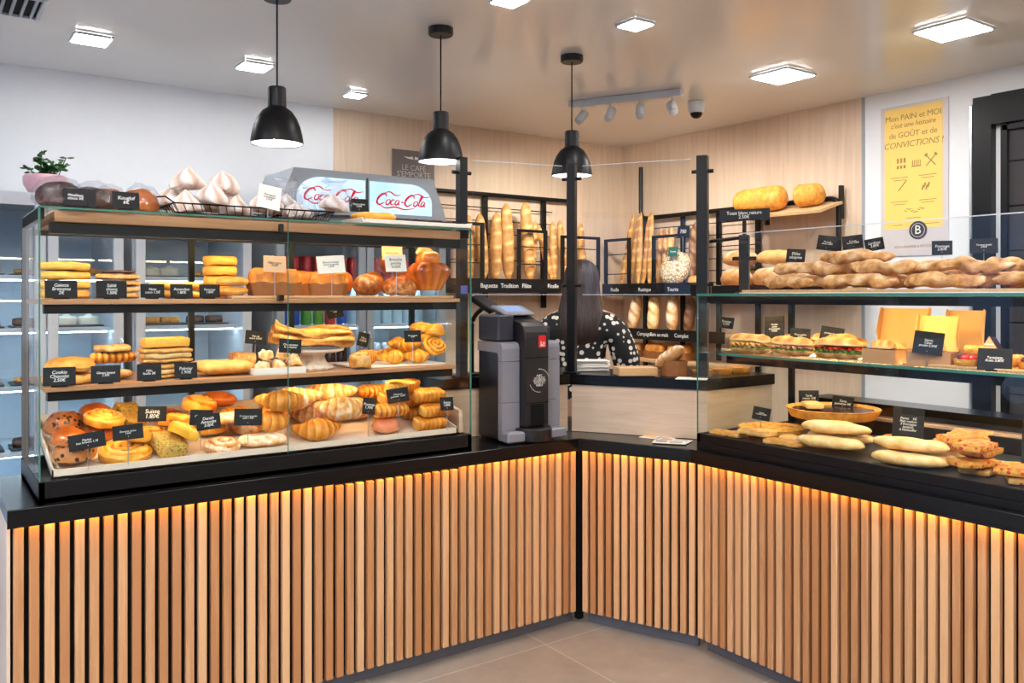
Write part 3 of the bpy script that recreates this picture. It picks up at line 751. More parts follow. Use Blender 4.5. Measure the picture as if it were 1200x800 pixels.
def m_spiral(seed=0, r=.06, h=.032, mat='yellow', turns=3.2, fill=.9):
    g = G(); nr, na = 14, 40; vs, ts = [(0, 0, h)], [.3]
    for i in range(1, nr+1):
        q = i/nr
        for j in range(na):
            a = 2*PI*j/na; ph = (q*turns-a/(2*PI)) % 1.0; gro = abs(ph-.5)*2
            z = h*(1-.35*q**3)-.009*(gro > .72)+.003*math.cos(ph*2*PI)
            if q >= 1: z = h*.5
            vs.append((r*q*math.cos(a)*1.08, r*q*math.sin(a), z)); ts.append(.15 if gro > .72 else .75-.25*gro)
    for j in range(na):
        a = 2*PI*j/na; vs.append((r*.95*math.cos(a)*1.08, r*.95*math.sin(a), 0)); ts.append(.25)
    fs = [(0, 1+j, 1+(j+1) % na) for j in range(na)]
    fs += [(1+i*na+j, 1+i*na+(j+1) % na, 1+(i+1)*na+(j+1) % na, 1+(i+1)*na+j) for i in range(nr) for j in range(na)]
    fs.append(tuple(1+nr*na+j for j in range(na)))
    return g.add(vs, fs, ts).jitter(.004, 24, seed).ground().mesh('raisin_swirl', mat)
def m_bun(seed=0, r=.055, h=.062, mat='bun', sx=1.0, name='bun', tone=None):
    prof = [(.001, 0), (r*.7, .0), (r*.93, h*.12), (r, h*.34), (r*.95, h*.58), (r*.8, h*.79), (r*.55, h*.93), (r*.28, h*.985), (.001, h)]
    g = G().lathe(prof, 26, tone=tone or (lambda a, z, i: .72-.55*(z/h)))
    g.v = [(x*sx, y, z) for x, y, z in g.v]
    return g.jitter(.007, 14, seed).ground().mesh(name, mat)
def m_disc(seed=0, r=.075, h=.022, mat='galette', name='galette'):
    prof = [(.001, 0), (r*.93, 0), (r*.99, h*.2), (r, h*.5), (r*.985, h*.8), (r*.93, h*.97), (r*.6, h*1.03), (.001, h*1.04)]
    return G().lathe(prof, 30, tone=lambda a, z, i: (.35, .3, .6, .75, .6, .3+.25*math.cos(a*9), .35+.25*math.cos(a*9), .4)[i]).jitter(.004, 22, seed).ground().mesh(name, mat)
def m_slab(L, W, H, mat, seed=0, name='slab', jit=.004, b=.008, tone=None, layers=0):
    g = G(); nx, ny, nz = max(6, int(L/.012)), max(5, int(W/.014)), max(3, int(H/.008))
    vs, idx, fs = [], {}, []
    ts = []
    for i in range(nx+1):
        for j in range(ny+1):
            for k in range(nz+1):
                if 0 < i < nx and 0 < j < ny and 0 < k < nz: continue
                x, y, z = L*(i/nx-.5), W*(j/ny-.5), H*k/nz
                ex = max(0, abs(x)-(L/2-b)); ey = max(0, abs(y)-(W/2-b)); ez = max(0, abs(z-H/2)-(H/2-b))
                dd = math.sqrt(ex*ex+ey*ey+ez*ez)
                if dd > b:
                    f = b/dd
                    x = math.copysign(L/2-b+ex*f, x) if ex else x; y = math.copysign(W/2-b+ey*f, y) if ey else y
                    z = H/2+math.copysign(H/2-b+ez*f, z-H/2) if ez else z
                if layers and 0 < k < nz:
                    o = .0025*(1 if (k*layers//nz) % 2 else -1); x *= 1+o/L*2; y *= 1+o/W*2
                idx[(i, j, k)] = len(vs); vs.append((x, y, z))
                ts.append(tone(i/nx, j/ny, k/nz) if tone else (.3 if k == nz else .5+.25*((k*max(1, layers)//nz) % 2)))
    def q(a, b_, c, d): fs.append((idx[a], idx[b_], idx[c], idx[d]))
    for i in range(nx):
        for j in range(ny):
            for k in (0, nz): q((i, j, k), (i+1, j, k), (i+1, j+1, k), (i, j+1, k))
        for k in range(nz):
            for j in (0, ny): q((i, j, k), (i+1, j, k), (i+1, j, k+1), (i, j, k+1))
    for j in range(ny):
        for k in range(nz):
            for i in (0, nx): q((i, j, k), (i, j+1, k), (i, j+1, k+1), (i, j, k+1))
    return g.add(vs, fs, ts).jitter(jit, 26, seed).ground().mesh(name, mat)
def m_meringue(seed=0, r=.07, h=.105):
    rnd = random.Random(seed); tw = rnd.uniform(30, 50); k = rnd.choice((5, 6, 7))
    pr = [(.001, 0), (.62, 0), (.9, .08), (1, .2), (.97, .34), (.84, .48), (.66, .6), (.5, .7), (.36, .8), (.2, .9), (.06, .98), (.001, 1)]
    g = G().lathe([(max(.001, a*r), b*h) for a, b in pr], 34, fr=lambda a, z, i: 1+.13*math.sin(k*a+tw*z)*(.4+.6*(z/h < .75)), tone=lambda a, z, i: .42+.4*math.sin(k*a+tw*z)+.15*z/h)
    g.v = [(x+.25*z*math.sin(seed*2.3)*.4, y+.2*z*math.cos(seed*1.7)*.4, z) for x, y, z in g.v]
    return g.jitter(.012, 14, seed).ground().mesh('meringue', 'meringue')
def m_baguette(seed=0, L=.54, r=.034, mat='baguette', slashes=5, bend=.0, pinch=2.2):
    n = 64
    def sl(u, a):
        ph = (u*slashes+a/PI*.22) % 1.0; up = max(0, math.sin(a))
        return max(0, 1-abs(ph-.5)/.22)*up*(1 if .06 < u < .94 else 0)
    def rad(u, a):
        e = sup(u, pinch*1.6, .02); k = 1+.10*math.cos((u*slashes+.5)*2*PI)*.4-.14*sl(u, a)
        return r*e*k*math.cos(a)*1.06, r*e*k*math.sin(a)*.9
    return G().sweep(line(L, n, bend), 18, rad, lambda u, a: .36+.38*sl(u, a)-.2*max(0, math.sin(a))*(1-sl(u, a))+.1*(math.sin(a) < -.3)).jitter(.006, 9, seed).ground().mesh('baguette', mat)
def m_loaf(seed=0, L=.26, W=.11, H=.09, mat='rustic', slashes=4, flour=.5, name='loaf', diag=.3, p=3.4):
    n = 44
    def sl(u, a):
        ph = (u*slashes+math.cos(a)*diag) % 1.0
        return max(0, 1-abs(ph-.5)/.26)*max(0, math.sin(a))**.6
    def rad(u, a):
        e = sup(u, p, .03); c, s = math.cos(a), math.sin(a)
        return W/2*e*c*(1-.05*sl(u, a)), H/2*e*s*(1-.10*sl(u, a))*(.8 if s < 0 else 1)
    return G().sweep(line(L, n), 22, rad, lambda u, a: .25+flour*(1-sl(u, a))*max(0, math.sin(a))+.1).jitter(.008, 9, seed).ground().mesh(name, mat)
def m_twist(seed=0, L=.36, r=.026, turns=1.6):
    n = 60
    def rad(u, a):
        e = sup(u, 5, .05); b = a-u*turns*2*PI; k = .90+.12*abs(math.cos(b))+.10*math.sin(u*17+seed)*math.sin(a+seed)
        return r*e*k*math.cos(a), r*e*k*math.sin(a)*.8
    return G().sweep(line(L, n, .01*math.sin(seed)), 18, rad, lambda u, a: .40+.2*abs(math.cos(a-u*turns*2*PI))).jitter(.016, 15, seed).ground().mesh('twisted_bread', 'twist')
def m_flat(seed=0, L=.26, W=.075, H=.03, mat='pale', name='flatbread', slit=True):
    n = 40
    def rad(u, a):
        e = sup(u, 3.5, .03); c, s = math.cos(a), math.sin(a); q = (abs(c)**2.6+abs(s)**2.6)**(-1/2.6)
        dn = .25*max(0, 1-abs(c)/.25)*max(0, s) if slit and .12 < u < .88 else 0
        return W/2*e*c*q, H/2*e*s*q*(1-dn)
    return G().sweep(line(L, n, .008*math.sin(seed*1.3)), 20, rad, lambda u, a: .55+.3*math.sin(a)-.35*max(0, 1-abs(math.cos(a))/.25)*(math.sin(a) > 0)*slit).jitter(.006, 12, seed).ground().mesh(name, mat)
def m_rock(seed=0, r=.03):
    g = G().lathe([(.001, 0), (r*.8, 0), (r, r*.35), (r*.86, r*.8), (r*.5, r*1.15), (.001, r*1.25)], 14, tone=lambda a, z, i: .4+.4*z/r/1.25)
    return g.jitter(.012, 40, seed).ground().mesh('choux_puff', 'sugar')
def m_brioche_body(r=.075):
    pr = [(.001, 0), (r*.58, 0), (r*.64, .01), (r*.98, .07), (r*1.02, .085), (r*.96, .10), (r*.75, .118), (.001, .124)]
    return G().lathe(pr, 60, fr=lambda a, z, i: 1+.055*math.cos(a*12)*(1 if z < .09 else .3), tone=lambda a, z, i: .62-.45*(z/.12)+.12*math.cos(a*12)).ground().mesh('body', 'bun')
def m_cake_top(L, W, H, seed=0):
    n = 30
    def rad(u, a):
        e = sup(u, 10, .15); c, s = math.cos(a), math.sin(a); q = (abs(c)**4+abs(s)**4)**(-1/4)
        return W/2*e*c*q*(1+.06*s), H/2*q*s*(.75+.25*e)*(1+(.25*(1-abs(c)) if s > 0 else 0))
    return G().sweep(line(L, n), 22, rad, lambda u, a: .55-.3*math.sin(a)+.25*max(0, 1-abs(math.cos(a))/.2)*(math.sin(a) > 0)).jitter(.007, 16, seed).ground().mesh('sponge', 'cake')
def m_mould(L, W, H):
    g = G(); n = 64; vs, ts = [], []
    for k, (f, z) in enumerate(((.90, 0), (.94, H*.5), (1.0, H), (.985, H), (.93, H*.5), (.89, .003))):
        for j in range(n):
            a = 2*PI*j/n; c, s = math.cos(a), math.sin(a); q = (abs(c)**8+abs(s)**8)**(-1/8); w = 1+.012*math.cos(a*26)*(z > 0)
            vs.append((L/2*f*c*q*w, W/2*f*s*q*w, z+(.003*math.cos(a*9) if z == H else 0)))
    fs = [(k*n+j, k*n+(j+1) % n, (k+1)*n+(j+1) % n, (k+1)*n+j) for k in range(5) for j in range(n)]
    fs += [tuple(range(n-1, -1, -1)), tuple(5*n+j for j in range(n))]
    return g.add(vs, fs).mesh('paper_mould', 'papermould')
def loaf_cake(label, L=.19, W=.085, H=.062, seed=0, group=None):
    t = thing('loaf_cake', label, 'cake', group=group)
    put('paper_mould', m_mould(L, W, H*.72), t); put('sponge', m_cake_top(L*.9, W*.88, H*1.2, seed), t, (0, 0, .006))
    return t
def tart(name, label, cat, r, h, fill, group=None, crustmat='galette', seed=0):
    t = thing(name, label, cat, group=group)
    pr = [(r*.86, 0), (r*.9, .002), (r*.98, h*.85), (r, h), (r*.965, h*1.02), (r*.93, h*.8), (r*.92, h*.62)]
    G().lathe(pr, 72, fr=lambda a, z, i: 1+(.014*math.cos(a*30) if z > h*.5 else 0), tone=lambda a, z, i: (.3, .35, .55, .25, .4, .6, .5)[i]).build('crust', crustmat, t)
    g = G().lathe([(.001, h*.5), (r*.915, h*.5), (r*.90, h*.74), (r*.5, h*.80), (.001, h*.82)], 40, tone=lambda a, z, i: random.Random(int(a*50)+i+seed).uniform(.3, .7))
    g.jitter(.004, 30, seed).build('filling', fill, t)
    return t
def m_half(L, W, H, top, seed=0, mat='baguette'):
    n = 34
    def rad(u, a):
        e = sup(u, 4, .04); c, s = math.cos(a), math.sin(a)
        lim = max(s, -.12) if top else min(s, .10)
        return W/2*e*c, H*e*lim
    return G().sweep(line(L, n), 20, rad, lambda u, a: (.32+.2*math.sin(u*20)) if (math.sin(a) > 0) == top else .8).jitter(.006, 14, seed).mesh('bread_half', mat)
def m_frill(L, W, mat, seed=0, h=.006, amp=.006, name='filling', over=1.06):
    g = G(); n = 46
    def rad(u, a):
        e = sup(u, 4, .05); c, s = math.cos(a), math.sin(a)
        return W/2*over*e*c*(1+.10*math.sin(u*60+seed)), h/2*s+amp*math.sin(u*48+seed*2)*abs(c)**2
    return g.sweep(line(L*.97, n), 12, rad).jitter(.004, 40, seed).mesh(name, mat)
def sandwich(label, L=.2, W=.075, seed=0, fills=('lettuce', 'ham', 'cheese'), bread='baguette', group=None):
    t = thing('filled_sandwich', label, 'sandwich', group=group)
    put('lower_bread', m_half(L, W, .022, False, seed, bread), t, (0, 0, .024))
    z = .031
    for i, f in enumerate(fills):
        put({'lettuce': 'lettuce_leaf', 'ham': 'ham_slice', 'cheese': 'cheese_slice', 'red': 'tomato_slice'}[f], m_frill(L, W, f, seed+i), t, (0, -.004, z)); z += .007
    put('upper_bread', m_half(L, W, .031, True, seed+5, bread), t, (0, 0, z+.004), (R(-6), 0, 0))
    return t
# ---------------------------------------------------------------- price signs
def sign(name, label, loc, w, h, rz, body='', tilt=12, size=None, mat='chalk', ink='ink', stem=0.0, roll=0, group='small slate price signs', cat='price sign', faces=-1):
    """upright card facing local -y, leaning back; stem > 0 lifts it on a wire pin"""
    t = thing(name, label, cat, loc, rz, group)
    tl = R(tilt); h0 = .004+stem
    G().box((0, 0, h/2), (w, .0022, h), .0006).build('card', mat, t, smooth=False, loc=(0, 0, h0), rot=(-tl, R(roll), 0))
    if body:
        sz = size or min(h/(body.count('\n')+1)*.78, w/max(len(l) for l in body.split('\n'))*1.45)
        c = Euler((-tl, R(roll), 0)).to_matrix() @ Vector((0, -.0016, h/2))
        put('lettering', text_mesh(body, sz, ink), t, (c.x, c.y, c.z+h0), (PI/2-tl, R(roll), 0) if not roll else (Euler((-tl, R(roll), 0)).to_matrix() @ Euler((PI/2, 0, 0)).to_matrix()).to_euler())
    g = G()
    if stem > 0: g.tube([(0, .002, 0), (0, .002, h0+.012)], .0014, 6)
    else: g.box((0, .010, .003), (w*.5, .026, .006), .001)
    g.build('pin' if stem > 0 else 'foot', 'chrome' if stem > 0 else 'black', t, smooth=False)
    return t
# ================================================================ the tall pastry case, shelf by shelf
TOP = re.compile(r'on top|topmost|lying across|resting|very top')
_mc = {}
def mesh_of(fn, *a, **k):
    key = (fn.__name__, a, tuple(sorted(k.items())))
    if key not in _mc: _mc[key] = fn(*a, **k)
    return _mc[key]
class Shelf:
    """a surface to fill; put things by picture column and by depth"""
    def __init__(s, axis, *solids):
        s.axis, s.heap, s.lim, s.k, s.zmax, s.near = axis, Heap(), None, 1, None, 0
        for o in solids: s.heap.solid(o)
        s.nsolid = len(s.heap.items)
    def xy(s, px, dq):
        if s.near and dq < 3.22: dq -= s.near
        if px < 10: return (px, dq) if s.axis == 'y' else (dq, px)     # already in metres
        return (atY(px, dq), dq) if s.axis == 'y' else (dq, atX(px, dq))
    def add(s, name, me, px, dq, label, cat, group=None, rz=0, sc=1, tilt=0, roll=0, on=None):
        sc = sc*s.k if isinstance(sc, (int, float)) else sc
        x, y = s.xy(px, dq) if on is None else on.location.xy
        o = me if isinstance(me, bpy.types.Object) else put(name, me)
        o.location = (x, y, 3); o.rotation_euler = (R(tilt), R(roll), R(rz)); o.scale = (sc, sc, sc) if isinstance(sc, (int, float)) else sc
        if not isinstance(me, bpy.types.Object): tag(o, label, cat, group)
        if s.lim and on is None:                    # keep clear of the glass
            vs = world_tris(o)[0]; x0, x1, y0, y1 = s.lim
            o.location.x += max(0, x0-min(v.x for v in vs))-max(0, max(v.x for v in vs)-x1)
            o.location.y += max(0, y0-min(v.y for v in vs))-max(0, max(v.y for v in vs)-y1)
        lb = o.get('label', '')
        s.heap.drop(o, search=0 if on is not None else .035 if TOP.search(lb) else .10, lim=s.lim, zmax=s.zmax)
        if s.zmax and max(v.z for v in s.heap.items[-1][0]) > s.zmax:         # no room left: try further off, else leave it out
            s.heap.items.pop(); s.heap.drop(o, search=.26, lim=s.lim, zmax=s.zmax)
            if max(v.z for v in s.heap.items[-1][0]) > s.zmax:
                s.heap.items.pop()
                for c in list(o.children): bpy.data.objects.remove(c)
                print('LEFT OUT', lb); bpy.data.objects.remove(o); return None
        return o
    def sign(s, px, dq, z, label, w, h, body, rz=None, drop=True, **k):
        x, y = s.xy(px, dq)
        o = sign('price_sign', label, (x, y, z or 3), w, h, R((0 if s.axis == 'y' else -90) if rz is None else rz), body, **k)
        if z is None: s.heap.drop(o, gap=.001)
        return s.clear(o)
    def clear(s, o, keep=True):
        """nudge a sign until it touches nothing"""
        vs, fs = world_tris(o)
        c = [(0, 0)]+sorted([(x*.012, y*.012) for x in range(-4, 5) for y in range(-5, 6)], key=lambda p: math.hypot(p[0], p[1]*.8))
        for dx, dy in c:
            of = Vector((dx, dy, 0)); q = [v+of for v in vs]
            if s.lim and (min(v.x for v in q) < s.lim[0]-.02 or max(v.x for v in q) > s.lim[1]+.02 or min(v.y for v in q) < s.lim[2]-.035 or max(v.y for v in q) > s.lim[3]+.02): continue
            t = BVHTree.FromPolygons(q, fs)
            if not any(t.overlap(cb) for _, cb, _, _ in s.heap.items):
                o.location.x += dx; o.location.y += dy; s.heap._keep(q, fs); break
        return o
# ---- bottom: sloping tray
T = Shelf('y', *[c for c in tr.children])
T.k = 1.08; T.near = .02; T.zmax = 1.200; T.lim = (C0.x+.048, C0.x+.034+tw, ty0+.007, ty1-.008)
V = 'viennoiseries on the sloping tray'
sl = 13
T.add('seeded_bun', mesh_of(m_bun, 1, .058, .066, 'seedbun', 1.1), 86, 3.145, 'chip-studded round bun at the front corner of the sloping tray', 'bun', V, 20)
T.add('sugared_bun', mesh_of(m_bun, 2, .052, .058, 'bun'), 58, 3.235, 'shiny sugared bun behind the chip-studded bun, against the case end', 'bun', V, 0)
T.add('sugared_bun', mesh_of(m_bun, 2, .052, .058, 'bun'), 97, 3.31, 'shiny bun behind the tilted sign at the tray corner', 'bun', V, 70)
T.add('seeded_bun', mesh_of(m_bun, 3, .058, .075, 'seedbun'), 60, 3.37, 'dark seeded bun at the back corner of the sloping tray', 'bun', V, 50)
T.add('raisin_swirl', mesh_of(m_spiral, 1, .074, .045), 138, 3.165, 'large yellow pastry swirl at the front of the tray, beside the chip-studded bun', 'pastry', V, 0, 1, sl)
T.add('raisin_swirl', mesh_of(m_spiral, 2, .062, .040), 121, 3.285, 'yellow pastry swirl behind the largest swirl', 'pastry', V, 40, 1, sl)
T.add('pistachio_slice', mesh_of(m_slab, .085, .10, .05, 'pistach', 3, 'pistachio_slice'), 180, 3.155, 'square pistachio slice standing at the front of the tray', 'pastry', V, 18, 1, 24)
T.add('custard_pinwheel', mesh_of(m_spiral, 5, .054, .036, 'custard', 1.4), 214, 3.150, 'glossy yellow custard swirl at the front of the tray', 'pastry', V, 80, 1, 26)
T.add('almond_danish', mesh_of(m_spiral, 6, .056, .034, 'sugar', 2.2), 252, 3.16, 'sugar-flecked danish between the custard swirl and the flat almond pastry', 'pastry', V, 10, 1, sl)
T.add('almond_slice', mesh_of(m_flat, 7, .16, .09, .036, 'sugar', 'almond_slice', False), 293, 3.165, 'flat almond-covered pastry at the front, just before the glass joint', 'pastry', V, -20, 1, sl)
T.add('brioche_twist', mesh_of(m_spiral, 8, .060, .05, 'yellow', 1.8), 166, 3.27, 'yellow brioche twist behind the pistachio slice', 'pastry', V, 0, 1, sl)
T.add('brioche_twist', mesh_of(m_spiral, 9, .060, .046, 'yellow', 2.4), 207, 3.275, 'yellow brioche twist behind the custard swirl', 'pastry', V, 130, 1, sl)
T.add('sugared_bun', mesh_of(m_bun, 4, .050, .05, 'yellow'), 247, 3.285, 'pale yellow bun behind the sugar-flecked danish', 'bun', V, 130)
T.add('choux_ring', mesh_of(m_spiral, 10, .056, .05, 'sugar', 1.2), 286, 3.30, 'sugary ring pastry behind the flat almond pastry', 'pastry', V, 30, 1, sl)
T.add('pistachio_slice', mesh_of(m_slab, .085, .10, .05, 'pistach', 3, 'pistachio_slice'), 148, 3.435, 'cut pistachio slice leaning at the back of the tray under the mille-feuille', 'pastry', V, 25, 1, 40)
T.add('milk_bun', mesh_of(m_loaf, 3, .13, .075, .06, 'bun', 3, .2, 'milk_bun'), 187, 3.43, 'oval golden milk bun at the back of the tray, beside the cut pistachio slice', 'bun', V, 15)
T.add('milk_bun', mesh_of(m_loaf, 4, .14, .08, .06, 'bun', 4, .2, 'milk_bun'), 223, 3.42, 'oval reddish milk bun at the back of the tray, mid way to the dark upright', 'bun', V, 30)
T.add('striped_pastry', mesh_of(m_suisse, 2, .13, .06, .05), 266, 3.42, 'small striped roll at the back of the tray below the boxes of choux', 'pastry', V, 40, 1, 10)
A = 'sugar dusted almond croissants'
al = [mesh_of(m_almond, k) for k in range(3)]
cr = [mesh_of(m_croissant, k) for k in range(4)]
T.add('croissant', cr[0], 318, 3.19, 'plain croissant at the front just past the glass joint, tips towards the glass', 'croissant', V, 10, .95, sl)
T.add('croissant', cr[1], 358, 3.16, 'plain croissant lying along the front below the almond croissants', 'croissant', V, -5, 1, sl)
T.add('almond_croissant', al[0], 400, 3.165, 'sugar dusted almond croissant at the front, touching the pink glazed roll', 'croissant', A, -12, 1, sl)
T.add('croissant', cr[2], 318, 3.31, 'plain yellow croissant in the middle row behind the glass joint', 'croissant', V, 50, 1, sl)
T.add('almond_croissant', al[1], 360, 3.27, 'sugar dusted almond croissant in the middle row behind the front croissant', 'croissant', A, -15, 1, sl)
T.add('almond_croissant', al[2], 404, 3.28, 'sugar dusted almond croissant in the middle row nearest the pains au chocolat', 'croissant', A, 12, 1, sl)
T.add('almond_croissant', al[1], 334, 3.42, 'sugar dusted almond croissant at the back of the tray near the dark upright', 'croissant', A, -25, 1, sl)
T.add('almond_croissant', al[0], 384, 3.42, 'sugar dusted almond croissant at the back of the tray under the cake stand', 'croissant', A, 10, 1, sl)
T.add('almond_croissant', al[2], 366, 3.35, 'sugar dusted almond croissant lying across the top of the almond pile', 'croissant', A, -35, 1, sl)
T.add('almond_croissant', al[0], 345, 3.23, 'sugar dusted almond croissant resting on the two front plain croissants', 'croissant', A, -30, .95, sl)
T.add('pink_roll', mesh_of(m_bun, 6, .05, .052, 'pink', 1.25), 426, 3.165, 'pink glazed roll at the front beside the almond croissants', 'pastry', V, 20, 1, 10)
T.add('striped_pastry', mesh_of(m_suisse, 1), 458, 3.16, 'long striped chocolate roll at the front of the tray', 'pastry', V, 12, 1, sl)
PC = 'pains au chocolat in the pile'
pc = [mesh_of(m_painchoc, k) for k in range(3)]
T.add('pain_au_chocolat', pc[0], 491, 3.155, 'pain au chocolat at the front, just past the striped chocolate roll', 'pastry', PC, -5, 1, sl)
T.add('pain_au_chocolat', pc[1], 524, 3.155, 'pain au chocolat at the very end of the front row', 'pastry', PC, 4, .95, sl)
T.add('pain_au_chocolat', pc[2], 452, 3.28, 'pain au chocolat behind the striped chocolate roll', 'pastry', PC, 35, 1, sl)
T.add('pain_au_chocolat', pc[1], 490, 3.27, 'pain au chocolat in the middle row below the large price sign', 'pastry', PC, -8, 1, sl)
T.add('pain_au_chocolat', pc[0], 522, 3.28, 'pain au chocolat in the middle row against the oak end', 'pastry', PC, 10, .95, sl)
T.add('apple_turnover', mesh_of(m_turnover, 1), 440, 3.40, 'apple turnover at the back of the pile, next to the almond croissants', 'pastry', V, 20, 1, sl)
T.add('apple_turnover', mesh_of(m_turnover, 2), 478, 3.40, 'apple turnover at the back of the pile below the yellow brioches', 'pastry', V, -10, 1, sl)
T.add('pain_au_chocolat', pc[2], 505, 3.40, 'pain au chocolat at the back of the pile beside the oak end', 'pastry', PC, 30, 1, sl)
T.add('striped_pastry', mesh_of(m_suisse, 3), 437, 3.33, 'striped roll lying on top of the pile behind the two slate signs', 'pastry', V, 15, 1, sl)
T.add('pain_au_chocolat', pc[1], 473, 3.31, 'pain au chocolat lying on top in the middle of the pile', 'pastry', PC, 8, 1, sl)
T.add('pain_au_chocolat', pc[0], 497, 3.215, 'pain au chocolat lying on top, overhanging the front row', 'pastry', PC, -4, 1, sl)
T.add('apple_turnover', mesh_of(m_turnover, 1), 461, 3.39, 'apple turnover on the very top of the pile', 'pastry', V, -20, 1, 24)
for args in (('croissant', cr[3], 330, 3.15, 'plain croissant wedged against the front rim past the glass joint', 'croissant', V, -8, .95, sl), ('almond_croissant', al[1], 412, 3.34, 'sugar dusted almond croissant at the edge of the pains au chocolat', 'croissant', A, 30, .9, sl),
             ('sugared_bun', mesh_of(m_bun, 2, .052, .058, 'bun'), 120, 3.40, 'shiny bun at the back of the tray before the cut pistachio slice', 'bun', V, 0),
             ('brioche_twist', mesh_of(m_spiral, 8, .060, .05, 'yellow', 1.8), 232, 3.34, 'yellow brioche twist in front of the reddish milk bun', 'pastry', V, 60, 1, sl), ('milk_bun', mesh_of(m_loaf, 3, .13, .075, .06, 'bun', 3, .2, 'milk_bun'), 255, 3.44, 'oval golden milk bun beside the small striped roll', 'bun', V, -20),
             ('almond_slice', mesh_of(m_flat, 7, .16, .09, .036, 'sugar', 'almond_slice', False), 275, 3.24, 'almond-covered pastry lying behind the front one', 'pastry', V, 15, .9, sl), ('pain_au_chocolat', pc[2], 470, 3.20, 'pain au chocolat on top of the long striped chocolate roll', 'pastry', PC, 20, 1, sl),
             ('sugared_bun', mesh_of(m_bun, 11, .046, .05, 'yellow'), 163, 3.20, 'yellow bun between the largest swirl and the pistachio slice', 'bun', V, 0, .9),
             ('apple_turnover', mesh_of(m_turnover, 2), 515, 3.21, 'apple turnover on top of the front pair of pains au chocolat', 'pastry', V, 10, .9, sl)):
    T.add(*args)
SG = 'small slate price signs'
def tz(Y): return trayz(Y)
for px, Y, zz, w, h, rl, body, lab in (
    (101, 3.115, .066, .110, .052, -8, 'Pépites\nbun brioche 1.10', 'tilted slate sign standing before the chip-studded bun'),
    (148, 3.12, .082, .095, .050, -4, 'Escargot raisins\n1.60€', 'slate sign above the large yellow pastry swirl'),
    (179, 3.20, .100, .095, .054, 2, 'Suisse\n1.80€', 'slate sign above the standing pistachio slice'),
    (221, 3.17, .088, .078, .056, 5, 'Abricotine\n1.90€', 'slate sign tilted over the custard swirl'),
    (251, 3.14, .082, .082, .056, -5, 'Danish\nAmandes\n2.00€', 'slate sign over the sugar-flecked danish'),
    (293, 3.145, .080, .100, .062, 3, 'Croissant amande\nsablé 1.90€', 'slate sign over the flat almond pastry, beside the glass joint'),
    (425, 3.12, .090, .052, .066, 8, 'Pomme\n1.70€', 'small upright slate sign over the pink glazed roll'),
    (455, 3.16, .120, .092, .058, -6, 'Chausson\npommes  1.60€', 'large slate sign standing over the striped chocolate roll'),
    (519, 3.12, .082, .058, .056, 0, 'Suisse\n1.80€', 'small slate sign at the very end of the sloping tray')):
    T.sign(px, Y, tz(Y)+.002, lab, w, h, body, stem=zz, roll=rl, rz=-12, group=SG)
# ---- shelf at 1.25
mid = [c for c in case.children if c.name.startswith('shelf')]
B1 = Shelf('y', mid[0])
B1.zmax = 1.485; B1.lim = (C0.x+.024, CX1-.055, 3.097, 3.54)
G1 = 'pastries on the middle oak shelf'
fc = mesh_of(m_disc, 3, .082, .030, 'galette')
q = B1.add('flat_round_loaf', fc, 68, 3.20, 'flat round golden loaf at the bottom of the two beside the case end', 'bread', G1, 0)
B1.add('flat_round_loaf', mesh_of(m_bun, 9, .078, .05, 'galette'), 70, 3.21, 'domed golden loaf resting on a flat one beside the case end', 'bread', G1, 40, on=q)
q = B1.add('swirl_loaf', mesh_of(m_flat, 5, .13, .10, .035, 'flaky', 'swirl_loaf', False), 112, 3.22, 'flat pastry at the bottom of the stack below the chocolate-streaked roll', 'pastry', G1, 0)
B1.add('streaked_roll', mesh_of(m_suisse, 5, .15, .09, .042), 112, 3.22, 'chocolate-streaked roll in the middle of its stack', 'pastry', G1, 10, on=q)
B1.add('ring_biscuit', mesh_of(m_disc, 6, .060, .020, 'flaky', 'ring_biscuit'), 104, 3.23, 'round pale biscuit on top of the chocolate-streaked roll', 'biscuit', G1, 0, on=q)
mf = 'mille-feuille slabs'
ml = mesh_of(m_slab, .165, .10, .028, 'flaky', 2, 'mille_feuille', layers=4)
def millef(label, px, rz=0, on=None):
    t = thing('mille_feuille', label, 'pastry', group=mf)
    put('pastry_layer', mesh_of(m_slab, .17, .10, .014, 'flaky', 2, 'pastry_layer'), t); put('cream_filling', mesh_of(m_slab, .162, .094, .020, 'pale', 3, 'cream_filling'), t, (0, 0, .0142))
    put('top_layer', mesh_of(m_slab, .17, .10, .016, 'flaky', 4, 'top_layer'), t, (0, 0, .0345))
    return B1.add(None, t, px, 3.24, None, None, rz=rz, on=on)
q = millef('cream filled mille-feuille slab lying on the shelf under the yellow topped slab', 170)
millef('second cream filled mille-feuille slab, just under the yellow topped slab', 165, 2, q)
B1.add('yellow_slab', mesh_of(m_slab, .155, .085, .034, 'sponge', 5, 'yellow_slab'), 164, 3.235, 'yellow topped puff slab on top of the mille-feuille stack', 'pastry', G1, 0, on=q)
B1.add('long_strudel', mesh_of(m_flat, 8, .225, .13, .052, 'galette', 'long_strudel', False), .925, 3.19, 'long flat golden strudel lying on the middle shelf', 'pastry', G1, -3)
B1.add('long_strudel', mesh_of(m_flat, 9, .22, .10, .036, 'flaky', 'long_strudel', False), .99, 3.46, 'pale strudel behind the long golden one', 'pastry', G1, 4)
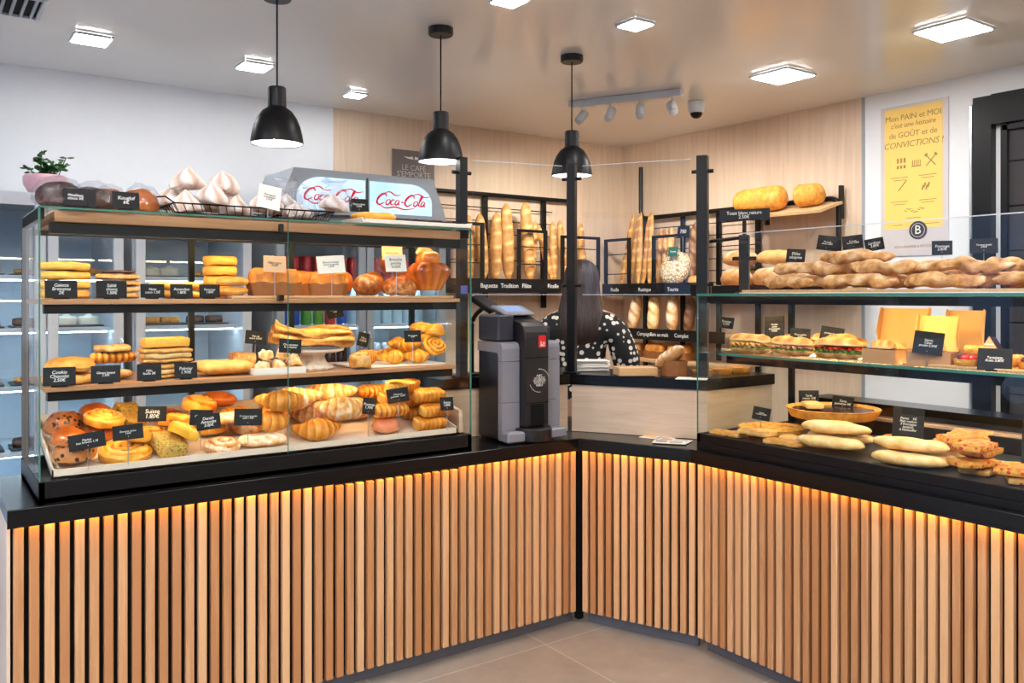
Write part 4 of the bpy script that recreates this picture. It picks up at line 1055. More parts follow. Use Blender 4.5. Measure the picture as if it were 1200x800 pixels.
# trays of choux
for px, Y, lab in ((300, 3.15, 'low kraft tray of sugar choux in front of the tall wrapped pastry'),):
    x = atY(px, Y)
ct = thing('choux_tray', 'low cream cardboard tray of sugar puffs below the cake stand end', 'tray', (atY(322, 3.17), 3.17, S1+.001), 0)
g = G(); g.box((0, 0, .002), (.20, .13, .004))
for k in (-1, 1): g.box((k*.098, 0, .014), (.004, .13, .022)); g.box((0, k*.063, .014), (.192, .004, .022))
g.build('tray_body', 'paper', ct, smooth=False)
B1.heap.solid(ct)
rk = [mesh_of(m_rock, k, .030) for k in range(3)]
n = 0
nm = ['first', 'second', 'third', 'fourth', 'fifth', 'sixth', 'seventh', 'eighth', 'ninth', 'tenth', 'eleventh', 'twelfth']
for Y in (3.135, 3.20):
    for k in range(3):
        B1.add('choux_puff', rk[(n) % 3], 303+k*19+(2 if Y > 3.15 else 0), Y, '%s sugar puff from the case end in the %s row of the low cream tray' % (nm[k], 'front' if Y < 3.15 else 'rear'), 'pastry', 'sugar puffs in the cream tray', 60*n, .95); n += 1
for k in range(2):
    B1.add('choux_puff', rk[k], 312+k*19, 3.17, '%s sugar puff on top of the heap in the low cream tray' % ('lone first' if k == 0 else 'neighbouring second'), 'pastry', 'sugar puffs in the cream tray', 40*k, .95)
wb = B1.add('sugared_slab', mesh_of(m_slab, .075, .10, .07, 'sugar', 6, 'sugared_slab'), 283, 3.30, 'grey sugar-crusted loaf block beside the dark upright on the middle shelf', 'cake', G1, 6)
# cake stand
cs = thing('cake_stand', 'cream fluted pedestal cake stand on the middle shelf', 'cake stand', (atY(366, 3.27), 3.27, S1+.001))
fl = lambda a, z, i: 1+(.07*math.cos(a*14) if .004 < z < .062 else 0)
G().lathe([(.001, 0), (.078, 0), (.08, .006), (.07, .012), (.052, .03), (.045, .048), (.05, .060), (.06, .066), (.001, .066)], 84, fr=fl).build('pedestal', 'porcelain', cs)
G().lathe([(.001, .067), (.10, .067), (.125, .074), (.128, .082), (.122, .080), (.098, .074), (.001, .073)], 48).build('plate', 'porcelain', cs)
B1.heap.solid(cs)
fs = thing('folded_strudel', 'big folded flaky strudel on the cream cake stand', 'pastry', group=None)
def m_fold(seed):
    g = G()
    for k, (dz, w, sc) in enumerate(((.0, .17, 1.0), (.030, .15, .94))):
        n = 40
        def rad(u, a, w=w):
            e = sup(u, 6, .12); c, s = math.cos(a), math.sin(a)
            return w/2*e*c*(1+.06*math.sin(u*20+k)), (.022+.006*math.sin(a*5+u*8))*s*(1+.25*math.sin(u*9+k*2))
        g.sweep([(x*sc, y, dz+.018*(2*abs(x)/.3)**2*(1 if x < 0 else .2)) for x, y, z in line(.34, n)], 24, rad, lambda u, a: .35+.35*math.sin(a*5+u*8))
    return g.jitter(.009, 14, seed).ground().mesh('strudel_body', 'flaky')
put('strudel_body', m_fold(3), fs)
B1.add(None, fs, 366, 3.27, None, None, rz=-3)
mb = tag(G().box((1.672, 3.27, S1+.0035), (.41, .25, .006), .001).build('baking_sheet', 'paper', smooth=False), 'pale baking sheet under the croissants and brioches on the middle shelf', 'tray')
mb.location.z = .0005
B1.heap.solid(mb)
mc = [mesh_of(m_croissant, 10+k, .11, 'yellow', .72) for k in range(3)]
B1.add('chocolate_roll', mesh_of(m_spiral, 12, .042, .06, 'flaky', 2.5), 409, 3.20, 'small spiral roll on the baking sheet next to the cake stand', 'pastry', G1, 0)
B1.add('chocolate_stick', mesh_of(m_suisse, 8, .11, .05, .06), 430, 3.24, 'dark striped roll between the cake stand and the croissant heap', 'pastry', G1, 25)
MC = 'small yellow croissants heaped on the baking sheet'
for px, Y, rz, lab in ((462, 3.20, 10, 'small croissant at the front of the heap, next to the dark striped roll'), (486, 3.19, -15, 'small croissant at the front of the heap under its slate sign'),
                       (470, 3.30, 30, 'small croissant in the middle of the heap'), (458, 3.38, 0, 'small croissant at the back of the heap near the dark striped roll'),
                       (495, 3.36, 20, 'small croissant at the back of the heap behind the slate sign'), (478, 3.25, -30, 'small croissant lying on top of the front pair'), (470, 3.36, 60, 'small croissant lying on top of the rear pair')):
    B1.add('small_croissant', mc[(px) % 3], px, Y, lab, 'croissant', MC, rz)
B1.add('raisin_swirl', mesh_of(m_spiral, 14, .050, .034, 'yellow'), 513, 3.19, 'raisin swirl at the front of the baking sheet, facing the glass', 'pastry', G1, 0, 1, 50)
B1.add('sugared_bun', mesh_of(m_bun, 11, .046, .05, 'yellow'), 534, 3.19, 'small yellow bun at the very end of the middle shelf', 'bun', G1, 0)
B1.add('raisin_swirl', mesh_of(m_spiral, 15, .052, .038, 'yellow'), 516, 3.30, 'raisin swirl behind the one facing the glass', 'pastry', G1, 90)
B1.add('sugared_bun', mesh_of(m_bun, 12, .05, .05, 'yellow'), 505, 3.42, 'yellow bun at the back of the baking sheet', 'bun', G1, 30)
B1.add('raisin_swirl', mesh_of(m_spiral, 16, .050, .040, 'yellow'), 508, 3.30, 'raisin swirl lying on top of the heap near the case end', 'pastry', G1, 10)
for px, Y, z, w, h, st, rl, body, lab in (
    (69, 3.105, S1+.001, .095, .060, 0, 0, 'Cookie\nChocolat\n2.50€', 'slate sign on the middle shelf in front of the domed golden loaf'),
    (124, 3.105, S1+.001, .090, .058, 0, 0, 'Gâteau basque\n2.20€', 'slate sign on the middle shelf in front of the chocolate-streaked roll'),
    (175, 3.105, S1+.001, .078, .056, 0, 0, 'Mille\nfeuille 3€', 'slate sign on the middle shelf in front of the mille-feuille stack'),
    (218, 3.105, S1+.001, .076, .056, 0, 0, 'Palmier\n1.90€', 'slate sign on the middle shelf in front of the long golden strudel'),
    (292, 3.30, S1+.002, .080, .054, .10, 6, 'Pain de\nsucre 4.50€', 'slate sign raised over the grey sugar-crusted loaf block'),
    (335, 3.14, S1+.006, .085, .054, .068, 5, 'Chouquettes\nla douzaine', 'slate sign raised over the low tray of sugar puffs'),
    (394, 3.42, S1+.002, .072, .062, .195, -10, 'Tourtière\n12€', 'slate sign raised high behind the cake stand'),
    (424, 3.42, S1+.010, .050, .062, .060, 16, 'Mini\n0.80€', 'slate sign leaning behind the dark striped roll'),
    (484, 3.13, S1+.010, .075, .050, .088, 0, 'Mini croissants\n0.80€', 'slate sign raised over the heap of small croissants')):
    B1.sign(px, Y, z, lab, w, h, body, stem=st, roll=rl, rz=-8, group=SG)
# ---- shelf at 1.54
B2 = Shelf('y', mid[1])
B2.zmax = 1.775; B2.lim = (C0.x+.014, CX1-.035, 3.097, 3.54)
G2 = 'cakes on the upper oak shelf'
tb = tag(G().box((1.425, 3.30, S2+.0055), (.95, .36, .010), .002).build('serving_board', 'board', smooth=False), 'pale wooden board under the loaf cakes on the upper shelf', 'board')
tb.location.z = .0005
B2.heap.solid(tb)
gd = mesh_of(m_disc, 8, .080, .026, 'sponge')
q = None
for k in range(4): q = B2.add('galette', gd, 69, 3.21, '%s round golden galette of the stack beside the case end' % ('lowest', 'second lowest', 'third lowest', 'topmost')[k], 'galette', 'galettes in the stack beside the case end', 30*k, on=q)
gq = mesh_of(m_disc, 9, .072, .017, 'flaky')
q = None
for k in range(4): q = B2.add('puff_biscuit', gq, 138, 3.22, '%s flaky round biscuit of the lower stack next to the golden galettes' % ('lowest', 'second lowest', 'third lowest', 'topmost')[k], 'biscuit', 'flaky biscuits in the second stack', 50*k, on=q)
B2.add('chocolate_round', mesh_of(m_disc, 10, .058, .008, 'choc', 'chocolate_round'), 138, 3.22, 'thin dark chocolate round on top of the flaky biscuits', 'biscuit', G2, on=q)
gf = mesh_of(m_flat, 11, .15, .09, .026, 'sponge', 'almond_finger', False)
q = None
for k in range(2): q = B2.add('almond_finger', gf, 196, 3.21, '%s of two flat golden pastries behind the middle signs' % ('lower', 'upper')[k], 'pastry', G2, 4-8*k, on=q)
q = None
for k in range(2): q = B2.add('almond_finger', gf, 226, 3.27, '%s of two flat golden pastries in front of the yellow cake tower' % ('lower', 'upper')[k], 'pastry', G2, 10*k, on=q)
gs = mesh_of(m_disc, 12, .064, .034, 'sponge')
q = None
for k in range(4): q = B2.add('sponge_round', gs, 257, 3.36, '%s thick yellow sponge round of the tall tower' % ('lowest', 'second lowest', 'third lowest', 'topmost')[k], 'cake', 'yellow sponge rounds in the tower', 20*k, on=q)
ck = mesh_of(m_bun, 15, .058, .034, 'galette', 1.0, 'cookie')
q = None
for k in range(2): q = B2.add('cookie', ck, 272, 3.19, '%s thick cookie of the pair in front of the yellow cake tower' % ('lower', 'upper')[k], 'cookie', G2, 60*k, 1, on=q)
B2.add(None, loaf_cake('loaf cake in brown paper nearest the yellow cake tower', .205, .09, .070, 1, 'loaf cakes in brown paper'), 321, 3.21, None, None, rz=-2)
B2.add(None, loaf_cake('loaf cake in brown paper behind the other two', .18, .085, .068, 2, 'loaf cakes in brown paper'), 352, 3.36, None, None, rz=3)
B2.add(None, loaf_cake('loaf cake in brown paper turned end on, under the wide paper card', .15, .085, .066, 3, 'loaf cakes in brown paper'), 384, 3.21, None, None, rz=-34)
B2.add('sugar_brioche', mesh_of(m_loaf, 7, .17, .11, .10, 'crumbtop', 3, .3, 'sugar_brioche'), 430, 3.21, 'nut-crusted oval brioche behind the glass, next to the loaf cakes', 'brioche', G2, 60)
B2.add('sugar_brioche', mesh_of(m_bun, 16, .072, .078, 'crumbtop', 1.1), 468, 3.20, 'round brioche with crackled sugar top, next to the large headed brioche', 'brioche', G2, 0)
bt = thing('headed_brioche', 'large shiny brioche with a ball on top at the end of the upper shelf', 'brioche')
put('body', m_brioche_body(.088), bt); put('head', m_bun(21, .052, .068, 'bun'), bt, (0, 0, .105))
B2.add(None, bt, 513, 3.187, None, None)
pl_ = mesh_of(m_loaf, 9, .15, .10, .11, 'bun', 3, .35, 'plaited_brioche')
for px, Y, lab in ((400, 3.43, 'golden brioche loaf at the back, under the wide paper card'), (436, 3.43, 'golden brioche loaf at the back, in the middle of its row'), (470, 3.43, 'golden brioche loaf at the back behind the raised paper cards'), (458, 3.41, 'golden brioche loaf lying on top of the rear row')):
    B2.add('brioche_loaf', pl_, px, Y, lab, 'brioche', 'golden brioche loaves at the back', 75, 1.05)
for px, w, body, lab in ((72, .095, 'Galette\nBretonne\n2€', 'slate sign leaning on the stack of golden galettes'), (131, .095, 'Sablé\nchoco\n1.50€', 'slate sign leaning on the flaky biscuits'), (179, .078, 'Noix\ncoco 1.5€', 'slate sign on the upper shelf, first of the row of three beside the biscuits'),
                         (213, .076, 'Amandine\n1.80€', 'slate sign on the upper shelf, middle one of the row of three'), (246, .072, 'Financier\n1.80€', 'slate sign on the upper shelf below the yellow cake tower')):
    B2.sign(px, 3.105, S2+.001, lab, w, .058 if px < 150 else .048, body, tilt=8, group=SG)
PCG = 'handwritten paper cards'
for px, Y, z, w, h, st, rl, mt, body, lab in (
    (317, 3.20, S2+.012, .085, .064, .085, 2, 'kraftpaper', 'Cake citron\n4.20€', 'tan handwritten card over the loaf cake nearest the cake tower'),
    (389, 3.13, S2+.012, .110, .070, .085, -4, 'paper', 'Brioche tressée\nsucre amandes\n5.50€', 'wide white handwritten card over the loaf cake turned end on'),
    (463, 3.25, S2+.012, .092, .060, .150, 0, 'kraftpaper', 'Brioche 4.50€', 'tan card, upper one of the two above the crackled brioche'),
    (463, 3.14, S2+.012, .090, .072, .095, -2, 'paper', 'Brioche\nperlée\n4.00€', 'white card, lower one of the two above the crackled brioche'),
    (493, 3.27, S2+.012, .070, .058, .165, 30, 'kraftpaper', '', 'blank tan card turned on its corner above the headed brioche')):
    B2.sign(px, Y, z, lab, w, h, body, stem=st, roll=rl, mat=mt, ink='darkink', rz=-10, group=PCG)
# ---- on the glass roof of the case
B3 = Shelf('y', [c for c in case.children if c.name == 'top_pane'][0])
B3.lim = (C0.x-.01, CX1-.01, 3.07, 3.56)
B3.zmax = 1.965; G3 = 'treats on top of the tall pastry case'
def wrapped(label, mat, px, Y, r, h, seed, sx=1.0):
    t = thing('wrapped_cake', label, 'cake', group=G3)
    put('cake', m_bun(seed, r, h, mat, sx, 'cake'), t, (0, 0, .002))
    w = G().lathe([(.001, 0), (r*.95, 0), (r*1.12, h*.25), (r*1.1, h*.6), (r*.75, h*1.0), (r*.35, h*1.12), (r*.22, h*1.2), (.001, h*1.18)], 30, fr=lambda a, z, i: 1+.06*math.cos(a*9+z*40))
    w.v = [(x*sx, y, z) for x, y, z in w.v]
    w.jitter(.012, 18, seed).ground().build('cellophane_bag', 'cello', t)
    return B3.add(None, t, px, Y, None, None)
wrapped('dark chocolate cake in cellophane at the corner of the case roof', 'choc', 54, 3.16, .066, .086, 31, 1.05)
wrapped('dark chocolate cake in cellophane behind the first roof signs', 'choc', 104, 3.20, .066, .084, 32, 1.05)
wrapped('golden kugelhopf cake in cellophane, rear one of the golden pair', 'bun', 128, 3.40, .054, .098, 33)
wrapped('golden kugelhopf cake in cellophane beside the wire basket', 'bun', 164, 3.22, .060, .086, 34)
for px, w, body, lab in ((88, .070, 'Moelleux\nchoco 5€', 'slate sign in front of the corner chocolate cake on the roof'), (104, .045, '', 'narrow blank slate sign on the roof beside the moelleux sign'), (148, .085, 'Kouglof\n6€', 'slate sign in front of the golden kugelhopf cakes')):
    B3.sign(px, 3.075, CZ1+.006, lab, w, .058, body, tilt=10, group=SG)
wbk = thing('wire_basket', 'low black wire basket holding the meringues', 'basket', (atY(290, 3.24), 3.24, CZ1+.008))
bx, by, bh = .60, .26, .036
def loop(z, g_, k=1.0, r=.0022): 
    c = [(-bx/2*k, -by/2*k, z), (bx/2*k, -by/2*k, z), (bx/2*k, by/2*k, z), (-bx/2*k, by/2*k, z), (-bx/2*k, -by/2*k, z)]
    for p, q in zip(c[:-1], c[1:]): g_.tube([p, q], r, 6)
rim = G(); loop(bh, rim, 1.0, .003); rim.build('rim', 'blackmatte', wbk)
gw = G(); loop(.003, gw, .94)
for k in range(21):
    x = bx*(k/20-.5); gw.tube([(x, -by/2, bh), (x*.94, -by/2*.94, .003), (x*.94, by/2*.94, .003), (x, by/2, bh)], .0016, 5)
for k in range(8):
    y = by*((k+.5)/8-.5); gw.tube([(-bx/2, y, bh), (-bx/2*.94, y*.94, .003), (bx/2*.94, y*.94, .003), (bx/2, y, bh)], .0016, 5)
gw.build('wire', 'blackmatte', wbk)
G().tube([(-bx/2, -by/2, bh), (-bx/2-.03, -by/2+.0, bh+.02), (-bx/2-.035, 0, bh+.03), (-bx/2-.03, by/2, bh+.02), (-bx/2, by/2, bh)], .003, 6).build('handle', 'blackmatte', wbk)
B3.heap.solid(wbk)
B3.zmax = 2.05
mg = [mesh_of(m_meringue, k, .058-.003*(k % 2), .092-.006*(k % 3)) for k in range(5)]
MG = 'pink-white meringues in the wire basket'
for px, Y, k, lab in ((208, 3.18, 0, 'meringue at the handle end of the basket, front row'), (240, 3.17, 1, 'meringue second from the handle end, front row'), (272, 3.17, 2, 'meringue third from the handle end, front row'), (303, 3.17, 3, 'meringue at the front just before the leaning paper card'),
                      (210, 3.30, 1, 'meringue at the handle end of the basket, rear row'), (250, 3.30, 4, 'meringue second from the handle end, rear row'),
                      (220, 3.24, 2, 'tallest meringue, lying on top of the heap near the handle'), (258, 3.24, 3, 'meringue lying on top in the middle of the heap')):
    B3.add('meringue', mg[k], px, Y, lab, 'meringue', MG, px*7 % 360, 1, (px % 3-1)*5)
B3.zmax = 2.03
def bagged(px, Y, label, k):
    t = thing('bagged_meringue', label, 'meringue', group='bagged meringues in the wire basket')
    put('meringue_inside', mesh_of(m_meringue, 20+k, .055, .07), t, (0, 0, .003))
    G().lathe([(.001, 0), (.058, .0), (.07, .03), (.066, .065), (.045, .095), (.03, .105), (.05, .125), (.001, .118)], 28, fr=lambda a, z, i: 1+.07*math.cos(a*7+z*30)).jitter(.016, 20, k).ground().build('cellophane_bag', 'cello', t)
    B3.add(None, t, px, Y, None, None, rz=k*40)
bagged(336, 3.17, 'meringue in a clear bag just past the leaning paper card', 1)
bagged(372, 3.17, 'meringue in a clear bag at the far end of the basket, front row', 2)
bagged(340, 3.32, 'meringue in a clear bag at the far end of the basket, rear row', 3)
B3.sign(314, 3.085, CZ1+.006, 'white paper card leaning against the bagged meringues', .085, .092, 'Meringues\nartisanales\n2.50€', tilt=14, roll=10, mat='paper', ink='darkink', stem=.030, rz=-6, group=PCG)
pt = thing('serving_tray', 'white tray at the far end of the case roof', 'tray', (atY(478, 3.18), 3.18, CZ1+.0065))
G().box((0, 0, .003), (.50, .19, .005), .001).build('tray_floor', 'paper', pt, smooth=False)
g = G()
for k in (-1, 1): g.box((k*.254, 0, .012), (.006, .20, .022), .001, Euler((0, R(k*20), 0))); g.box((0, k*.103, .009), (.50, .005, .016), .001)
g.build('tray_rim', 'paper', pt, smooth=False)
B3.heap.solid(pt)
B3.add('almond_loaf', mesh_of(m_flat, 15, .20, .10, .042, 'yellow', 'almond_loaf', False), 432, 3.17, 'flat golden loaf dusted with sugar on the roof tray', 'pastry', G3, -4)
B3.add('chocolate_slab', mesh_of(m_slab, .22, .09, .022, 'choctop', 7, 'chocolate_slab'), 502, 3.17, 'dark chocolate slab on the roof tray', 'cake', G3, 0)
B3.sign(421, 3.42, CZ1+.006, 'slate sign raised behind the roof tray in front of the drinks fridge', .088, .060, 'Tarte crème\n3.20€', stem=.075, rz=-8, group=SG)
# ================================================================ the low savoury case
DK = [c for c in sc.children if c.name.startswith('deck')][0]
E = Shelf('x', DK); E.zmax = 1.245; E.lim = (2.798, 3.372, -.3, 2.508)
dz = CTZ+.065
g5 = 'savouries on the deck of the low case'
def wr(label, px, dq, r, fill, seed, stand=0, h=.032, sh=E):
    t = tart('round_tart', label, 'tart', r, h, fill, 'round tarts in the low case', seed=seed)
    return sh.add(None, t, px, dq, None, None)
qz = wr('yellow quiche lying on the deck at the end of the savoury case', 2.335, 3.03, .142, 'quiche', 1)
st = thing('tart_stand', 'low dark stand carrying the largest tart', 'stand', (3.19, atX(976, 3.19), dz+.001))
G().lathe([(.001, 0), (.08, 0), (.075, .008), (.02, .012), (.02, .040), (.10, .046), (.15, .050), (.15, .054), (.001, .054)], 40).build('stand_body', 'black', st).scale = (1, 1, 1.5)
E.heap.solid(st)
bt_ = tart('round_tart', 'largest tart, brown topped, raised on a low stand', 'tart', .19, .040, 'choctop', 'round tarts in the low case', seed=2); E.add(None, bt_, 976, 3.19, None, None, on=st)
wd1 = m_slab(.12, .07, .022, 'pale', 9, 'tart_slice')
E.add('tart_slice', wd1, 952, 3.13, 'pale iced slice resting on the largest tart', 'tart', g5, 50)
fo = [mesh_of(m_slab, .15, .075, .024, 'pale', 11+k, 'folded_flatbread', jit=.005) for k in range(2)]
E.add('browned_slice', mesh_of(m_slab, .17, .07, .020, 'flaky', 13, 'browned_slice', jit=.004), 2.12, 2.835, 'browned flat slice along the glass, next to the long flatbreads', 'flatbread', g5, -88)
E.add('browned_slice', mesh_of(m_slab, .16, .07, .020, 'flaky', 14, 'browned_slice', jit=.004), 2.41, 2.835, 'browned flat slice in the very corner of the savoury deck', 'flatbread', g5, -88)
E.add('folded_flatbread', fo[0], 2.265, 2.838, 'pale floured slice in front of the yellow quiche', 'flatbread', g5, -86)
E.add('folded_flatbread', fo[1], 2.14, 2.92, 'pale floured slice below the edge of the largest tart', 'flatbread', g5, -80)
E.add('focaccia_slice', mesh_of(m_slab, .16, .10, .026, 'pizza', 15, 'focaccia_slice', jit=.004), 1.42, 2.95, 'tomato focaccia slice just behind the flatbreads beside the tall sign', 'focaccia', g5, 12)
pn = [mesh_of(m_flat, 20+k, .27, .090, .044) for k in range(3)]
PN = 'pale filled flatbreads laid along the savoury case'
for px, dq, rz, k, lab in ((1.93, 2.85, -84, 0, 'pale flatbread nearest the glass, in front of the largest tart'), (1.95, 2.945, -80, 1, 'pale flatbread second from the glass, in front of the largest tart'),
                           (1.62, 2.85, -86, 1, 'pale flatbread against the glass below the tall sign'), (1.62, 2.945, -82, 2, 'pale flatbread second from the glass below the tall sign'), (1.66, 3.04, -78, 0, 'pale flatbread behind the tall sign'), (1.62, 3.13, -80, 2, 'pale flatbread furthest back behind the tall sign'),
                           (1.64, 2.90, -84, 0, 'pale flatbread lying on top of the pair below the tall sign'), (1.94, 2.90, -78, 2, 'pale flatbread lying on top of the pair in front of the largest tart')):
    E.add('filled_flatbread', pn[k], px, dq, lab, 'flatbread', PN, rz)
fc1 = mesh_of(m_slab, .16, .10, .026, 'pizza', 15, 'focaccia_slice', jit=.004)
PZ = 'tomato focaccia slices in the low case'
for px, dq, rz, lab in ((1022, 3.22, 20, 'focaccia slice at the back of the deck beside the largest tart'), (1108, 3.06, 10, 'focaccia slice behind the flatbreads, between the tall sign and the paper'), (1136, 2.85, -20, 'tomato focaccia slice against the glass, before the paper'), (1172, 2.88, 30, 'tomato focaccia slice nearest the edge of the picture'),
                        (1150, 2.95, 5, 'tomato focaccia slice lying behind the front pair'), (1128, 3.0, -30, 'small tomato focaccia slice beside the end of the flatbreads'),
                        (1.30, 2.86, 12, 'tomato focaccia slice against the glass, next to the cut off tall sign'), (1.19, 2.95, -8, 'tomato focaccia slice behind the tall sign at the edge of the picture'), (1.40, 2.845, 4, 'tomato focaccia slice against the glass, touching the last flatbread')):
    E.add('focaccia_slice', fc1, px, dq, lab, 'focaccia', PZ, rz, .92)
E.add('flat_crispbread', mesh_of(m_slab, .22, .13, .012, 'sugar', 17, 'flat_crispbread', jit=.006), 1135, 3.16, 'thin speckled flatbread on the deck below the rear shelf', 'flatbread', g5, 15)
bp_ = tag(G().box((3.10, atX(1168, 3.10), dz+.0025), (.20, .16, .003)).build('paper_sheet', 'paper', smooth=False), 'white paper sheet under the tomato focaccia', 'paper'); bp_.location.z = .001
for px, dq, w, h, stm, rl, body, lab in ((891, 2.99, .075, .055, .055, 8, 'Quiche\nLorraine 2.90€', 'slate sign standing in the yellow quiche'), (948, 3.30, .088, .060, .105, -3, 'Tarte\nchoco 12€', 'slate sign behind the largest tart, nearer the oak end'), (987, 3.30, .088, .055, .100, 4, 'Tarte\npommes 9€', 'slate sign behind the largest tart, nearer the doorway'),
                                         (1062, 2.93, .105, .125, .058, 3, 'Panini    5€\nPain maison\n3 fromages\njambon\nà réchauffer', 'tall slate sign among the pale flatbreads'), (1197, 2.93, .10, .15, .05, 3, 'Pizza\npart 3.50€\nroyale', 'tall slate sign cut by the edge of the picture')):
    E.sign(px, dq, dz+.002, lab, w, h, body, stem=stm, roll=rl, rz=-62, group=SG)
# ---- glass shelf
F1 = Shelf('x', ms); F1.zmax = 1.505; F1.lim = (2.852, 3.335, -.3, 2.455)
SW_ = 'filled sandwiches on the glass shelf'
def sw(px, dq, label, rz, seed, **k):
    F1.add(None, sandwich(label, seed=seed, group=SW_, **k), px, dq, None, None, rz=rz)
sw(846, 3.02, 'short round sandwich at the end of the glass shelf', -70, 1, L=.13, W=.10, fills=('cheese', 'ham'))
sw(2.345, 2.905, 'baguette sandwich with lettuce, along the glass after the short round one', -88, 2)
sw(2.137, 2.905, 'baguette sandwich with ham, along the glass below the double sign', -91, 3, fills=('lettuce', 'ham'))
sw(1.93, 2.91, 'seeded baguette sandwich with lettuce nearest the kraft boxes', -88, 5, fills=('lettuce', 'lettuce', 'red'))
sw(2.25, 3.005, 'baguette sandwich in the second row behind the lettuce one', -86, 6, fills=('ham', 'lettuce'))
sw(2.03, 3.01, 'baguette sandwich in the second row behind the middle sign', -92, 7)
sw(2.28, 3.12, 'baguette sandwich in the third row behind the double sign', -88, 4, fills=('ham', 'cheese'))
sw(2.05, 3.13, 'baguette sandwich in the third row near the largest kraft box', -85, 8, fills=('cheese', 'lettuce'))
def kraftbox(px, dq, label, rz, w=.15, d=.12, h=.05, lid=.13):
    x, y = F1.xy(px, dq)
    t = thing('kraft_box', label, 'box', (x, y, 1.3015), R(rz), 'kraft snack boxes on the glass shelf')
    b = G(); th = .002
    b.box((0, 0, .0015), (w, d, .003)); b.box((0, -d/2, h/2), (w, th, h)); b.box((0, d/2, h/2), (w, th, h)); b.box((-w/2, 0, h/2), (th, d, h)); b.box((w/2, 0, h/2), (th, d, h))
    b.build('box_body', 'kraft', t, smooth=False)
    l = G(); a = R(18); top = [(-w/2, 0), (w/2, 0), (w/2*.92, lid), (-w/2*.92, lid)]
    l.extrude(top, -.001, .001, 'y')
    for sgn in (-1, 1): l.extrude([(0, .005), (-.045, lid*.35), (-.03, lid*.98), (0, lid)], sgn*w/2*.95-.001, sgn*w/2*.95+.001, 'x')
    l.build('lid', 'kraftin', t, smooth=False, loc=(0, d/2, h), rot=(-a, 0, 0))
    return t
k1 = kraftbox(1050, 3.06, 'largest open kraft box, standing empty in the middle of the glass shelf', -80, .19, .13, .045, .16)
F1.heap.solid(k1)
k2 = kraftbox(1.755, 2.93, 'low kraft box holding a filled roll, next to the sandwiches', -85, .12, .10, .05, .02); F1.heap.solid(k2)
k3 = kraftbox(1093, 2.93, 'open kraft box behind the dark sign on the glass shelf', -76, .14, .11, .05, .13); F1.heap.solid(k3)
k4 = kraftbox(1125, 3.08, 'orange-lined kraft box between the dark sign and the wrapped triangle', -76, .13, .11, .05, .15); F1.heap.solid(k4)
def inbox(bx_, label, seed, fills):
    t = sandwich(label, L=.085, W=.07, seed=seed, fills=fills, group='rolls served in kraft boxes'); t.location = bx_.location+Vector((0, 0, .0045)); t.rotation_euler = bx_.rotation_euler
    return t
inbox(k2, 'small filled roll in the low kraft box', 20, ('cheese', 'ham'))
inbox(k3, 'small yellow roll in the open kraft box behind the dark sign', 21, ('lettuce', 'cheese'))
wt_ = thing('wrapped_triangle', 'triangular pack of sandwich with striped film leaning near the fruit tarts', 'sandwich', (3.06, atX(1163, 3.06), 1.3015), R(-80))
G().extrude([(-.06, 0), (.06, 0), (0, .105)], -.035, .035, 'y').build('pack', 'berry', wt_, smooth=False)
G().extrude([(-.062, -.001), (.062, -.001), (0, .108)], -.037, -.0355, 'y').build('film', 'kraftpaper', wt_, smooth=False)
g = G()
for k in range(5): z = .02+k*.015; wv = .062*(1-z/.108)*.9; g.box((0, -.0385, z), (wv*2, .002, .004))
g.build('film_stripe', 'paper', wt_, smooth=False)
F1.heap.solid(wt_)
fb = tag(G().box((2.96, atX(1178, 2.96), 1.3015+.005), (.17, .62, .010), .002).build('tart_board', 'board', smooth=False), 'thin wooden board under the fruit tarts', 'board'); F1.heap.solid(fb)
def fruit_tart(px, dq, label, top, seed):
    t = tart('fruit_tart', label, 'tart', .042, .022, 'custard', 'fruit tarts on the thin wooden board', seed=seed)
    rnd = random.Random(seed)
    for k in range(6):
        a = k*PI/3; rr = .020 if k else 0
        G().lathe([(.001, 0), (.010, .004), (.012, .010), (.008, .018), (.001, .021)], 12).build('berry', top if rnd.random() < .75 else 'berry', t, loc=(rr*math.cos(a), rr*math.sin(a), .017))
    return F1.add(None, t, px, dq, None, None)
fruit_tart(1128, 2.92, 'fruit tart with bright red berries, first on the thin wooden board', 'red', 1)
fruit_tart(1153, 2.91, 'fruit tart heaped with dark red fruit behind the grey sign', 'red', 2)
fruit_tart(1140, 3.01, 'cream coloured tart behind the first fruit tart', 'cheese', 3)
fruit_tart(1172, 3.02, 'pale tart peeping over the grey sign', 'pale', 4)
fruit_tart(1192, 2.94, 'fruit tart with pink topping at the edge of the picture', 'ham', 5)
for px, dq, w, h, stm, rl, body, lab in ((850, 3.20, .075, .055, .085, 6, 'Rosette\n4.20€', 'slate sign behind the short round sandwich'), (907, 2.98, .085, .100, .058, -4, 'Poulet\ncurry\nL\'américain\n4.50€', 'double height slate sign among the sandwiches'), (942, 2.97, .082, .060, .050, 2, 'Thon crudités\n4.20€', 'slate sign over the middle of the sandwiches'),
                                         (973, 2.97, .090, .062, .058, 8, 'Jambon beurre\n3.90€', 'slate sign over the seeded sandwich'), (1086, 2.86, .095, .080, .040, 6, 'Salade\nCésar\npoulet 6.50€', 'dark sign in front of the open kraft boxes')):
    F1.sign(px, dq, 1.302, lab, w, h, body, stem=stm, roll=rl, rz=-70, group=SG)
F1.sign(1165, 2.875, 1.302, 'wide grey sign leaning before the fruit tarts', .10, .075, 'Tartelette\nfruits 3.80€', tilt=22, rz=-72, group=SG)
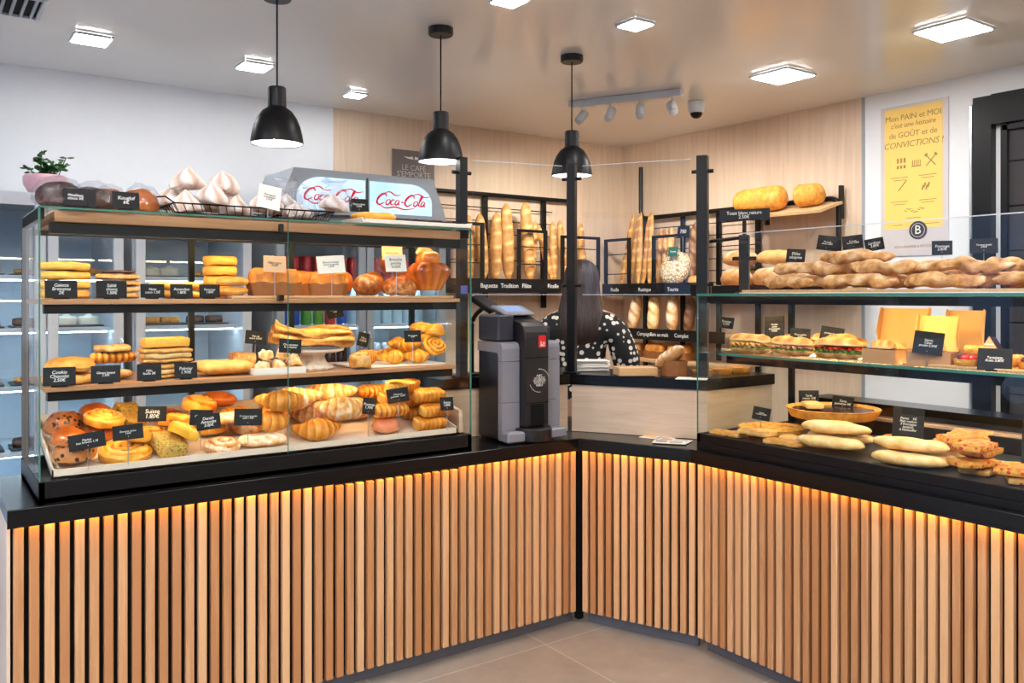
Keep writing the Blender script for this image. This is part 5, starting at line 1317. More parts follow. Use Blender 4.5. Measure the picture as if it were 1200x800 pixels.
# ---- twisted breads on top
TB = Shelf('x', bd); TB.lim = (2.87, 3.34, .06, 2.34)
tw_ = [mesh_of(m_twist, k, .29+.02*(k % 2), .029) for k in range(4)]
TG = 'twisted breads piled on the long pale board'
PLC = 'the short black post', 'the last signs before the poster', 'the emblem on the poster', 'the doorway edge'
DEP = 'along the guard', 'second from the guard', 'third from the guard', 'deepest in'
for i, dq in enumerate((2.905, 2.975, 3.05, 3.13)):
    for k, Y in enumerate((2.17, 1.85, 1.53, 1.21)):
        TB.add('twisted_bread', tw_[(k+i) % 4], Y-.05*(i % 2), dq, 'twisted bread, bottom layer, %s, below %s' % (DEP[i], PLC[k]), 'bread', TG, -90+((k*5+i*3) % 7-3)*3)
for k, (Y, dq, rz) in enumerate(((2.10, 2.94, 6), (1.78, 2.94, -7), (1.46, 2.945, 5), (1.16, 2.95, -4), (2.02, 3.02, -10), (1.68, 3.02, 9), (1.34, 3.02, -6), (1.95, 3.10, 4), (1.60, 3.10, -8))):
    TB.add('twisted_bread', tw_[(k+1) % 4], Y, dq, 'twisted bread on top, %s, %s' % (('outer line', 'inner line', 'rear line')[0 if k < 4 else 1 if k < 7 else 2], ('nearest the short black post', 'second from the short black post', 'third from the short black post', 'by the doorway')[k if k < 4 else k-4 if k < 7 else k-7]), 'bread', TG, -90+rz)
TB.add('twisted_bread', tw_[0], 1.90, 2.98, 'twisted bread lying across the highest point of the pile', 'bread', TG, -74)
for px, dq, z, w, h, rl, body, lab in ((921, 3.17, .118, .080, .060, 4, 'Flûte\nsésame', 'slate sign over the twisted breads closest to the short black post'), (968, 3.19, .165, .082, .065, 8, 'Torsadé\nolives 2.80€', 'slate sign over the twisted breads, second from the short black post'), (1000, 3.18, .165, .080, .058, -6, 'Torsadé\nchorizo 2.80€', 'slate sign over the twisted breads, just before the poster'),
                                       (1026, 3.20, .155, .072, .052, -10, 'Lardons\n2.80€', 'slate sign over the twisted breads, under the near corner of the poster'), (1104, 3.17, .125, .070, .055, 0, 'Fromage\n2.80€', 'slate sign over the twisted breads, under the emblem on the poster'), (1153, 3.17, .125, .090, .055, 0, 'Tomate basilic\n2.80€', 'slate sign over the twisted breads, in front of the doorway')):
    TB.sign(px, dq, 1.574, lab, w, h, body, stem=z, roll=rl, rz=-62, group=SG)
# ================================================================ bread racks on the oak walls
WALLY, WALLX = YB1, XB1
FYR, FXR = 5.10, 4.70            # front planes of the two racks
def strip_text(t, x, y, z, body, size, rz=0, rx=PI/2):
    put('lettering', text_mesh(body, size, 'ink', shear=0), t, (x, y, z), (rx, 0, rz))
xa, xb = atY(527, FYR), atY(664, FYR); xe = 4.30
r1 = thing('bread_rack', 'black tube baguette rack on the back oak wall', 'rack', (xa, YB1, 0))
W1 = xe-xa; yr = -(YB1-FYR)
ztop = zat(229, (xa+xe)/2, 5.36); z1 = 1.665
# hanging frame, bent tube
def bent(pts, r=.016, rad=.07, seg=6):
    out = [Vector(pts[0])]
    for a, b, c in zip(pts[:-2], pts[1:-1], pts[2:]):
        a, b, c = Vector(a), Vector(b), Vector(c); u, v = (a-b).normalized(), (c-b).normalized()
        for k in range(seg+1):
            q = k/seg; out.append((b+u*rad)*(1-q)**2+b*2*q*(1-q)+(b+v*rad)*q**2)
    out.append(Vector(pts[-1])); return out
G().tube(bent([(-.06, -.05, ztop-.35), (-.06, -.05, ztop), (W1+.04, -.05, ztop), (W1+.10, -.05, ztop), (W1+.10, -.05, 2.55)]), .017, 10).build('hanging_tube', 'black', r1)
g = G()
for x in (.02, W1*.40, W1*.86): g.box((x, -.028, (ztop+1.45)/2), (.045, .02, ztop-1.45), .002)
g.build('upright', 'black', r1, smooth=False)
g = G()
for z in (ztop-.10, ztop-.20, ztop-.30, ztop-.40, ztop-.5): g.tube([(0, -.045, z), (W1*.92, -.045, z)], .004, 6)
g.build('cross_wire', 'black', r1)
sf = G().box((W1/2-.05, yr/2-.03, z1-.010), (W1+.1, -yr-.06, .018)).build('shelf', 'board', r1, smooth=False)
G().box((W1/2-.05, yr+.004, z1-.045), (W1+.12, .012, .105), .002).build('label_strip', 'black', r1, smooth=False)
for px, b in ((573, 'Baguette'), (597, 'Tradition'), (617, 'Flûte'), (648, 'Ficelle')):
    put('lettering', text_mesh(b, .045, 'ink', shear=0), r1, (atY(px, FYR)-xa, yr-.003, z1-.045), (PI/2, 0, 0))
for i, (px0, px1) in enumerate(((527, 567), (610, 641), (661, 703))):
    g = G(); x0, x1 = atY(px0, FYR)-xa, atY(px1, FYR)-xa; hb = z1+.40-.03*i
    for x in (x0, x1): g.box((x, yr+.02, (z1+hb)/2), (.028, .022, hb-z1), .002)
    g.box(((x0+x1)/2, yr+.02, hb), (x1-x0+.028, .022, .022), .002)
    for z in (.12, .25): g.tube([(x0, yr+.02, z1+z), (x1, yr+.02, z1+z)], .004, 6)
    g.build('basket_side', 'black', r1, smooth=False)
BG = 'baguettes standing in the rack on the back wall'
bgm = [mesh_of(m_baguette, k, .56+.02*k, .050, slashes=5) for k in range(3)]
fic = [mesh_of(m_baguette, 10+k, .50, .032, slashes=6) for k in range(2)]
def stand(me, px, dq, axis, zb, lean, roll, label, cat, group, sc=1, half=.28):
    """a long loaf standing on end, tilted by lean (to its wall) and roll (sideways)"""
    x, y = (atY(px, dq), dq) if axis == 'y' else (dq, atX(px, dq))
    o = put('baguette', me); tag(o, label, cat, group)
    wallr = 0 if axis == 'y' else -PI/2
    m = Matrix.Rotation(wallr, 3, 'Z') @ Matrix.Rotation(R(-lean), 3, 'X') @ Matrix.Rotation(R(roll), 3, 'Y') @ Matrix.Rotation(-PI/2, 3, 'Y') @ Matrix.Rotation(PI/2, 3, 'X')
    o.rotation_euler = m.to_euler(); o.scale = (sc, sc, sc); o.location = (x, y, 0)
    vs = world_tris(o)[0]; o.location.z = zb-min(v.z for v in vs)+.001
    return o
for px, dq, rl, k, sc_, lab in ((546, 5.26, 2, 0, .80, 'baguette at the post end of the back rack'), (561, 5.26, -2, 1, .80, 'second baguette from the post end of the back rack'),
                                (578, 5.22, 4, 2, .80, 'slim baguette leaning on the plump pair'), (590, 5.24, 1, 1, .94, 'plump slashed baguette, first of the tall pair'), (614, 5.24, -1, 2, .94, 'plump slashed baguette, second of the tall pair')):
    stand(bgm[k], px, dq, 'y', z1, 5, rl, lab, 'baguette', BG, sc_*1.06)
for px, dq, rl, lab, zz in ((622, 5.27, 10, 'thin baguette in the low basket of the back rack', 1.665), (636, 5.25, -14, 'thin slanting baguette in the low basket of the back rack', 1.665), (646, 5.27, 2, 'first thin baguette just before the middle post', 1.665), (656, 5.30, -2, 'second thin baguette just before the middle post', 1.665), (679, 5.28, 2, 'thin baguette seen just past the middle post', 1.665)):
    stand(fic[px % 2], px, dq, 'y', zz, 6, rl, lab, 'baguette', 'thin baguettes in the rack on the back wall', .9+.04*(px % 3))
# ---- rack on the side wall
ya, yb = atX(735, FXR), atX(985, XB1-.06)
r2 = thing('bread_rack', 'black tube bread rack on the side oak wall with several shelves', 'rack', (XB1, ya, 0), -PI/2)   # local x runs along the wall, local -y into the room
W2 = ya-yb; xr = -(XB1-FXR)
def lx(px, X): return ya-atX(px, X)
zt2 = 2.19
G().tube(bent([(lx(751, XB1-.06), -.06, 2.62), (lx(751, XB1-.06), -.06, zt2), (lx(983, XB1-.06), -.06, zt2), (lx(983, XB1-.06), -.06, 1.74), (lx(983, XB1-.06)-.35, -.06, 1.74)]), .018, 10).build('hanging_tube', 'black', r2)
g = G()
for px in (756, 800, 842, 888): g.box((lx(px, XB1-.03), -.028, (zt2+.45)/2), (.04, .02, zt2-.45), .002)
g.build('upright', 'black', r2, smooth=False)
g = G()
for z in (zt2-.09, zt2-.18, zt2-.27, zt2-.36, zt2-.45, zt2-.54): g.tube([(lx(752, XB1), -.045, z), (lx(890, XB1), -.045, z)], .004, 6)
g.build('cross_wire', 'black', r2)
zs = zat(341, FXR, atX(770, FXR))+.0
def rshelf(px0, px1, z, X, strip=.0, body=()):
    x0, x1 = lx(px0, X), lx(px1, X); dpt = XB1-X-.05
    G().box(((x0+x1)/2, -(dpt/2)-.05, z-.009), (x1-x0, dpt, .018)).build('shelf', 'board', r2, smooth=False)
    if strip:
        G().box(((x0+x1)/2, -(XB1-X)-.008, z-strip/2+.02), (x1-x0+.02, .012, strip), .002).build('label_strip', 'black', r2, smooth=False)
        for px, b in body: put('lettering', text_mesh(b, .042, 'ink', shear=0), r2, (lx(px, X), -(XB1-X)-.0155, z-strip/2+.02), (PI/2, 0, 0))
zA = 1.625
rshelf(708, 832, zA, FXR, .10, ((722, 'Ficelle'), (757, 'Rustique'), (790, 'Tourte')))
for px0, px1 in ((708, 735), (764, 800)):
    g = G(); x0, x1 = lx(px0, FXR), lx(px1, FXR); hb = zA+.38
    for x in (x0, x1)[:1 if px0 > 740 else 2]: g.box((x, -(XB1-FXR)+.02, (zA+hb)/2), (.028, .022, hb-zA), .002)
    g.box(((x0+x1)/2, -(XB1-FXR)+.02, hb), (x1-x0+.028, .022, .022), .002)
    for z in ((.10, .26) if px0 < 740 else ()): g.tube([(x0, -(XB1-FXR)+.02, zA+z), (x1, -(XB1-FXR)+.02, zA+z)], .004, 6)
    g.build('basket_side', 'black', r2, smooth=False)
FG = 'thin baguettes in the rack on the side wall'
for px, rl, dq, lab in ((738, 8, 4.82, 'slanting thin baguette, first in the side rack'), (746, 5, 4.86, 'thin baguette, second in the side rack'), (752, -3, 4.80, 'thin baguette crossing the second one in the side rack'), (760, 2, 4.86, 'thin baguette, fourth in the side rack'), (765, -3, 4.83, 'paler thin baguette beside the rustic loaves')):
    stand(mesh_of(m_baguette, 20+px % 3, .60, .024, slashes=7, bend=.0), px, dq, 'x', zA, 6, rl, lab, 'baguette', FG, 1.0)
RU = 'rustic bâtards standing in the side rack'
for px, rl, lab, mt in ((776, 2, 'rustic baton behind the low basket, nearest the thin baguettes', 'rustic'), (783, 0, 'rustic baton behind the low basket, second in line', 'rustic'), (789, -2, 'golden baton behind the low basket, next to the small slate', 'baguette')):
    stand(mesh_of(m_loaf, px, .46, .056, .056, mt, 4, .3, 'rustic_baton'), px, 4.915, 'x', zA, 4, rl, lab, 'bread', RU).name = 'rustic_baton'
for px, rl, lab in ((817, 2, 'tall dark loaf behind the crackled round loaf'), (828, -1, 'tall dark loaf beside the savoury case post')):
    stand(mesh_of(m_loaf, px, .50, .085, .08, 'darkloaf', 5, .4, 'dark_loaf'), px, 4.90, 'x', zA, 4, rl, lab, 'bread', 'tall dark loaves in the side rack').name = 'dark_loaf'
def leaned(me, name, px, dq, z, label, cat, group=None, rz=0, lean=0, sc=1, roll=0):
    o = put(name, me); tag(o, label, cat, group); o.location = (dq, atX(px, dq), 0); o.scale = (sc, sc, sc)
    o.rotation_euler = (Matrix.Rotation(R(rz), 3, 'Z') @ Matrix.Rotation(R(lean), 3, 'X') @ Matrix.Rotation(R(roll), 3, 'Y')).to_euler()
    vs = world_tris(o)[0]; o.location.z = z-min(v.z for v in vs)+.001
    return o
leaned(mesh_of(m_bun, 41, .19, .16, 'flourloaf', 1.0, 'crackled_loaf'), 'crackled_round_loaf', 796, 4.832, zA, 'large round loaf with crackled flour crust in the side rack', 'bread', None, -90, 66, .74)
leaned(mesh_of(m_bun, 42, .075, .10, 'baguette', 1.3), 'round_roll', 816, 4.775, zA, 'small golden roll before the crackled round loaf', 'bread', None, -70, 20, .62)
sign('price_sign', 'green tag standing on the crackled round loaf', (4.705, atX(788, 4.705), zA+.002), .085, .075, R(-80), 'Tourte', stem=.215, group=SG).children[0].data.materials[0] = plain('green_tag', rgb(24, 84, 66), .5)
sign('price_sign', 'slate sign behind the batons in the side rack', (4.95, atX(800, 4.95), zA+.002), .11, .085, R(-80), 'Seigle\n3.20€', stem=.38, group=SG)
# upper shelf with white loaves
zU = zat(247, 4.72, atX(900, 4.72))
x0, x1 = lx(868, 4.72), lx(962, 4.72)
us = G().box((0, 0, 0), (x1-x0, .26, .018)).build('sloping_shelf', 'board', r2, smooth=False, loc=((x0+x1)/2, -.19, zU), rot=(R(16), 0, 0))
for x in (x0+.03, x1-.02): G().box((x, -.05, zU+.04), (.022, .035, .22), .002).build('shelf_bracket', 'black', r2, smooth=False)
wl = mesh_of(m_loaf, 51, .40, .19, .19, 'galette', 2, .1, 'tin_loaf', p=9)
bpy.context.view_layer.update()
UH = Heap(); UH.solid(us)
for me_, px, X_, lab in ((wl, 893, 4.82, 'large seeded white tin loaf on the sloping upper shelf'), (mesh_of(m_loaf, 52, .19, .15, .17, 'galette', 2, .1, 'tin_loaf', p=9), 950, 4.86, 'smaller white tin loaf behind the large seeded one')):
    o = put('tin_loaf', me_); tag(o, lab, 'bread', 'tin loaves on the sloping upper shelf'); o.location = (X_, atX(px, X_), 4)
    o.rotation_euler = (Matrix.Rotation(-PI/2, 3, 'Z') @ Matrix.Rotation(R(16), 3, 'X')).to_euler(); UH.drop(o)
ss = thing('strip_sign', 'long black bread label raised above the short black post', 'sign', (2.93, 2.40, 1.812), R(-62))
G().tube([(0, 0, 0), (0, 0, .07)], .009, 8).build('stem', 'black', ss)
G().box((0, -.004, .085), (.215, .006, .050), .002).build('plate', 'black', ss, smooth=False)
put('lettering', text_mesh('Toast blanc nature\n2.50€', .021, 'ink', shear=0), ss, (0, -.0078, .085), (PI/2, 0, 0))
# row of floured country loaves
rshelf(836, 985, 1.60, 4.68, .09)
CL = 'slashed country loaves in a row on the side wall shelf'
for px, rz, sc_, lab in ((862, 3, 1.0, 'slashed country loaf nearest the tall case post, behind the short post'), (899, -3, 1.0, 'slashed country loaf with floury flank just past the short post'), (936, 4, .96, 'slashed country loaf at the far end of its row')):
    leaned(mesh_of(m_loaf, 60+px % 3, .245, .16, .15, 'rustic', 4, .55), 'country_loaf', px, 4.83, 1.60, lab, 'bread', CL, -90+rz, -18, sc_)
leaned(mesh_of(m_loaf, 64, .30, .14, .12, 'rustic', 3, .5), 'country_loaf', 868, 4.87, 1.76, 'country loaf lying on the row behind the short black post', 'bread', CL, -90, 0)
leaned(mesh_of(m_loaf, 65, .30, .13, .11, 'baguette', 3, .3), 'country_loaf', 908, 4.87, 1.76, 'golden country loaf lying on the row under the sloping shelf', 'bread', CL, -90, 0)
# lower shelves
zB = zat(389, FXR, atX(780, FXR))
rshelf(727, 850, zB, FXR, .085, ((757, 'Campagne'), (774, 'Pain au maïs'), (800, 'Complet')))
for px, rl, mt, lab in ((749, 4, 'rustic', 'floured loaf standing on the lower side shelf, first in line'), (771, -3, 'baguette', 'squat golden loaf standing on the lower side shelf'), (793, -5, 'rustic', 'brown loaf leaning on the lower side shelf')):
    stand(mesh_of(m_loaf, px, .30, .10, .10, mt, 3, .6), px, 4.80, 'x', zB, 10, rl, lab, 'bread', 'loaves standing on the lower side shelf').name = 'standing_loaf'
stand(mesh_of(m_loaf, 815, .26, .09, .09, 'darkloaf', 3, .3), 812, 4.84, 'x', zB, 10, 4, 'dark loaf standing in the shade of the lower side shelf', 'bread', 'loaves standing on the lower side shelf').name = 'standing_loaf'
zC = zat(423, FXR-.1, atX(780, FXR-.1))
rshelf(722, 850, zC, FXR-.1)
for px, lab in ((742, 'ridged loaf in brown paper nearest the person'), (770, 'ridged loaf in brown paper, middle of its row'), (796, 'ridged loaf in brown paper behind the white striped loaf')):
    t = loaf_cake(lab, .22, .12, .08, px, 'ridged loaves in brown paper'); t.name = 'paper_wrapped_loaf'; t['category'] = 'bread'
    t.location = (4.75, atX(px, 4.75), zC+.001); t.rotation_euler = (0, 0, -PI/2)
# things on the ledge
le = lambda px, dq, ax='x': (dq, atX(px, dq)) if ax == 'x' else (atY(px, dq), dq)
x, y = atZ(753, 441, LZ).xy
wbd = tag(G().box((0, 0, .022), (.19, .11, .040), .003).build('wooden_block', 'board', smooth=False, loc=(x, y+.05, LZ+.001), rot=(0, 0, R(-28))), 'pale wooden block lying on the ledge', 'board')
x, y = atZ(803, 443, LZ).xy
wl_ = thing('striped_loaf', 'white striped oval loaf in a brown paper bag on the ledge', 'bread', (x+.03, y+.10, LZ+.001), R(-70))
put('loaf', mesh_of(m_loaf, 71, .17, .085, .08, 'rustic', 6, .9), wl_, (0, 0, .055), (0, R(-35), 0))
g = G().lathe([(.001, 0), (.05, 0), (.052, .04), (.056, .075), (.052, .074), (.047, .04), (.045, .004)], 20, fr=lambda a, z, i: 1+.05*math.cos(a*7)); g.v = [(a*1.2, b*.85, c) for a, b, c in g.v]
g.build('paper_bag', 'papermould', wl_, smooth=False)
x, y = atZ(690, 436, LZ).xy
pb = thing('paper_stack', 'ragged stack of white paper bags on the ledge in front of the person', 'paper', (x+.06, y+.07, LZ+.001), R(-40))
for k in range(9): G().box((random.uniform(-.01, .01), random.uniform(-.01, .01), .004+k*.006), (.20, .13, .005), .001, Euler((random.uniform(-.02, .02), random.uniform(-.02, .02), random.uniform(-.12, .12)))).jitter(.003, 12, k).build('paper_bag', 'paper', pb, smooth=False)
x, y = atZ(812, 444, LZ).xy
tag(G().box((0, 0, .002), (.14, .10, .003)).build('napkin', 'paper', smooth=False, loc=(x-.005, y+.0, LZ+.001), rot=(0, 0, R(-55))), 'white napkin under the corner post end of the ledge', 'paper')
for k, px in enumerate((853, 876, 895)):
    y0 = atX(px, 3.20+.09*k)
    t = tart('glazed_tart', '%s orange-red glazed tart on the ledge, counted from the post' % ('first', 'second', 'third')[k], 'tart', .052, .026, 'salmon', 'orange-red glazed tarts on the ledge', seed=k)
    t.location = (3.09+.135*k, 2.78, LZ+.001)
# leaflets on the worktop
for k, (px, py, rz) in enumerate(((770, 513, -8), (790, 517, 4), (785, 519, 14))):
    p = atZ(px, py, CTZ)
    o = thing('leaflet', ('printed leaflet with orange picture on the worktop beside the savoury case', 'pale leaflet lying across the two others', 'lowest leaflet nearest the counter edge')[k], 'paper', (p.x, p.y, CTZ+.001+.0016*k), R(-66+rz), 'leaflets on the worktop')
    G().box((0, 0, .0006), (.15, .085, .0012)).build('sheet', 'paper', o, smooth=False)
    g = G(); g.box((-.04, .01, .0014), (.05, .05, .0004)); g.build('printed_picture', ('kraftin', 'ham', 'greymetal')[k], o, smooth=False)
    g = G()
    for q in range(5): g.box((.028, .024-q*.012, .0014), (.055, .003, .0004))
    g.build('printed_line', 'darkink', o, smooth=False)
# ================================================================ payment machine on the worktop
M['mgrey'] = plain('machine_grey', rgb(128, 128, 138), .4, vary=.02)
M['mblack'] = plain('machine_black', rgb(30, 28, 32), .3, vary=.04)
M['mnavy'] = plain('machine_side', rgb(44, 44, 56), .45, vary=.03)
M['logored'] = plain('logo_red', rgb(222, 32, 38), .35, vary=.02)
M['screen'] = emit('screen_glow', rgb(150, 168, 205), .9)
mx0, mx1 = atY(583, 3.10), atY(661, 3.12); MW = mx1-mx0; MH = zat(357, mx0, 3.2)-CTZ
pm = thing('payment_machine', 'grey and black automatic cash machine standing on the worktop beside the pastry case', 'payment machine', ((mx0+mx1)/2, 3.16, CTZ+.0005))
pm.location.y = 3.115; pm.location.x += -.033+.085*MW; MW *= .83; pm.scale = (1, 1, .955)
hb = .47
G().box((0, .105, hb/2), (MW-.012, .20, hb-.02), .008).build('chassis', 'mblack', pm, smooth=False)
def cover(x0, x1, z0, z1, cap=False):
    pr = [(-.002, z0), (-.002, z1)] if not cap else [(-.002, z0), (-.002, z1-.03), (.002, z1-.014), (.012, z1-.004), (.03, z1)]
    pr += [(.20, z1), (.20, z1-.045), (.035, z1-.05), (.03, z1-.07), (.03, z0)] if cap else [(.03, z1), (.03, z0)]
    return G().extrude(pr, x0, x1, 'x')
xa_, xb_ = -MW*.21, MW*.21
for s, (x0, x1) in enumerate(((-MW/2, xa_), (xb_, MW/2))):
    cover(x0, x1, .385, hb+.004, True).build('upper_cover', 'mgrey', pm, smooth=False)
    cover(x0, x1, .190, .382).build('middle_cover', 'mgrey', pm, smooth=False)
    cover(x0, x1, .012, .187).build('lower_cover', 'mgrey', pm, smooth=False)
    G().box(((x0+x1)/2, -.028, .031), (x1-x0+.008, .055, .05), .008).build('foot_block', 'mgrey', pm, smooth=False)
cyl = [(-.045, .075), (-.045, .48), (-.040, .52), (-.026, .548), (.0, .566), (.05, .578), (.10, .60), (.16, .63), (.20, .63), (.20, .30), (.03, .30), (.03, .075)]
colm = G().extrude(cyl, xa_+.002, xb_-.002, 'x').build('centre_column', 'mblack', pm, smooth=False)
bvm = colm.modifiers.new('b', 'BEVEL'); bvm.width = .006; bvm.segments = 2; bvm.limit_method = 'ANGLE'
g = G()
for z in (.185, .40): g.box((0, -.0452, z), (xb_-xa_-.006, .002, .003))
g.build('column_joint', 'blackmatte', pm, smooth=False)
G().box((-MW*.36, .115, .54), (MW*.27, .17, .125), .008).build('side_module', 'mnavy', pm, smooth=False)
G().box((MW*.36, .13, .51), (MW*.25, .14, .07), .008).build('side_module', 'mnavy', pm, smooth=False)
hd = G().box((0, 0, 0), (.175, .12, .012), .004).build('screen_bezel', 'mgrey', pm, smooth=False, loc=(-.02, .118, .622), rot=(R(20), 0, 0))
G().box((.0, .006, .0068), (.115, .075, .002)).build('display', 'screen', hd, smooth=False)
G().lathe([(.001, 0), (.088, 0), (.092, .006), (.092, .055), (.086, .062), (.080, .058), (.001, .052)], 40).build('coin_tray', 'mblack', pm, loc=(.0, -.005, .006))
G().box((0, -.046, .13), (.075, .004, .10), .001).build('dispense_slot', 'blackmatte', pm, smooth=False)
lo = G().box((.028, -.0465, .475), (.042, .003, .058), .001).build('logo_plate', 'logored', pm, smooth=False)
g = G()
for k, (x, z, w, h) in enumerate(((.018, .466, .003, .022), (.024, .462, .012, .003), (.030, .467, .003, .013), (.037, .467, .003, .013), (.026, .456, .026, .004))): g.box((x+.002, -.0484, z), (w, .001, h))
g.build('logo_mark', 'paper', lo, smooth=False)
put('lettering', text_mesh('AVEC\nLA CB OU\nLES ESPÈCES\nPAYEZ ICI\nMERCI', .014, 'ink', shear=0), pm, (.012, -.0462, .29), (PI/2, 0, 0))
for a0 in (200, 20):
    g = G()
    for k in range(13):
        a = R(a0+k*6.2); g.box((.012+.055*math.cos(a), -.0462, .29+.055*math.sin(a)), (.003, .001, .003))
    g.build('dotted_marking', 'ink', pm, smooth=False)
ctm = thing('card_terminal', 'black card terminal on a bent arm behind the cash machine', 'terminal', (atY(553, 3.46), 3.46, LZ+.001))
G().tube(bent([(0, 0, 0), (0, 0, .28), (.05, -.04, .33)], rad=.05), .011, 8).build('arm', 'black', ctm)
G().box((0, 0, .005), (.09, .09, .010), .003).build('foot', 'black', ctm, smooth=False)
G().box((.05, -.04, .345), (.08, .13, .03), .006, Euler((R(32), R(-14), R(20)))).build('terminal_body', 'black', ctm, smooth=False)
bp2 = tag(G().box((0, 0, .02), (.012, .012, .04)).build('sticker', 'screen', smooth=False), '', '') if 0 else None
# ================================================================ drinks and cake fridges along the back wall
FY = 4.65; FBK = YB1-.03
M['can_red'] = plain('red_can', rgb(206, 34, 44), .3, .3, vary=.05); M['can_blue'] = plain('blue_can', rgb(52, 92, 190), .3, .3, vary=.05)
M['can_green'] = plain('green_can', rgb(90, 160, 60), .3, .3, vary=.05); M['can_silver'] = plain('silver_can', rgb(196, 200, 208), .3, .5, vary=.05)
M['bottle'] = plain('clear_bottle', rgb(170, 200, 216), .15, vary=.05); M['bottle_dark'] = plain('dark_bottle', rgb(60, 30, 24), .12, vary=.1)
M['icebox'] = plain('fridge_lining', rgb(216, 228, 238), .5, vary=.01)
def fridge(name, label, x0, x1, h, doors, shelves, header=0.0, frame='steelwhite'):
    """open cabinet with glass doors facing the counter"""
    t = thing(name, label, 'fridge', ((x0+x1)/2, FY, 0)); w = x1-x0; d = FBK-FY
    b = G(); th = .04
    b.box((-w/2+th/2, d/2+.02, h/2+.02), (th, d-.05, h-.04)); b.box((w/2-th/2, d/2+.02, h/2+.02), (th, d-.05, h-.04))
    b.box((0, d-.025, h/2), (w, .05, h-.02)); b.box((0, d/2+.02, h-.02), (w, d-.05, .04)); b.box((0, d/2+.02, .09), (w, d-.05, .18))
    b.build('cabinet', frame, t, smooth=False)
    G().box((0, d-.056, (h+.2)/2), (w-2*th-.004, .010, h-.26)).build('lining', 'icebox', t, smooth=False)
    for z in shelves:
        s = G().box((0, d*.5+.03, z-.008), (w-2*th-.006, d-.19, .012)).build('shelf', 'icebox', t, smooth=False)
        G().box((0, .118, z-.006), (w-2*th-.01, .010, .022)).build('price_rail', 'steelwhite', s, smooth=False)
        G().box((0, .135, z-.020), (w-2*th-.03, .012, .008)).build('shelf_light', 'coolled', s, smooth=False)
    hz = h-header
    for i in range(doors):
        a = -w/2+w*i/doors+.003; c = -w/2+w*(i+1)/doors-.003; fw = .048
        g = G(); g.box((a+fw/2, .0, (hz+.16)/2), (fw, .045, hz-.18), .004); g.box((c-fw/2, .0, (hz+.16)/2), (fw, .045, hz-.18), .004)
        g.box(((a+c)/2, 0, hz-.02-fw/2), (c-a-2*fw, .045, fw)); g.box(((a+c)/2, 0, .18+fw/2), (c-a-2*fw, .045, fw))
        dr_ = g.build('door', frame, t, smooth=False)
        G().box(((a+c)/2, .005, (hz+.16)/2), (c-a-2*fw, .010, hz-.26)).build('door_glass', 'doorglass', dr_, smooth=False)
        hx = c-.012 if i % 2 == 0 else a+.012
        G().tube([(hx, -.024, .75), (hx, -.05, .78), (hx, -.05, 1.30), (hx, -.024, 1.33)], .010, 8).build('handle', 'chrome', dr_)
    G().box((0, .0, .085), (w-.01, .03, .13)).build('kick_grille', 'greytop', t, smooth=False)
    return t
xs = [atY(p, FY) for p in (-30, 34, 140, 172, 290, 322, 521)]
sh = [.42, .78, 1.10, 1.385, 1.645]
FA = fridge('cake_fridge', 'white framed glass door cake fridge at the wall end, below the potted plant', xs[1]-.62, xs[2]+.02, 2.05, 3, sh)
FB = fridge('cake_fridge', 'single door cake fridge between the plant fridge and the drinks fridge', xs[3]-.06, xs[4]+.02, 2.05, 1, sh)
FC = fridge('drinks_fridge', 'two door drinks fridge with arched grey top and red lettering', xs[5], xs[6], 2.02, 2, [.42, .78, 1.10, 1.37, 1.63], .06, 'greymetal')
# arched header of the drinks fridge with lit panels
w = xs[6]-xs[5]; z0 = 1.965; z1_ = zat(204, (xs[5]+xs[6])/2, FY)
def arch(wd, za, zb, r, n=8):
    p = [(-wd/2, za), (wd/2, za)]
    for k in range(n+1):
        a = k/n*PI/2; p.append((wd/2-r+r*math.cos(a), zb-r*.75+r*.75*math.sin(a)))
    for k in range(n+1):
        a = PI/2+k/n*PI/2; p.append((-wd/2+r+r*math.cos(a), zb-r*.75+r*.75*math.sin(a)))
    return p
G().extrude([(-w/2, 2.022), (w/2, 2.022), (w/2-.10, z1_), (-w/2+.10, z1_)], -.028, .45, 'y').build('header', 'greymetal', FC, smooth=False)
def litmat():
    m, nt, out = newmat('lit_header_panel'); v = objvec(nt, vary=False)
    nz = N(nt, 'ShaderNodeTexNoise', i_Scale=3.0, i_Detail=3.0); LK(nt, v, nz.inputs['Vector'])
    e = N(nt, 'ShaderNodeEmission', i_Strength=.95); LK(nt, ramp(nt, nz.outputs[0], [(.3, rgb(176, 214, 240)), (.7, rgb(224, 238, 248))]), e.inputs[0]); LK(nt, e.outputs[0], out.inputs[0]); return m
M['litpanel'] = litmat()
M['cokered'] = emit('lit_red_script', rgb(206, 26, 50), .8)
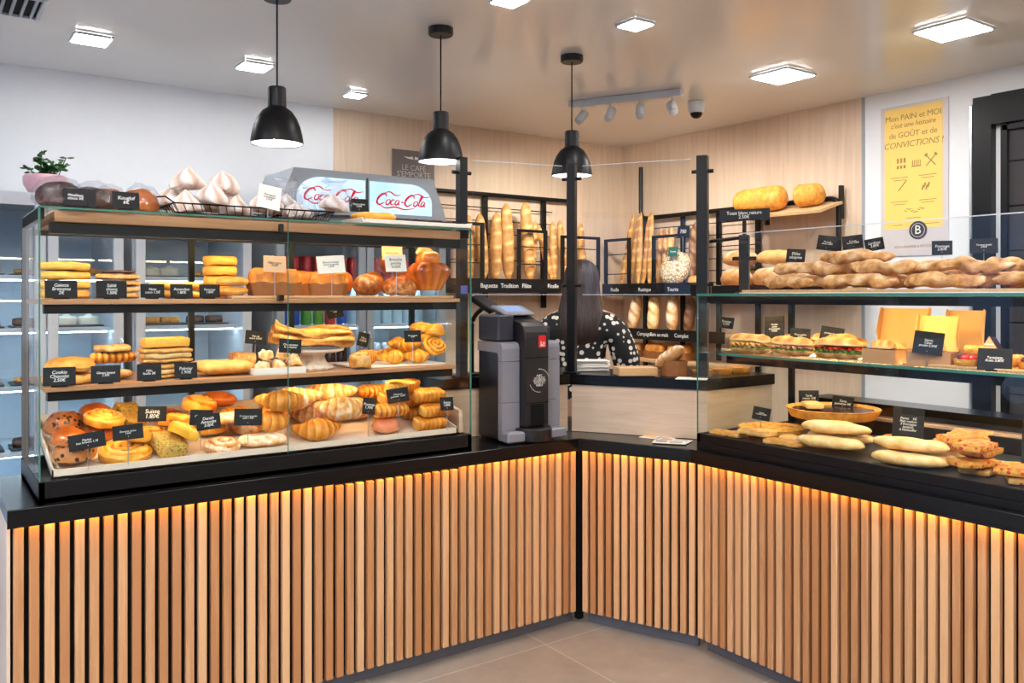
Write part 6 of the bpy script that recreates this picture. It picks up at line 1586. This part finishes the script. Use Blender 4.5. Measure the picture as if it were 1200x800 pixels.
def script(parent, cx, cz, s, y):
    """flowing red script lettering drawn as ribbons"""
    g = G(); sl = .28
    def st(pts, r=.055, r2=None):
        P = [Vector((cx+s*(x+sl*z), y, cz+s*z)) for x, z in pts]
        # smooth the stroke
        Q = []
        for i in range(len(P)-1):
            p0, p1, p2, p3 = P[max(0, i-1)], P[i], P[i+1], P[min(len(P)-1, i+2)]
            for k in range(5):
                t = k/5; Q.append(.5*((2*p1)+(-p0+p2)*t+(2*p0-5*p1+4*p2-p3)*t*t+(-p0+3*p1-3*p2+p3)*t**3))
        Q.append(P[-1]); rr = r*s
        g.sweep(Q, 6, lambda u, a: (rr*(.45+.75*math.sin(PI*min(1, max(0, u))))*math.cos(a), .0022*math.sin(a)) if 0 else (.0022*math.cos(a), rr*(.45+.75*math.sin(PI*u))*math.sin(a)), up=(0, 0, 1))
    def C(x): st([(x+.95, .75), (x+.8, 1.0), (x+.45, 1.0), (x+.1, .6), (x+.08, .15), (x+.4, -.05), (x+.85, .2)], .10)
    def o(x): st([(x+.30, .50), (x+.08, .40), (x+.05, .1), (x+.25, -.02), (x+.45, .2), (x+.38, .46), (x+.25, .50)], .07)
    def c(x): st([(x+.42, .42), (x+.2, .50), (x+.04, .25), (x+.15, 0), (x+.45, .10)], .07)
    def a(x): st([(x+.42, .44), (x+.15, .46), (x+.03, .15), (x+.2, 0), (x+.42, .30), (x+.44, .46)], .07); st([(x+.44, .46), (x+.42, .08), (x+.58, .02)], .07)
    def l(x): st([(x+.02, .1), (x+.3, .8), (x+.32, 1.05), (x+.18, .95), (x+.10, .2), (x+.25, 0), (x+.4, .1)], .07)
    C(-2.75); o(-1.75); c(-1.25); a(-.75)
    st([(-.1, .28), (.2, .30)], .07)
    C(.30); o(1.30); l(1.80); a(2.12)
    st([(-2.2, 1.05), (-1.6, 1.25), (-.9, .95), (-.3, 1.0)], .06); st([(-2.35, -.05), (-1.6, -.35), (-.6, -.2), (.5, -.4), (1.5, -.22)], .07); st([(.9, 1.0), (1.6, 1.22), (2.3, .95), (3.0, 1.05)], .06)
    return g.build('script_lettering', 'cokered', parent)
for sgn in (-1, 1):
    pw = w*.38; cx = sgn*w*.205
    p = arch(pw, 2.045, z1_-.045, .15)
    # square inner corner, round outer corner
    p = [(x if x*sgn > 0 else (math.copysign(pw/2, x) if abs(x) > pw/2-.15-1e-6 else x), z if x*sgn > 0 else (z if z < 2.05 else z1_-.045)) for x, z in p]
    lp_ = G().extrude([(cx+x, z) for x, z in p], -.040, -.029, 'y').build('lit_panel', 'litpanel', FC, smooth=False)
    script(lp_, cx-.006, 2.10, .062, -.0425)
G().box((0, -.031, 2.13), (.012, .004, .24)).build('header_joint', 'greytop', FC, smooth=False)
# contents
def on_shelf(name, me, f, lx_, ly, z, label, cat, group, rz=0, sc=1):
    o = put(name, me, None, (f.location.x+lx_, FY+ly, z+.001), (0, 0, rz), sc); return tag(o, label, cat, group)
def can(mat):
    return G().lathe([(.022, 0), (.030, .006), (.033, .014), (.033, .138), (.027, .150), (.025, .153), (.022, .150), (.001, .150)], 14).mesh('can', [mat, 'can_silver'])
def bottle(mat):
    return G().lathe([(.028, 0), (.034, .006), (.034, .12), (.030, .15), (.016, .19), (.014, .225), (.016, .226), (.016, .24), (.001, .24)], 12).mesh('bottle', mat)
cans = {k: can(k) for k in ('can_red', 'can_blue', 'can_green', 'can_silver')}; bots = {k: bottle(k) for k in ('bottle', 'bottle_dark')}
colr = {'can_red': 'red', 'can_blue': 'blue', 'can_green': 'green', 'can_silver': 'silver'}
rowname = {1.63: 'top', 1.37: 'second', 1.10: 'third', .78: 'fourth', .42: 'bottom'}
wC = xs[6]-xs[5]
for z, pat in ((1.63, ['can_red']*13), (1.37, ['can_blue', 'can_blue', 'can_green', 'can_green', 'can_red', 'can_blue', 'bottle', 'bottle', 'bottle', 'bottle', 'bottle', 'bottle', 'bottle']), (1.10, ['bottle_dark']*6+['can_silver']*7), (.78, ['can_blue', 'can_silver', 'can_red', 'can_blue', 'can_silver', 'can_red', 'can_green', 'can_silver', 'can_silver', 'bottle', 'bottle', 'bottle', 'bottle'])):
    for k, m in enumerate(pat):
        x = -wC/2+.10+k*(wC-.20)/12
        for dpt in ((.17, .25) if m == 'can_red' and z > 1.5 else (.17,)):
            row = 'front row' if dpt < .2 else 'second row'
            lab = ('%s can in the %s of the %s shelf of the drinks fridge' % (colr[m], row, rowname[z])) if m in cans else '%s bottle standing on the %s shelf of the drinks fridge' % ('clear' if m == 'bottle' else 'dark', rowname[z])
            grp = ('%s cans, %s, %s shelf of the drinks fridge' % (colr[m], row, rowname[z])) if m in cans else '%s bottles on the %s shelf of the drinks fridge' % ('clear' if m == 'bottle' else 'dark', rowname[z])
            on_shelf('drink_can' if m in cans else 'drink_bottle', cans[m] if m in cans else bots[m], FC, x, dpt, z, lab, 'can' if m in cans else 'bottle', grp)
ctr = G().box((0, 0, .006), (.26, .18, .010), .002).mesh('tray', 'greytop')
shn = {1.645: 'top', 1.385: 'second', 1.10: 'third', .78: 'fourth', .42: 'bottom'}
M['cream'] = plain('cream_cake', rgb(244, 232, 214), .5, vary=.05)
kinds = [('chocolate_cake', mesh_of(m_disc, 31, .07, .05, 'choc', 'cake'), 'dark chocolate cake'), ('cream_cake', G().lathe([(.001, 0), (.07, 0), (.072, .05), (.06, .062), (.03, .064), (.02, .075), (.001, .08)], 20).mesh('cake', 'cream'), 'white cream cake'), ('berry_tart', mesh_of(m_disc, 33, .06, .03, 'pizza', 'cake'), 'red fruit cake'), ('coffee_cake', mesh_of(m_slab, .14, .09, .045, 'cake', 35, 'cake'), 'brown oblong cake')]
for f, nd, nm_, xsx in ((FA, 4, 'plant fridge', [-.36, -.10, .15, .345]), (FB, 2, 'single door fridge', [-.12, .12])):
    for zi, z in enumerate((1.645, 1.385, 1.10, .78)):
        for k, x in enumerate(xsx):
            kd = kinds[(k+zi*2+(1 if f is FB else 0)) % 4]
            trn = on_shelf('cake_tray', ctr, f, x, .26, z, 'dark cake tray, %s along the %s shelf of the %s' % (('first', 'second', 'third', 'fourth')[k], shn[z], nm_), 'tray', 'cake trays in the %s' % nm_, 0, (.86, 1, 1))
            for q in (-1, 1):
                on_shelf(kd[0], kd[1], f, x+q*.052, .26, z+.0125, '%s, %s on %s tray of the %s shelf, %s' % (kd[2], 'one' if q < 0 else 'other', ('first', 'second', 'third', 'fourth')[k], shn[z], nm_), 'cake', 'cakes in the %s' % nm_, k, .70)
# plant on the fridge
px_ = atY(53, FY+.16)
pot = thing('potted_plant', 'small green leafy plant in a rounded pink pot on the fridge', 'plant', (px_, FY+.16, 2.051))
M['pinkpot'] = plain('pink_pot', rgb(224, 176, 186), .3, vary=.03); M['leaf'] = plain('plant_leaf', rgb(44, 92, 38), .45, vary=.35, scale=30); M['soil'] = plain('potting_soil', rgb(48, 36, 28), .9)
G().lathe([(.05, 0), (.075, .012), (.098, .05), (.10, .085), (.092, .098), (.086, .094), (.09, .06), (.05, .02)], 36).build('pot', 'pinkpot', pot)
G().lathe([(.001, .078), (.086, .082), (.001, .09)], 20).build('soil', 'soil', pot)
g, sg_ = G(), G(); rp = random.Random(5)
for k in range(15):
    a = rp.uniform(0, 2*PI); rr = rp.uniform(.0, .055); hh = rp.uniform(.05, .15)*(1 if k < 9 else .7)
    p0 = Vector((rr*math.cos(a), rr*math.sin(a), .085)); p1 = p0+Vector((math.cos(a)*.04+rp.uniform(-.02, .04), math.sin(a)*.03, hh))
    sg_.tube([p0, (p0+p1)/2+Vector((.004, 0, .01)), p1], .0025, 5)
    for q in range(9):
        b = rp.uniform(0, 2*PI); el = rp.uniform(-.3, .8); d = Vector((math.cos(b)*math.cos(el), math.sin(b)*math.cos(el), math.sin(el)))
        base = p0.lerp(p1, rp.uniform(.45, 1.0)); L_ = rp.uniform(.026, .042); sd = d.cross(Vector((0, 0, 1))).normalized()*L_*.36; upn = d.cross(sd).normalized()*.004
        g.add([base, base+d*L_*.35+sd+upn, base+d*L_*.75+sd*.8+upn, base+d*L_, base+d*L_*.75-sd*.8+upn, base+d*L_*.35-sd+upn, base+d*L_*.5-upn], [(0, 1, 6), (1, 2, 6), (2, 3, 6), (3, 4, 6), (4, 5, 6), (5, 0, 6)])
g.build('foliage', 'leaf', pot); sg_.build('stem', 'leaf', pot)
# ================================================================ pictures on the walls
pq = thing('slogan_plaque', 'grey metal plaque with white lettering on the back oak wall', 'sign', (atY(483.5, YB1), YB1-.012, 0))
qz0, qz1 = zat(212, pq.location.x, YB1), zat(177, pq.location.x, YB1); qw = atY(508, YB1)-atY(459, YB1)
M['fadedink'] = plain('faded_lettering', rgb(190, 184, 180), .7); M['plaque'] = plain('plaque_grey', rgb(112, 102, 98), .5, vary=.12, scale=8)
G().box((0, 0, (qz0+qz1)/2), (qw, .012, qz1-qz0), .002).build('plate', 'plaque', pq, smooth=False)
put('lettering', text_mesh("LE CAFÉ\nS'EMPORTE", .058, 'fadedink', shear=0), pq, (0, -.008, qz0+(qz1-qz0)*.30), (PI/2, 0, 0))
g = G()
for s in (-1, 1): g.extrude([(s*.005, qz0+(qz1-qz0)*.70), (s*.05, qz0+(qz1-qz0)*.72), (s*.085, qz0+(qz1-qz0)*.78), (s*.04, qz0+(qz1-qz0)*.77), (s*.01, qz0+(qz1-qz0)*.80)], -.008, -.0065, 'y')
g.build('emblem', 'paper', pq, smooth=False)
Yp0, Yp1 = atX(1033, XB1), atX(1112, XB1)
po = thing('poster_picture', 'yellow poster with sepia lettering in a pale grey border on the white wall', 'poster', (XB1-.004, (Yp0+Yp1)/2, 0), -PI/2)
pw = Yp0-Yp1; pz0, pz1 = zat(301, XB1, Yp0), zat(128, XB1, Yp0)
M['postergrey'] = plain('poster_border', rgb(206, 198, 200), .5, vary=.01); M['posteryellow'] = plain('poster_yellow', rgb(246, 208, 112), .6, vary=.01); M['sepia'] = plain('sepia_ink', rgb(172, 134, 68), .7, vary=.02)
G().box((0, 0, (pz0+pz1)/2), (pw, .006, pz1-pz0)).build('sheet', 'postergrey', po, smooth=False)
hh = pz1-pz0; G().box((-.004, -.0035, pz0+hh*.58), (pw*.86, .002, hh*.80)).build('yellow_field', 'posteryellow', po, smooth=False)
for k, (b, s_, f) in enumerate((('Mon PAIN et MOI', .050, .915), ("c'est une histoire", .044, .865), ('de GOÛT et de', .050, .80), ('CONVICTIONS !', .054, .735))):
    put('lettering', text_mesh(b, s_, 'sepia', shear=.2 if k % 2 else 0), po, (-.004, -.0052, pz0+hh*f), (PI/2, 0, 0))
g = G(); Y0 = pz0+hh*.60
def pl(x, z, w_, h_, rot=0): g.box((x, -.0050, z), (w_, .0010, h_), 0, Euler((0, rot, 0)))
def cut(nm_):
    global g
    g.build(nm_, 'sepia', po, smooth=False); g = G()
for k in range(3): pl(-.10+.022*k, Y0+.03, .013, .03); pl(-.10+.022*k, Y0-.01, .013, .02)
cut('icon')
for k in range(5): pl(-.005+.012*k, Y0+.005, .005, .035)
pl(-.005+.024, Y0-.015, .06, .006)
cut('icon')
for s in (-1, 1): pl(.11, Y0+.01, .006, .085, s*.75)
for s in (-1, 1): pl(.11+s*.03, Y0+.045, .02, .014, s*.7)
cut('icon')
for k in range(5): pl(-.09+.01*k, Y0-.15+.012*k, .022, .006, -.8)
cut('icon')
for k in range(4): pl(.06+.012*k, Y0-.15+.014*(k % 2), .010, .03, .3)
cut('icon')
for rz_, zz in (((-.09, .09), -.075), ((-.09, .09), -.225)):
    for xx in rz_:
        for q in range(2): pl(xx, Y0+zz-.016*q, .11-.03*q, .004)
cut('ruled_line')
for k in range(9): pl(-.05+.014*k, Y0-.285+.012*math.sin(k*1.1), .018, .005, .5*math.cos(k*1.1))
pl(0, Y0-.33, .09, .004); pl(.10, Y0-.37, .12, .004); pl(-.10, Y0-.37, .06, .004)
cut('icon')
em = G().lathe([(.001, 0), (.056, 0), (.056, .003), (.001, .003)], 40).build('emblem', 'darkink', po, smooth=False, loc=(.03, -.0035, pz0+hh*.165), rot=(PI/2, 0, 0))
G().lathe([(.040, .003), (.043, .003), (.043, .0045), (.040, .0045)], 40, cap0=False, cap1=False).build('ring', 'postergrey', em, smooth=False)
put('lettering', text_mesh('B', .075, 'paper', shear=0), em, (0, 0, .0042), (0, 0, 0))
put('lettering', text_mesh('BOULANGERIE & PÂTISSERIE', .022, 'sepia', shear=0), po, (.01, -.0038, pz0+hh*.06), (PI/2, 0, 0))
# ================================================================ the person behind the counter
def dots():
    m, nt, out = newmat('polka_dot_fabric'); b = principled(nt, out, rgb(16, 15, 18), .8)
    v = objvec(nt, vary=False); vo = N(nt, 'ShaderNodeTexVoronoi', i_Scale=29.0, i_Randomness=.55); LK(nt, v, vo.inputs['Vector'])
    LK(nt, ramp(nt, vo.outputs['Distance'], [(.36, rgb(226, 216, 204)), (.40, rgb(18, 16, 19))]), b.inputs['Base Color']); return m
M['dots'] = dots()
M['skin'] = plain('skin', rgb(206, 158, 130), .5, vary=.04); M['trousers'] = plain('dark_trousers', rgb(30, 30, 36), .8, vary=.1); M['shoe'] = plain('shoe', rgb(24, 22, 22), .5)
def hairmat():
    m, nt, out = newmat('dark_brown_hair'); b = principled(nt, out, rgb(44, 28, 24), .42)
    nz = N(nt, 'ShaderNodeTexNoise', i_Scale=5.0, i_Detail=6.0); LK(nt, objvec(nt, (22, 22, 1.0), False), nz.inputs['Vector'])
    LK(nt, ramp(nt, nz.outputs[0], [(.3, rgb(28, 18, 16)), (.7, rgb(66, 42, 34))]), b.inputs['Base Color']); bump(nt, b, nz.outputs[0], .5, .01); return m
M['hair'] = hairmat()
pc_ = Vector((.405*CT+4.95*ST, -.405*ST+4.95*CT, 0))
pe_ = thing('person', 'person seen from behind in black dotted blouse with long dark hair', 'person', (pc_.x, pc_.y, 0), -TH-R(8))
def skin(name, mat, nodes, edges, root, sub=2, parent=pe_):
    me = bpy.data.meshes.new(name); me.from_pydata([n[0] for n in nodes], edges, []); me.materials.append(M[mat])
    o = put(name, me, parent); sk = o.modifiers.new('skin', 'SKIN'); sk.use_smooth_shade = True
    for i, n in enumerate(nodes):
        d = me.skin_vertices[0].data[i]; r = n[1]; d.radius = r if isinstance(r, tuple) else (r, r); d.use_root = (i == root)
    sb_ = o.modifiers.new('sub', 'SUBSURF'); sb_.levels = sub; sb_.render_levels = sub
    # bake the modifiers so that the body is one plain surface
    bpy.context.view_layer.update(); dg = bpy.context.evaluated_depsgraph_get()
    m2 = bpy.data.meshes.new_from_object(o.evaluated_get(dg)); o.modifiers.clear(); o.data = m2
    at = m2.attributes.new('tone', 'FLOAT', 'POINT'); m2.polygons.foreach_set('use_smooth', [True]*len(m2.polygons))
    return o
# local: +y is the way the person faces (away from the shop), x to her own right-hand side as seen from behind
K = {}
nodes, edges = [], []
def nd(k, p, r, par=None):
    K[k] = len(nodes); nodes.append((p, r))
    if par: edges.append((K[par], K[k]))
nd('pelvis', (0, 0, .93), (.155, .11)); nd('waist', (0, .01, 1.08), (.125, .09), 'pelvis'); nd('chest', (0, .02, 1.28), (.15, .10), 'waist'); nd('upper', (0, .01, 1.41), (.13, .085), 'chest')
nd('neck', (0, .02, 1.50), .052, 'upper'); nd('nape', (0, .035, 1.555), .055, 'neck'); nd('skull', (0, .05, 1.63), (.078, .092), 'nape'); nd('crown', (0, .045, 1.695), (.066, .078), 'skull')
for s, nm2 in ((-1, 'l'), (1, 'r')):
    nd('sh'+nm2, (s*.165, .005, 1.40), .058, 'upper'); nd('el'+nm2, (s*(.25 if s < 0 else .255), .04 if s < 0 else .0, 1.16), .045, 'sh'+nm2)
    wr_ = (s*.235, .24, 1.10) if s < 0 else (s*.24, .20, 1.03); nd('wr'+nm2, wr_, .029, 'el'+nm2)
    nd('pa'+nm2, (wr_[0]-s*.004, wr_[1]+.055, wr_[2]-.012), (.038, .020), 'wr'+nm2)
    for q in range(4):
        b0 = Vector((wr_[0]-s*.004+(q-1.5)*.019, wr_[1]+.098, wr_[2]-.020)); L_ = (.062, .072, .068, .052)[q]
        nd('f%s%d' % (nm2, q), tuple(b0), .0095, 'pa'+nm2); nd('g%s%d' % (nm2, q), tuple(b0+Vector((0, L_*.55, -L_*.18))), .0088, 'f%s%d' % (nm2, q)); nd('h%s%d' % (nm2, q), tuple(b0+Vector((0, L_*.82, -L_*.55))), .0078, 'g%s%d' % (nm2, q))
    nd('t'+nm2, (wr_[0]-s*.040, wr_[1]+.042, wr_[2]-.016), .012, 'pa'+nm2); nd('u'+nm2, (wr_[0]-s*.058, wr_[1]+.078, wr_[2]-.026), .0105, 't'+nm2)
    nd('hip'+nm2, (s*.09, 0, .86), .092, 'pelvis'); nd('kn'+nm2, (s*.095, .01, .48), .058, 'hip'+nm2); nd('an'+nm2, (s*.095, -.01, .09), .038, 'kn'+nm2); nd('to'+nm2, (s*.10, .12, .045), .036, 'an'+nm2)
skin('body', 'skin', nodes, edges, 0)
# face on the far side of the head: nose, ears, eyes
g = G()
for s in (-1, 1): g.lathe([(.001, -.016), (.010, -.012), (.014, 0), (.010, .013), (.001, .017)], 10, (s*.080, .05, 1.615))
g.lathe([(.001, -.022), (.011, -.016), (.009, 0), (.005, .018), (.001, .02)], 10, (0, .150, 1.605))
g.build('ear', 'skin', pe_)
bn, be = [], []; nodes, edges, K = [], [], {}
nd('hem', (0, .0, .90), (.18, .135)); nd('waist', (0, .01, 1.06), (.152, .112), 'hem'); nd('chest', (0, .015, 1.27), (.178, .122), 'waist'); nd('up', (0, .01, 1.40), (.150, .10), 'chest'); nd('col', (0, .015, 1.47), (.075, .07), 'up')
for s, nm2 in ((-1, 'l'), (1, 'r')):
    nd('s'+nm2, (s*.180, .005, 1.385), .085, 'up'); nd('m'+nm2, (s*.235, .0, 1.27), .092, 's'+nm2); nd('e'+nm2, (s*(.262 if s < 0 else .275), .03 if s < 0 else .0, 1.14), .088, 'm'+nm2); nd('w'+nm2, (s*.242, .17 if s < 0 else .14, 1.09 if s < 0 else 1.04), .055, 'e'+nm2)
skin('blouse', 'dots', nodes, edges, 0)
nodes, edges, K = [], [], {}
nd('p', (0, 0, .91), (.165, .125))
for s, nm2 in ((-1, 'l'), (1, 'r')): nd('h'+nm2, (s*.092, 0, .80), .108, 'p'); nd('k'+nm2, (s*.096, .01, .48), .078, 'h'+nm2); nd('a'+nm2, (s*.096, -.005, .11), .062, 'k'+nm2)
skin('trousers', 'trousers', nodes, edges, 0)
for s in (-1, 1): G().sweep([(s*.098, y, .042) for y in (-.10, -.085, -.04, .03, .10, .15, .175)], 14, lambda u, a: (.042*max(.1, 1-abs(2*u-1)**5)**.5*math.cos(a), .041*max(.1, 1-abs(2*u-1)**5)**.5*math.sin(a)*(1.0 if u < .6 else .8))).build('shoe', 'shoe', pe_)
# long hair: cap over the skull flowing down the back and widening over the shoulders
g = G(); n = 34; hp = []
prof = [(1.765, .012, .03, .01), (1.755, .050, .065, .005), (1.735, .078, .088, .0), (1.69, .100, .108, -.005), (1.63, .108, .110, -.012), (1.56, .112, .098, -.030), (1.49, .125, .082, -.052), (1.43, .138, .066, -.080), (1.38, .140, .056, -.094), (1.33, .130, .046, -.102), (1.29, .105, .036, -.106), (1.255, .07, .024, -.106), (1.23, .03, .012, -.100)]
vs, ts, fs_ = [], [], []
for i, (z, rx, ry, cy) in enumerate(prof):
    for j in range(n):
        a = 2*PI*j/n; k = 1+.05*math.cos(a*9+i*.5)+.03*math.cos(a*17)
        vs.append((rx*k*math.cos(a), .045+cy+ry*k*math.sin(a), z+.006*math.cos(a*5)*(i > 8)))
g.add(vs, [(i*n+j, i*n+(j+1) % n, (i+1)*n+(j+1) % n, (i+1)*n+j) for i in range(len(prof)-1) for j in range(n)]+[tuple(range(n)), tuple((len(prof)-1)*n+j for j in range(n))])
# keep the face clear: pull the front of the cap back above the neck
g.v = [(x, min(y, .075) if z < 1.66 else y, z) for x, y, z in g.v]
hr = g.build('hair', 'hair', pe_); sbm = hr.modifiers.new('s', 'SUBSURF'); sbm.levels = 1; sbm.render_levels = 1
# ---------------------------------------------------------------- working light of the spot rail and the pendants
def lamp(name, typ, loc, energy, color, parent=None, size=.05, aim=None, angle=70, blend=.6):
    l = bpy.data.lights.new(name, typ); l.energy = energy; l.color = color
    if typ in ('POINT', 'SPOT'): l.shadow_soft_size = size
    if typ == 'SPOT': l.spot_size = R(angle); l.spot_blend = blend
    o = bpy.data.objects.new(name, l); COL.objects.link(o); o.location = loc
    if aim is not None: o.rotation_euler = (Vector(aim)-Vector(loc)).to_track_quat('-Z', 'Y').to_euler()
    return o
bpy.context.view_layer.update()
aims = ((3.6, 5.3, 1.7), (4.3, 5.2, 1.7), (4.95, 4.9, 1.6), (4.95, 4.0, 1.6))
for h, am in zip([c for c in rail.children if c.name.startswith('spot_head')], aims):
    p = h.matrix_world.translation; d = (Vector(am)-p).normalized()
    lamp('spot_beam', 'SPOT', p+d*.07, 34, (1, .93, .84), aim=am, angle=100, blend=.9)
# ================================================================ camera, daylight, exposure
cam = bpy.data.cameras.new('camera'); co = bpy.data.objects.new('camera', cam); COL.objects.link(co)
co.location = (0, 0, EYE); co.rotation_euler = (PI/2, 0, -TH)
cam.sensor_width = 36; cam.lens = F/1200*36; cam.shift_y = -(400-HY)/1200; cam.clip_start = .05
SC.camera = co
wd = bpy.data.worlds.new('sky'); SC.world = wd; wd.use_nodes = True
nt = wd.node_tree; bg = nt.nodes['Background']; bg.inputs[0].default_value = (.42, .62, 1, 1); bg.inputs[1].default_value = 3.6
SC.cycles.transparent_max_bounces = 40; SC.cycles.max_bounces = 8; SC.cycles.diffuse_bounces = 4; SC.cycles.glossy_bounces = 4
SC.cycles.caustics_reflective = False; SC.cycles.caustics_refractive = False
SC.cycles.sample_clamp_indirect = 6.0
SC.view_settings.view_transform = 'Standard'; SC.view_settings.look = 'None'; SC.view_settings.gamma = 1; SC.view_settings.use_curve_mapping = False
SC.view_settings.exposure = 0.60
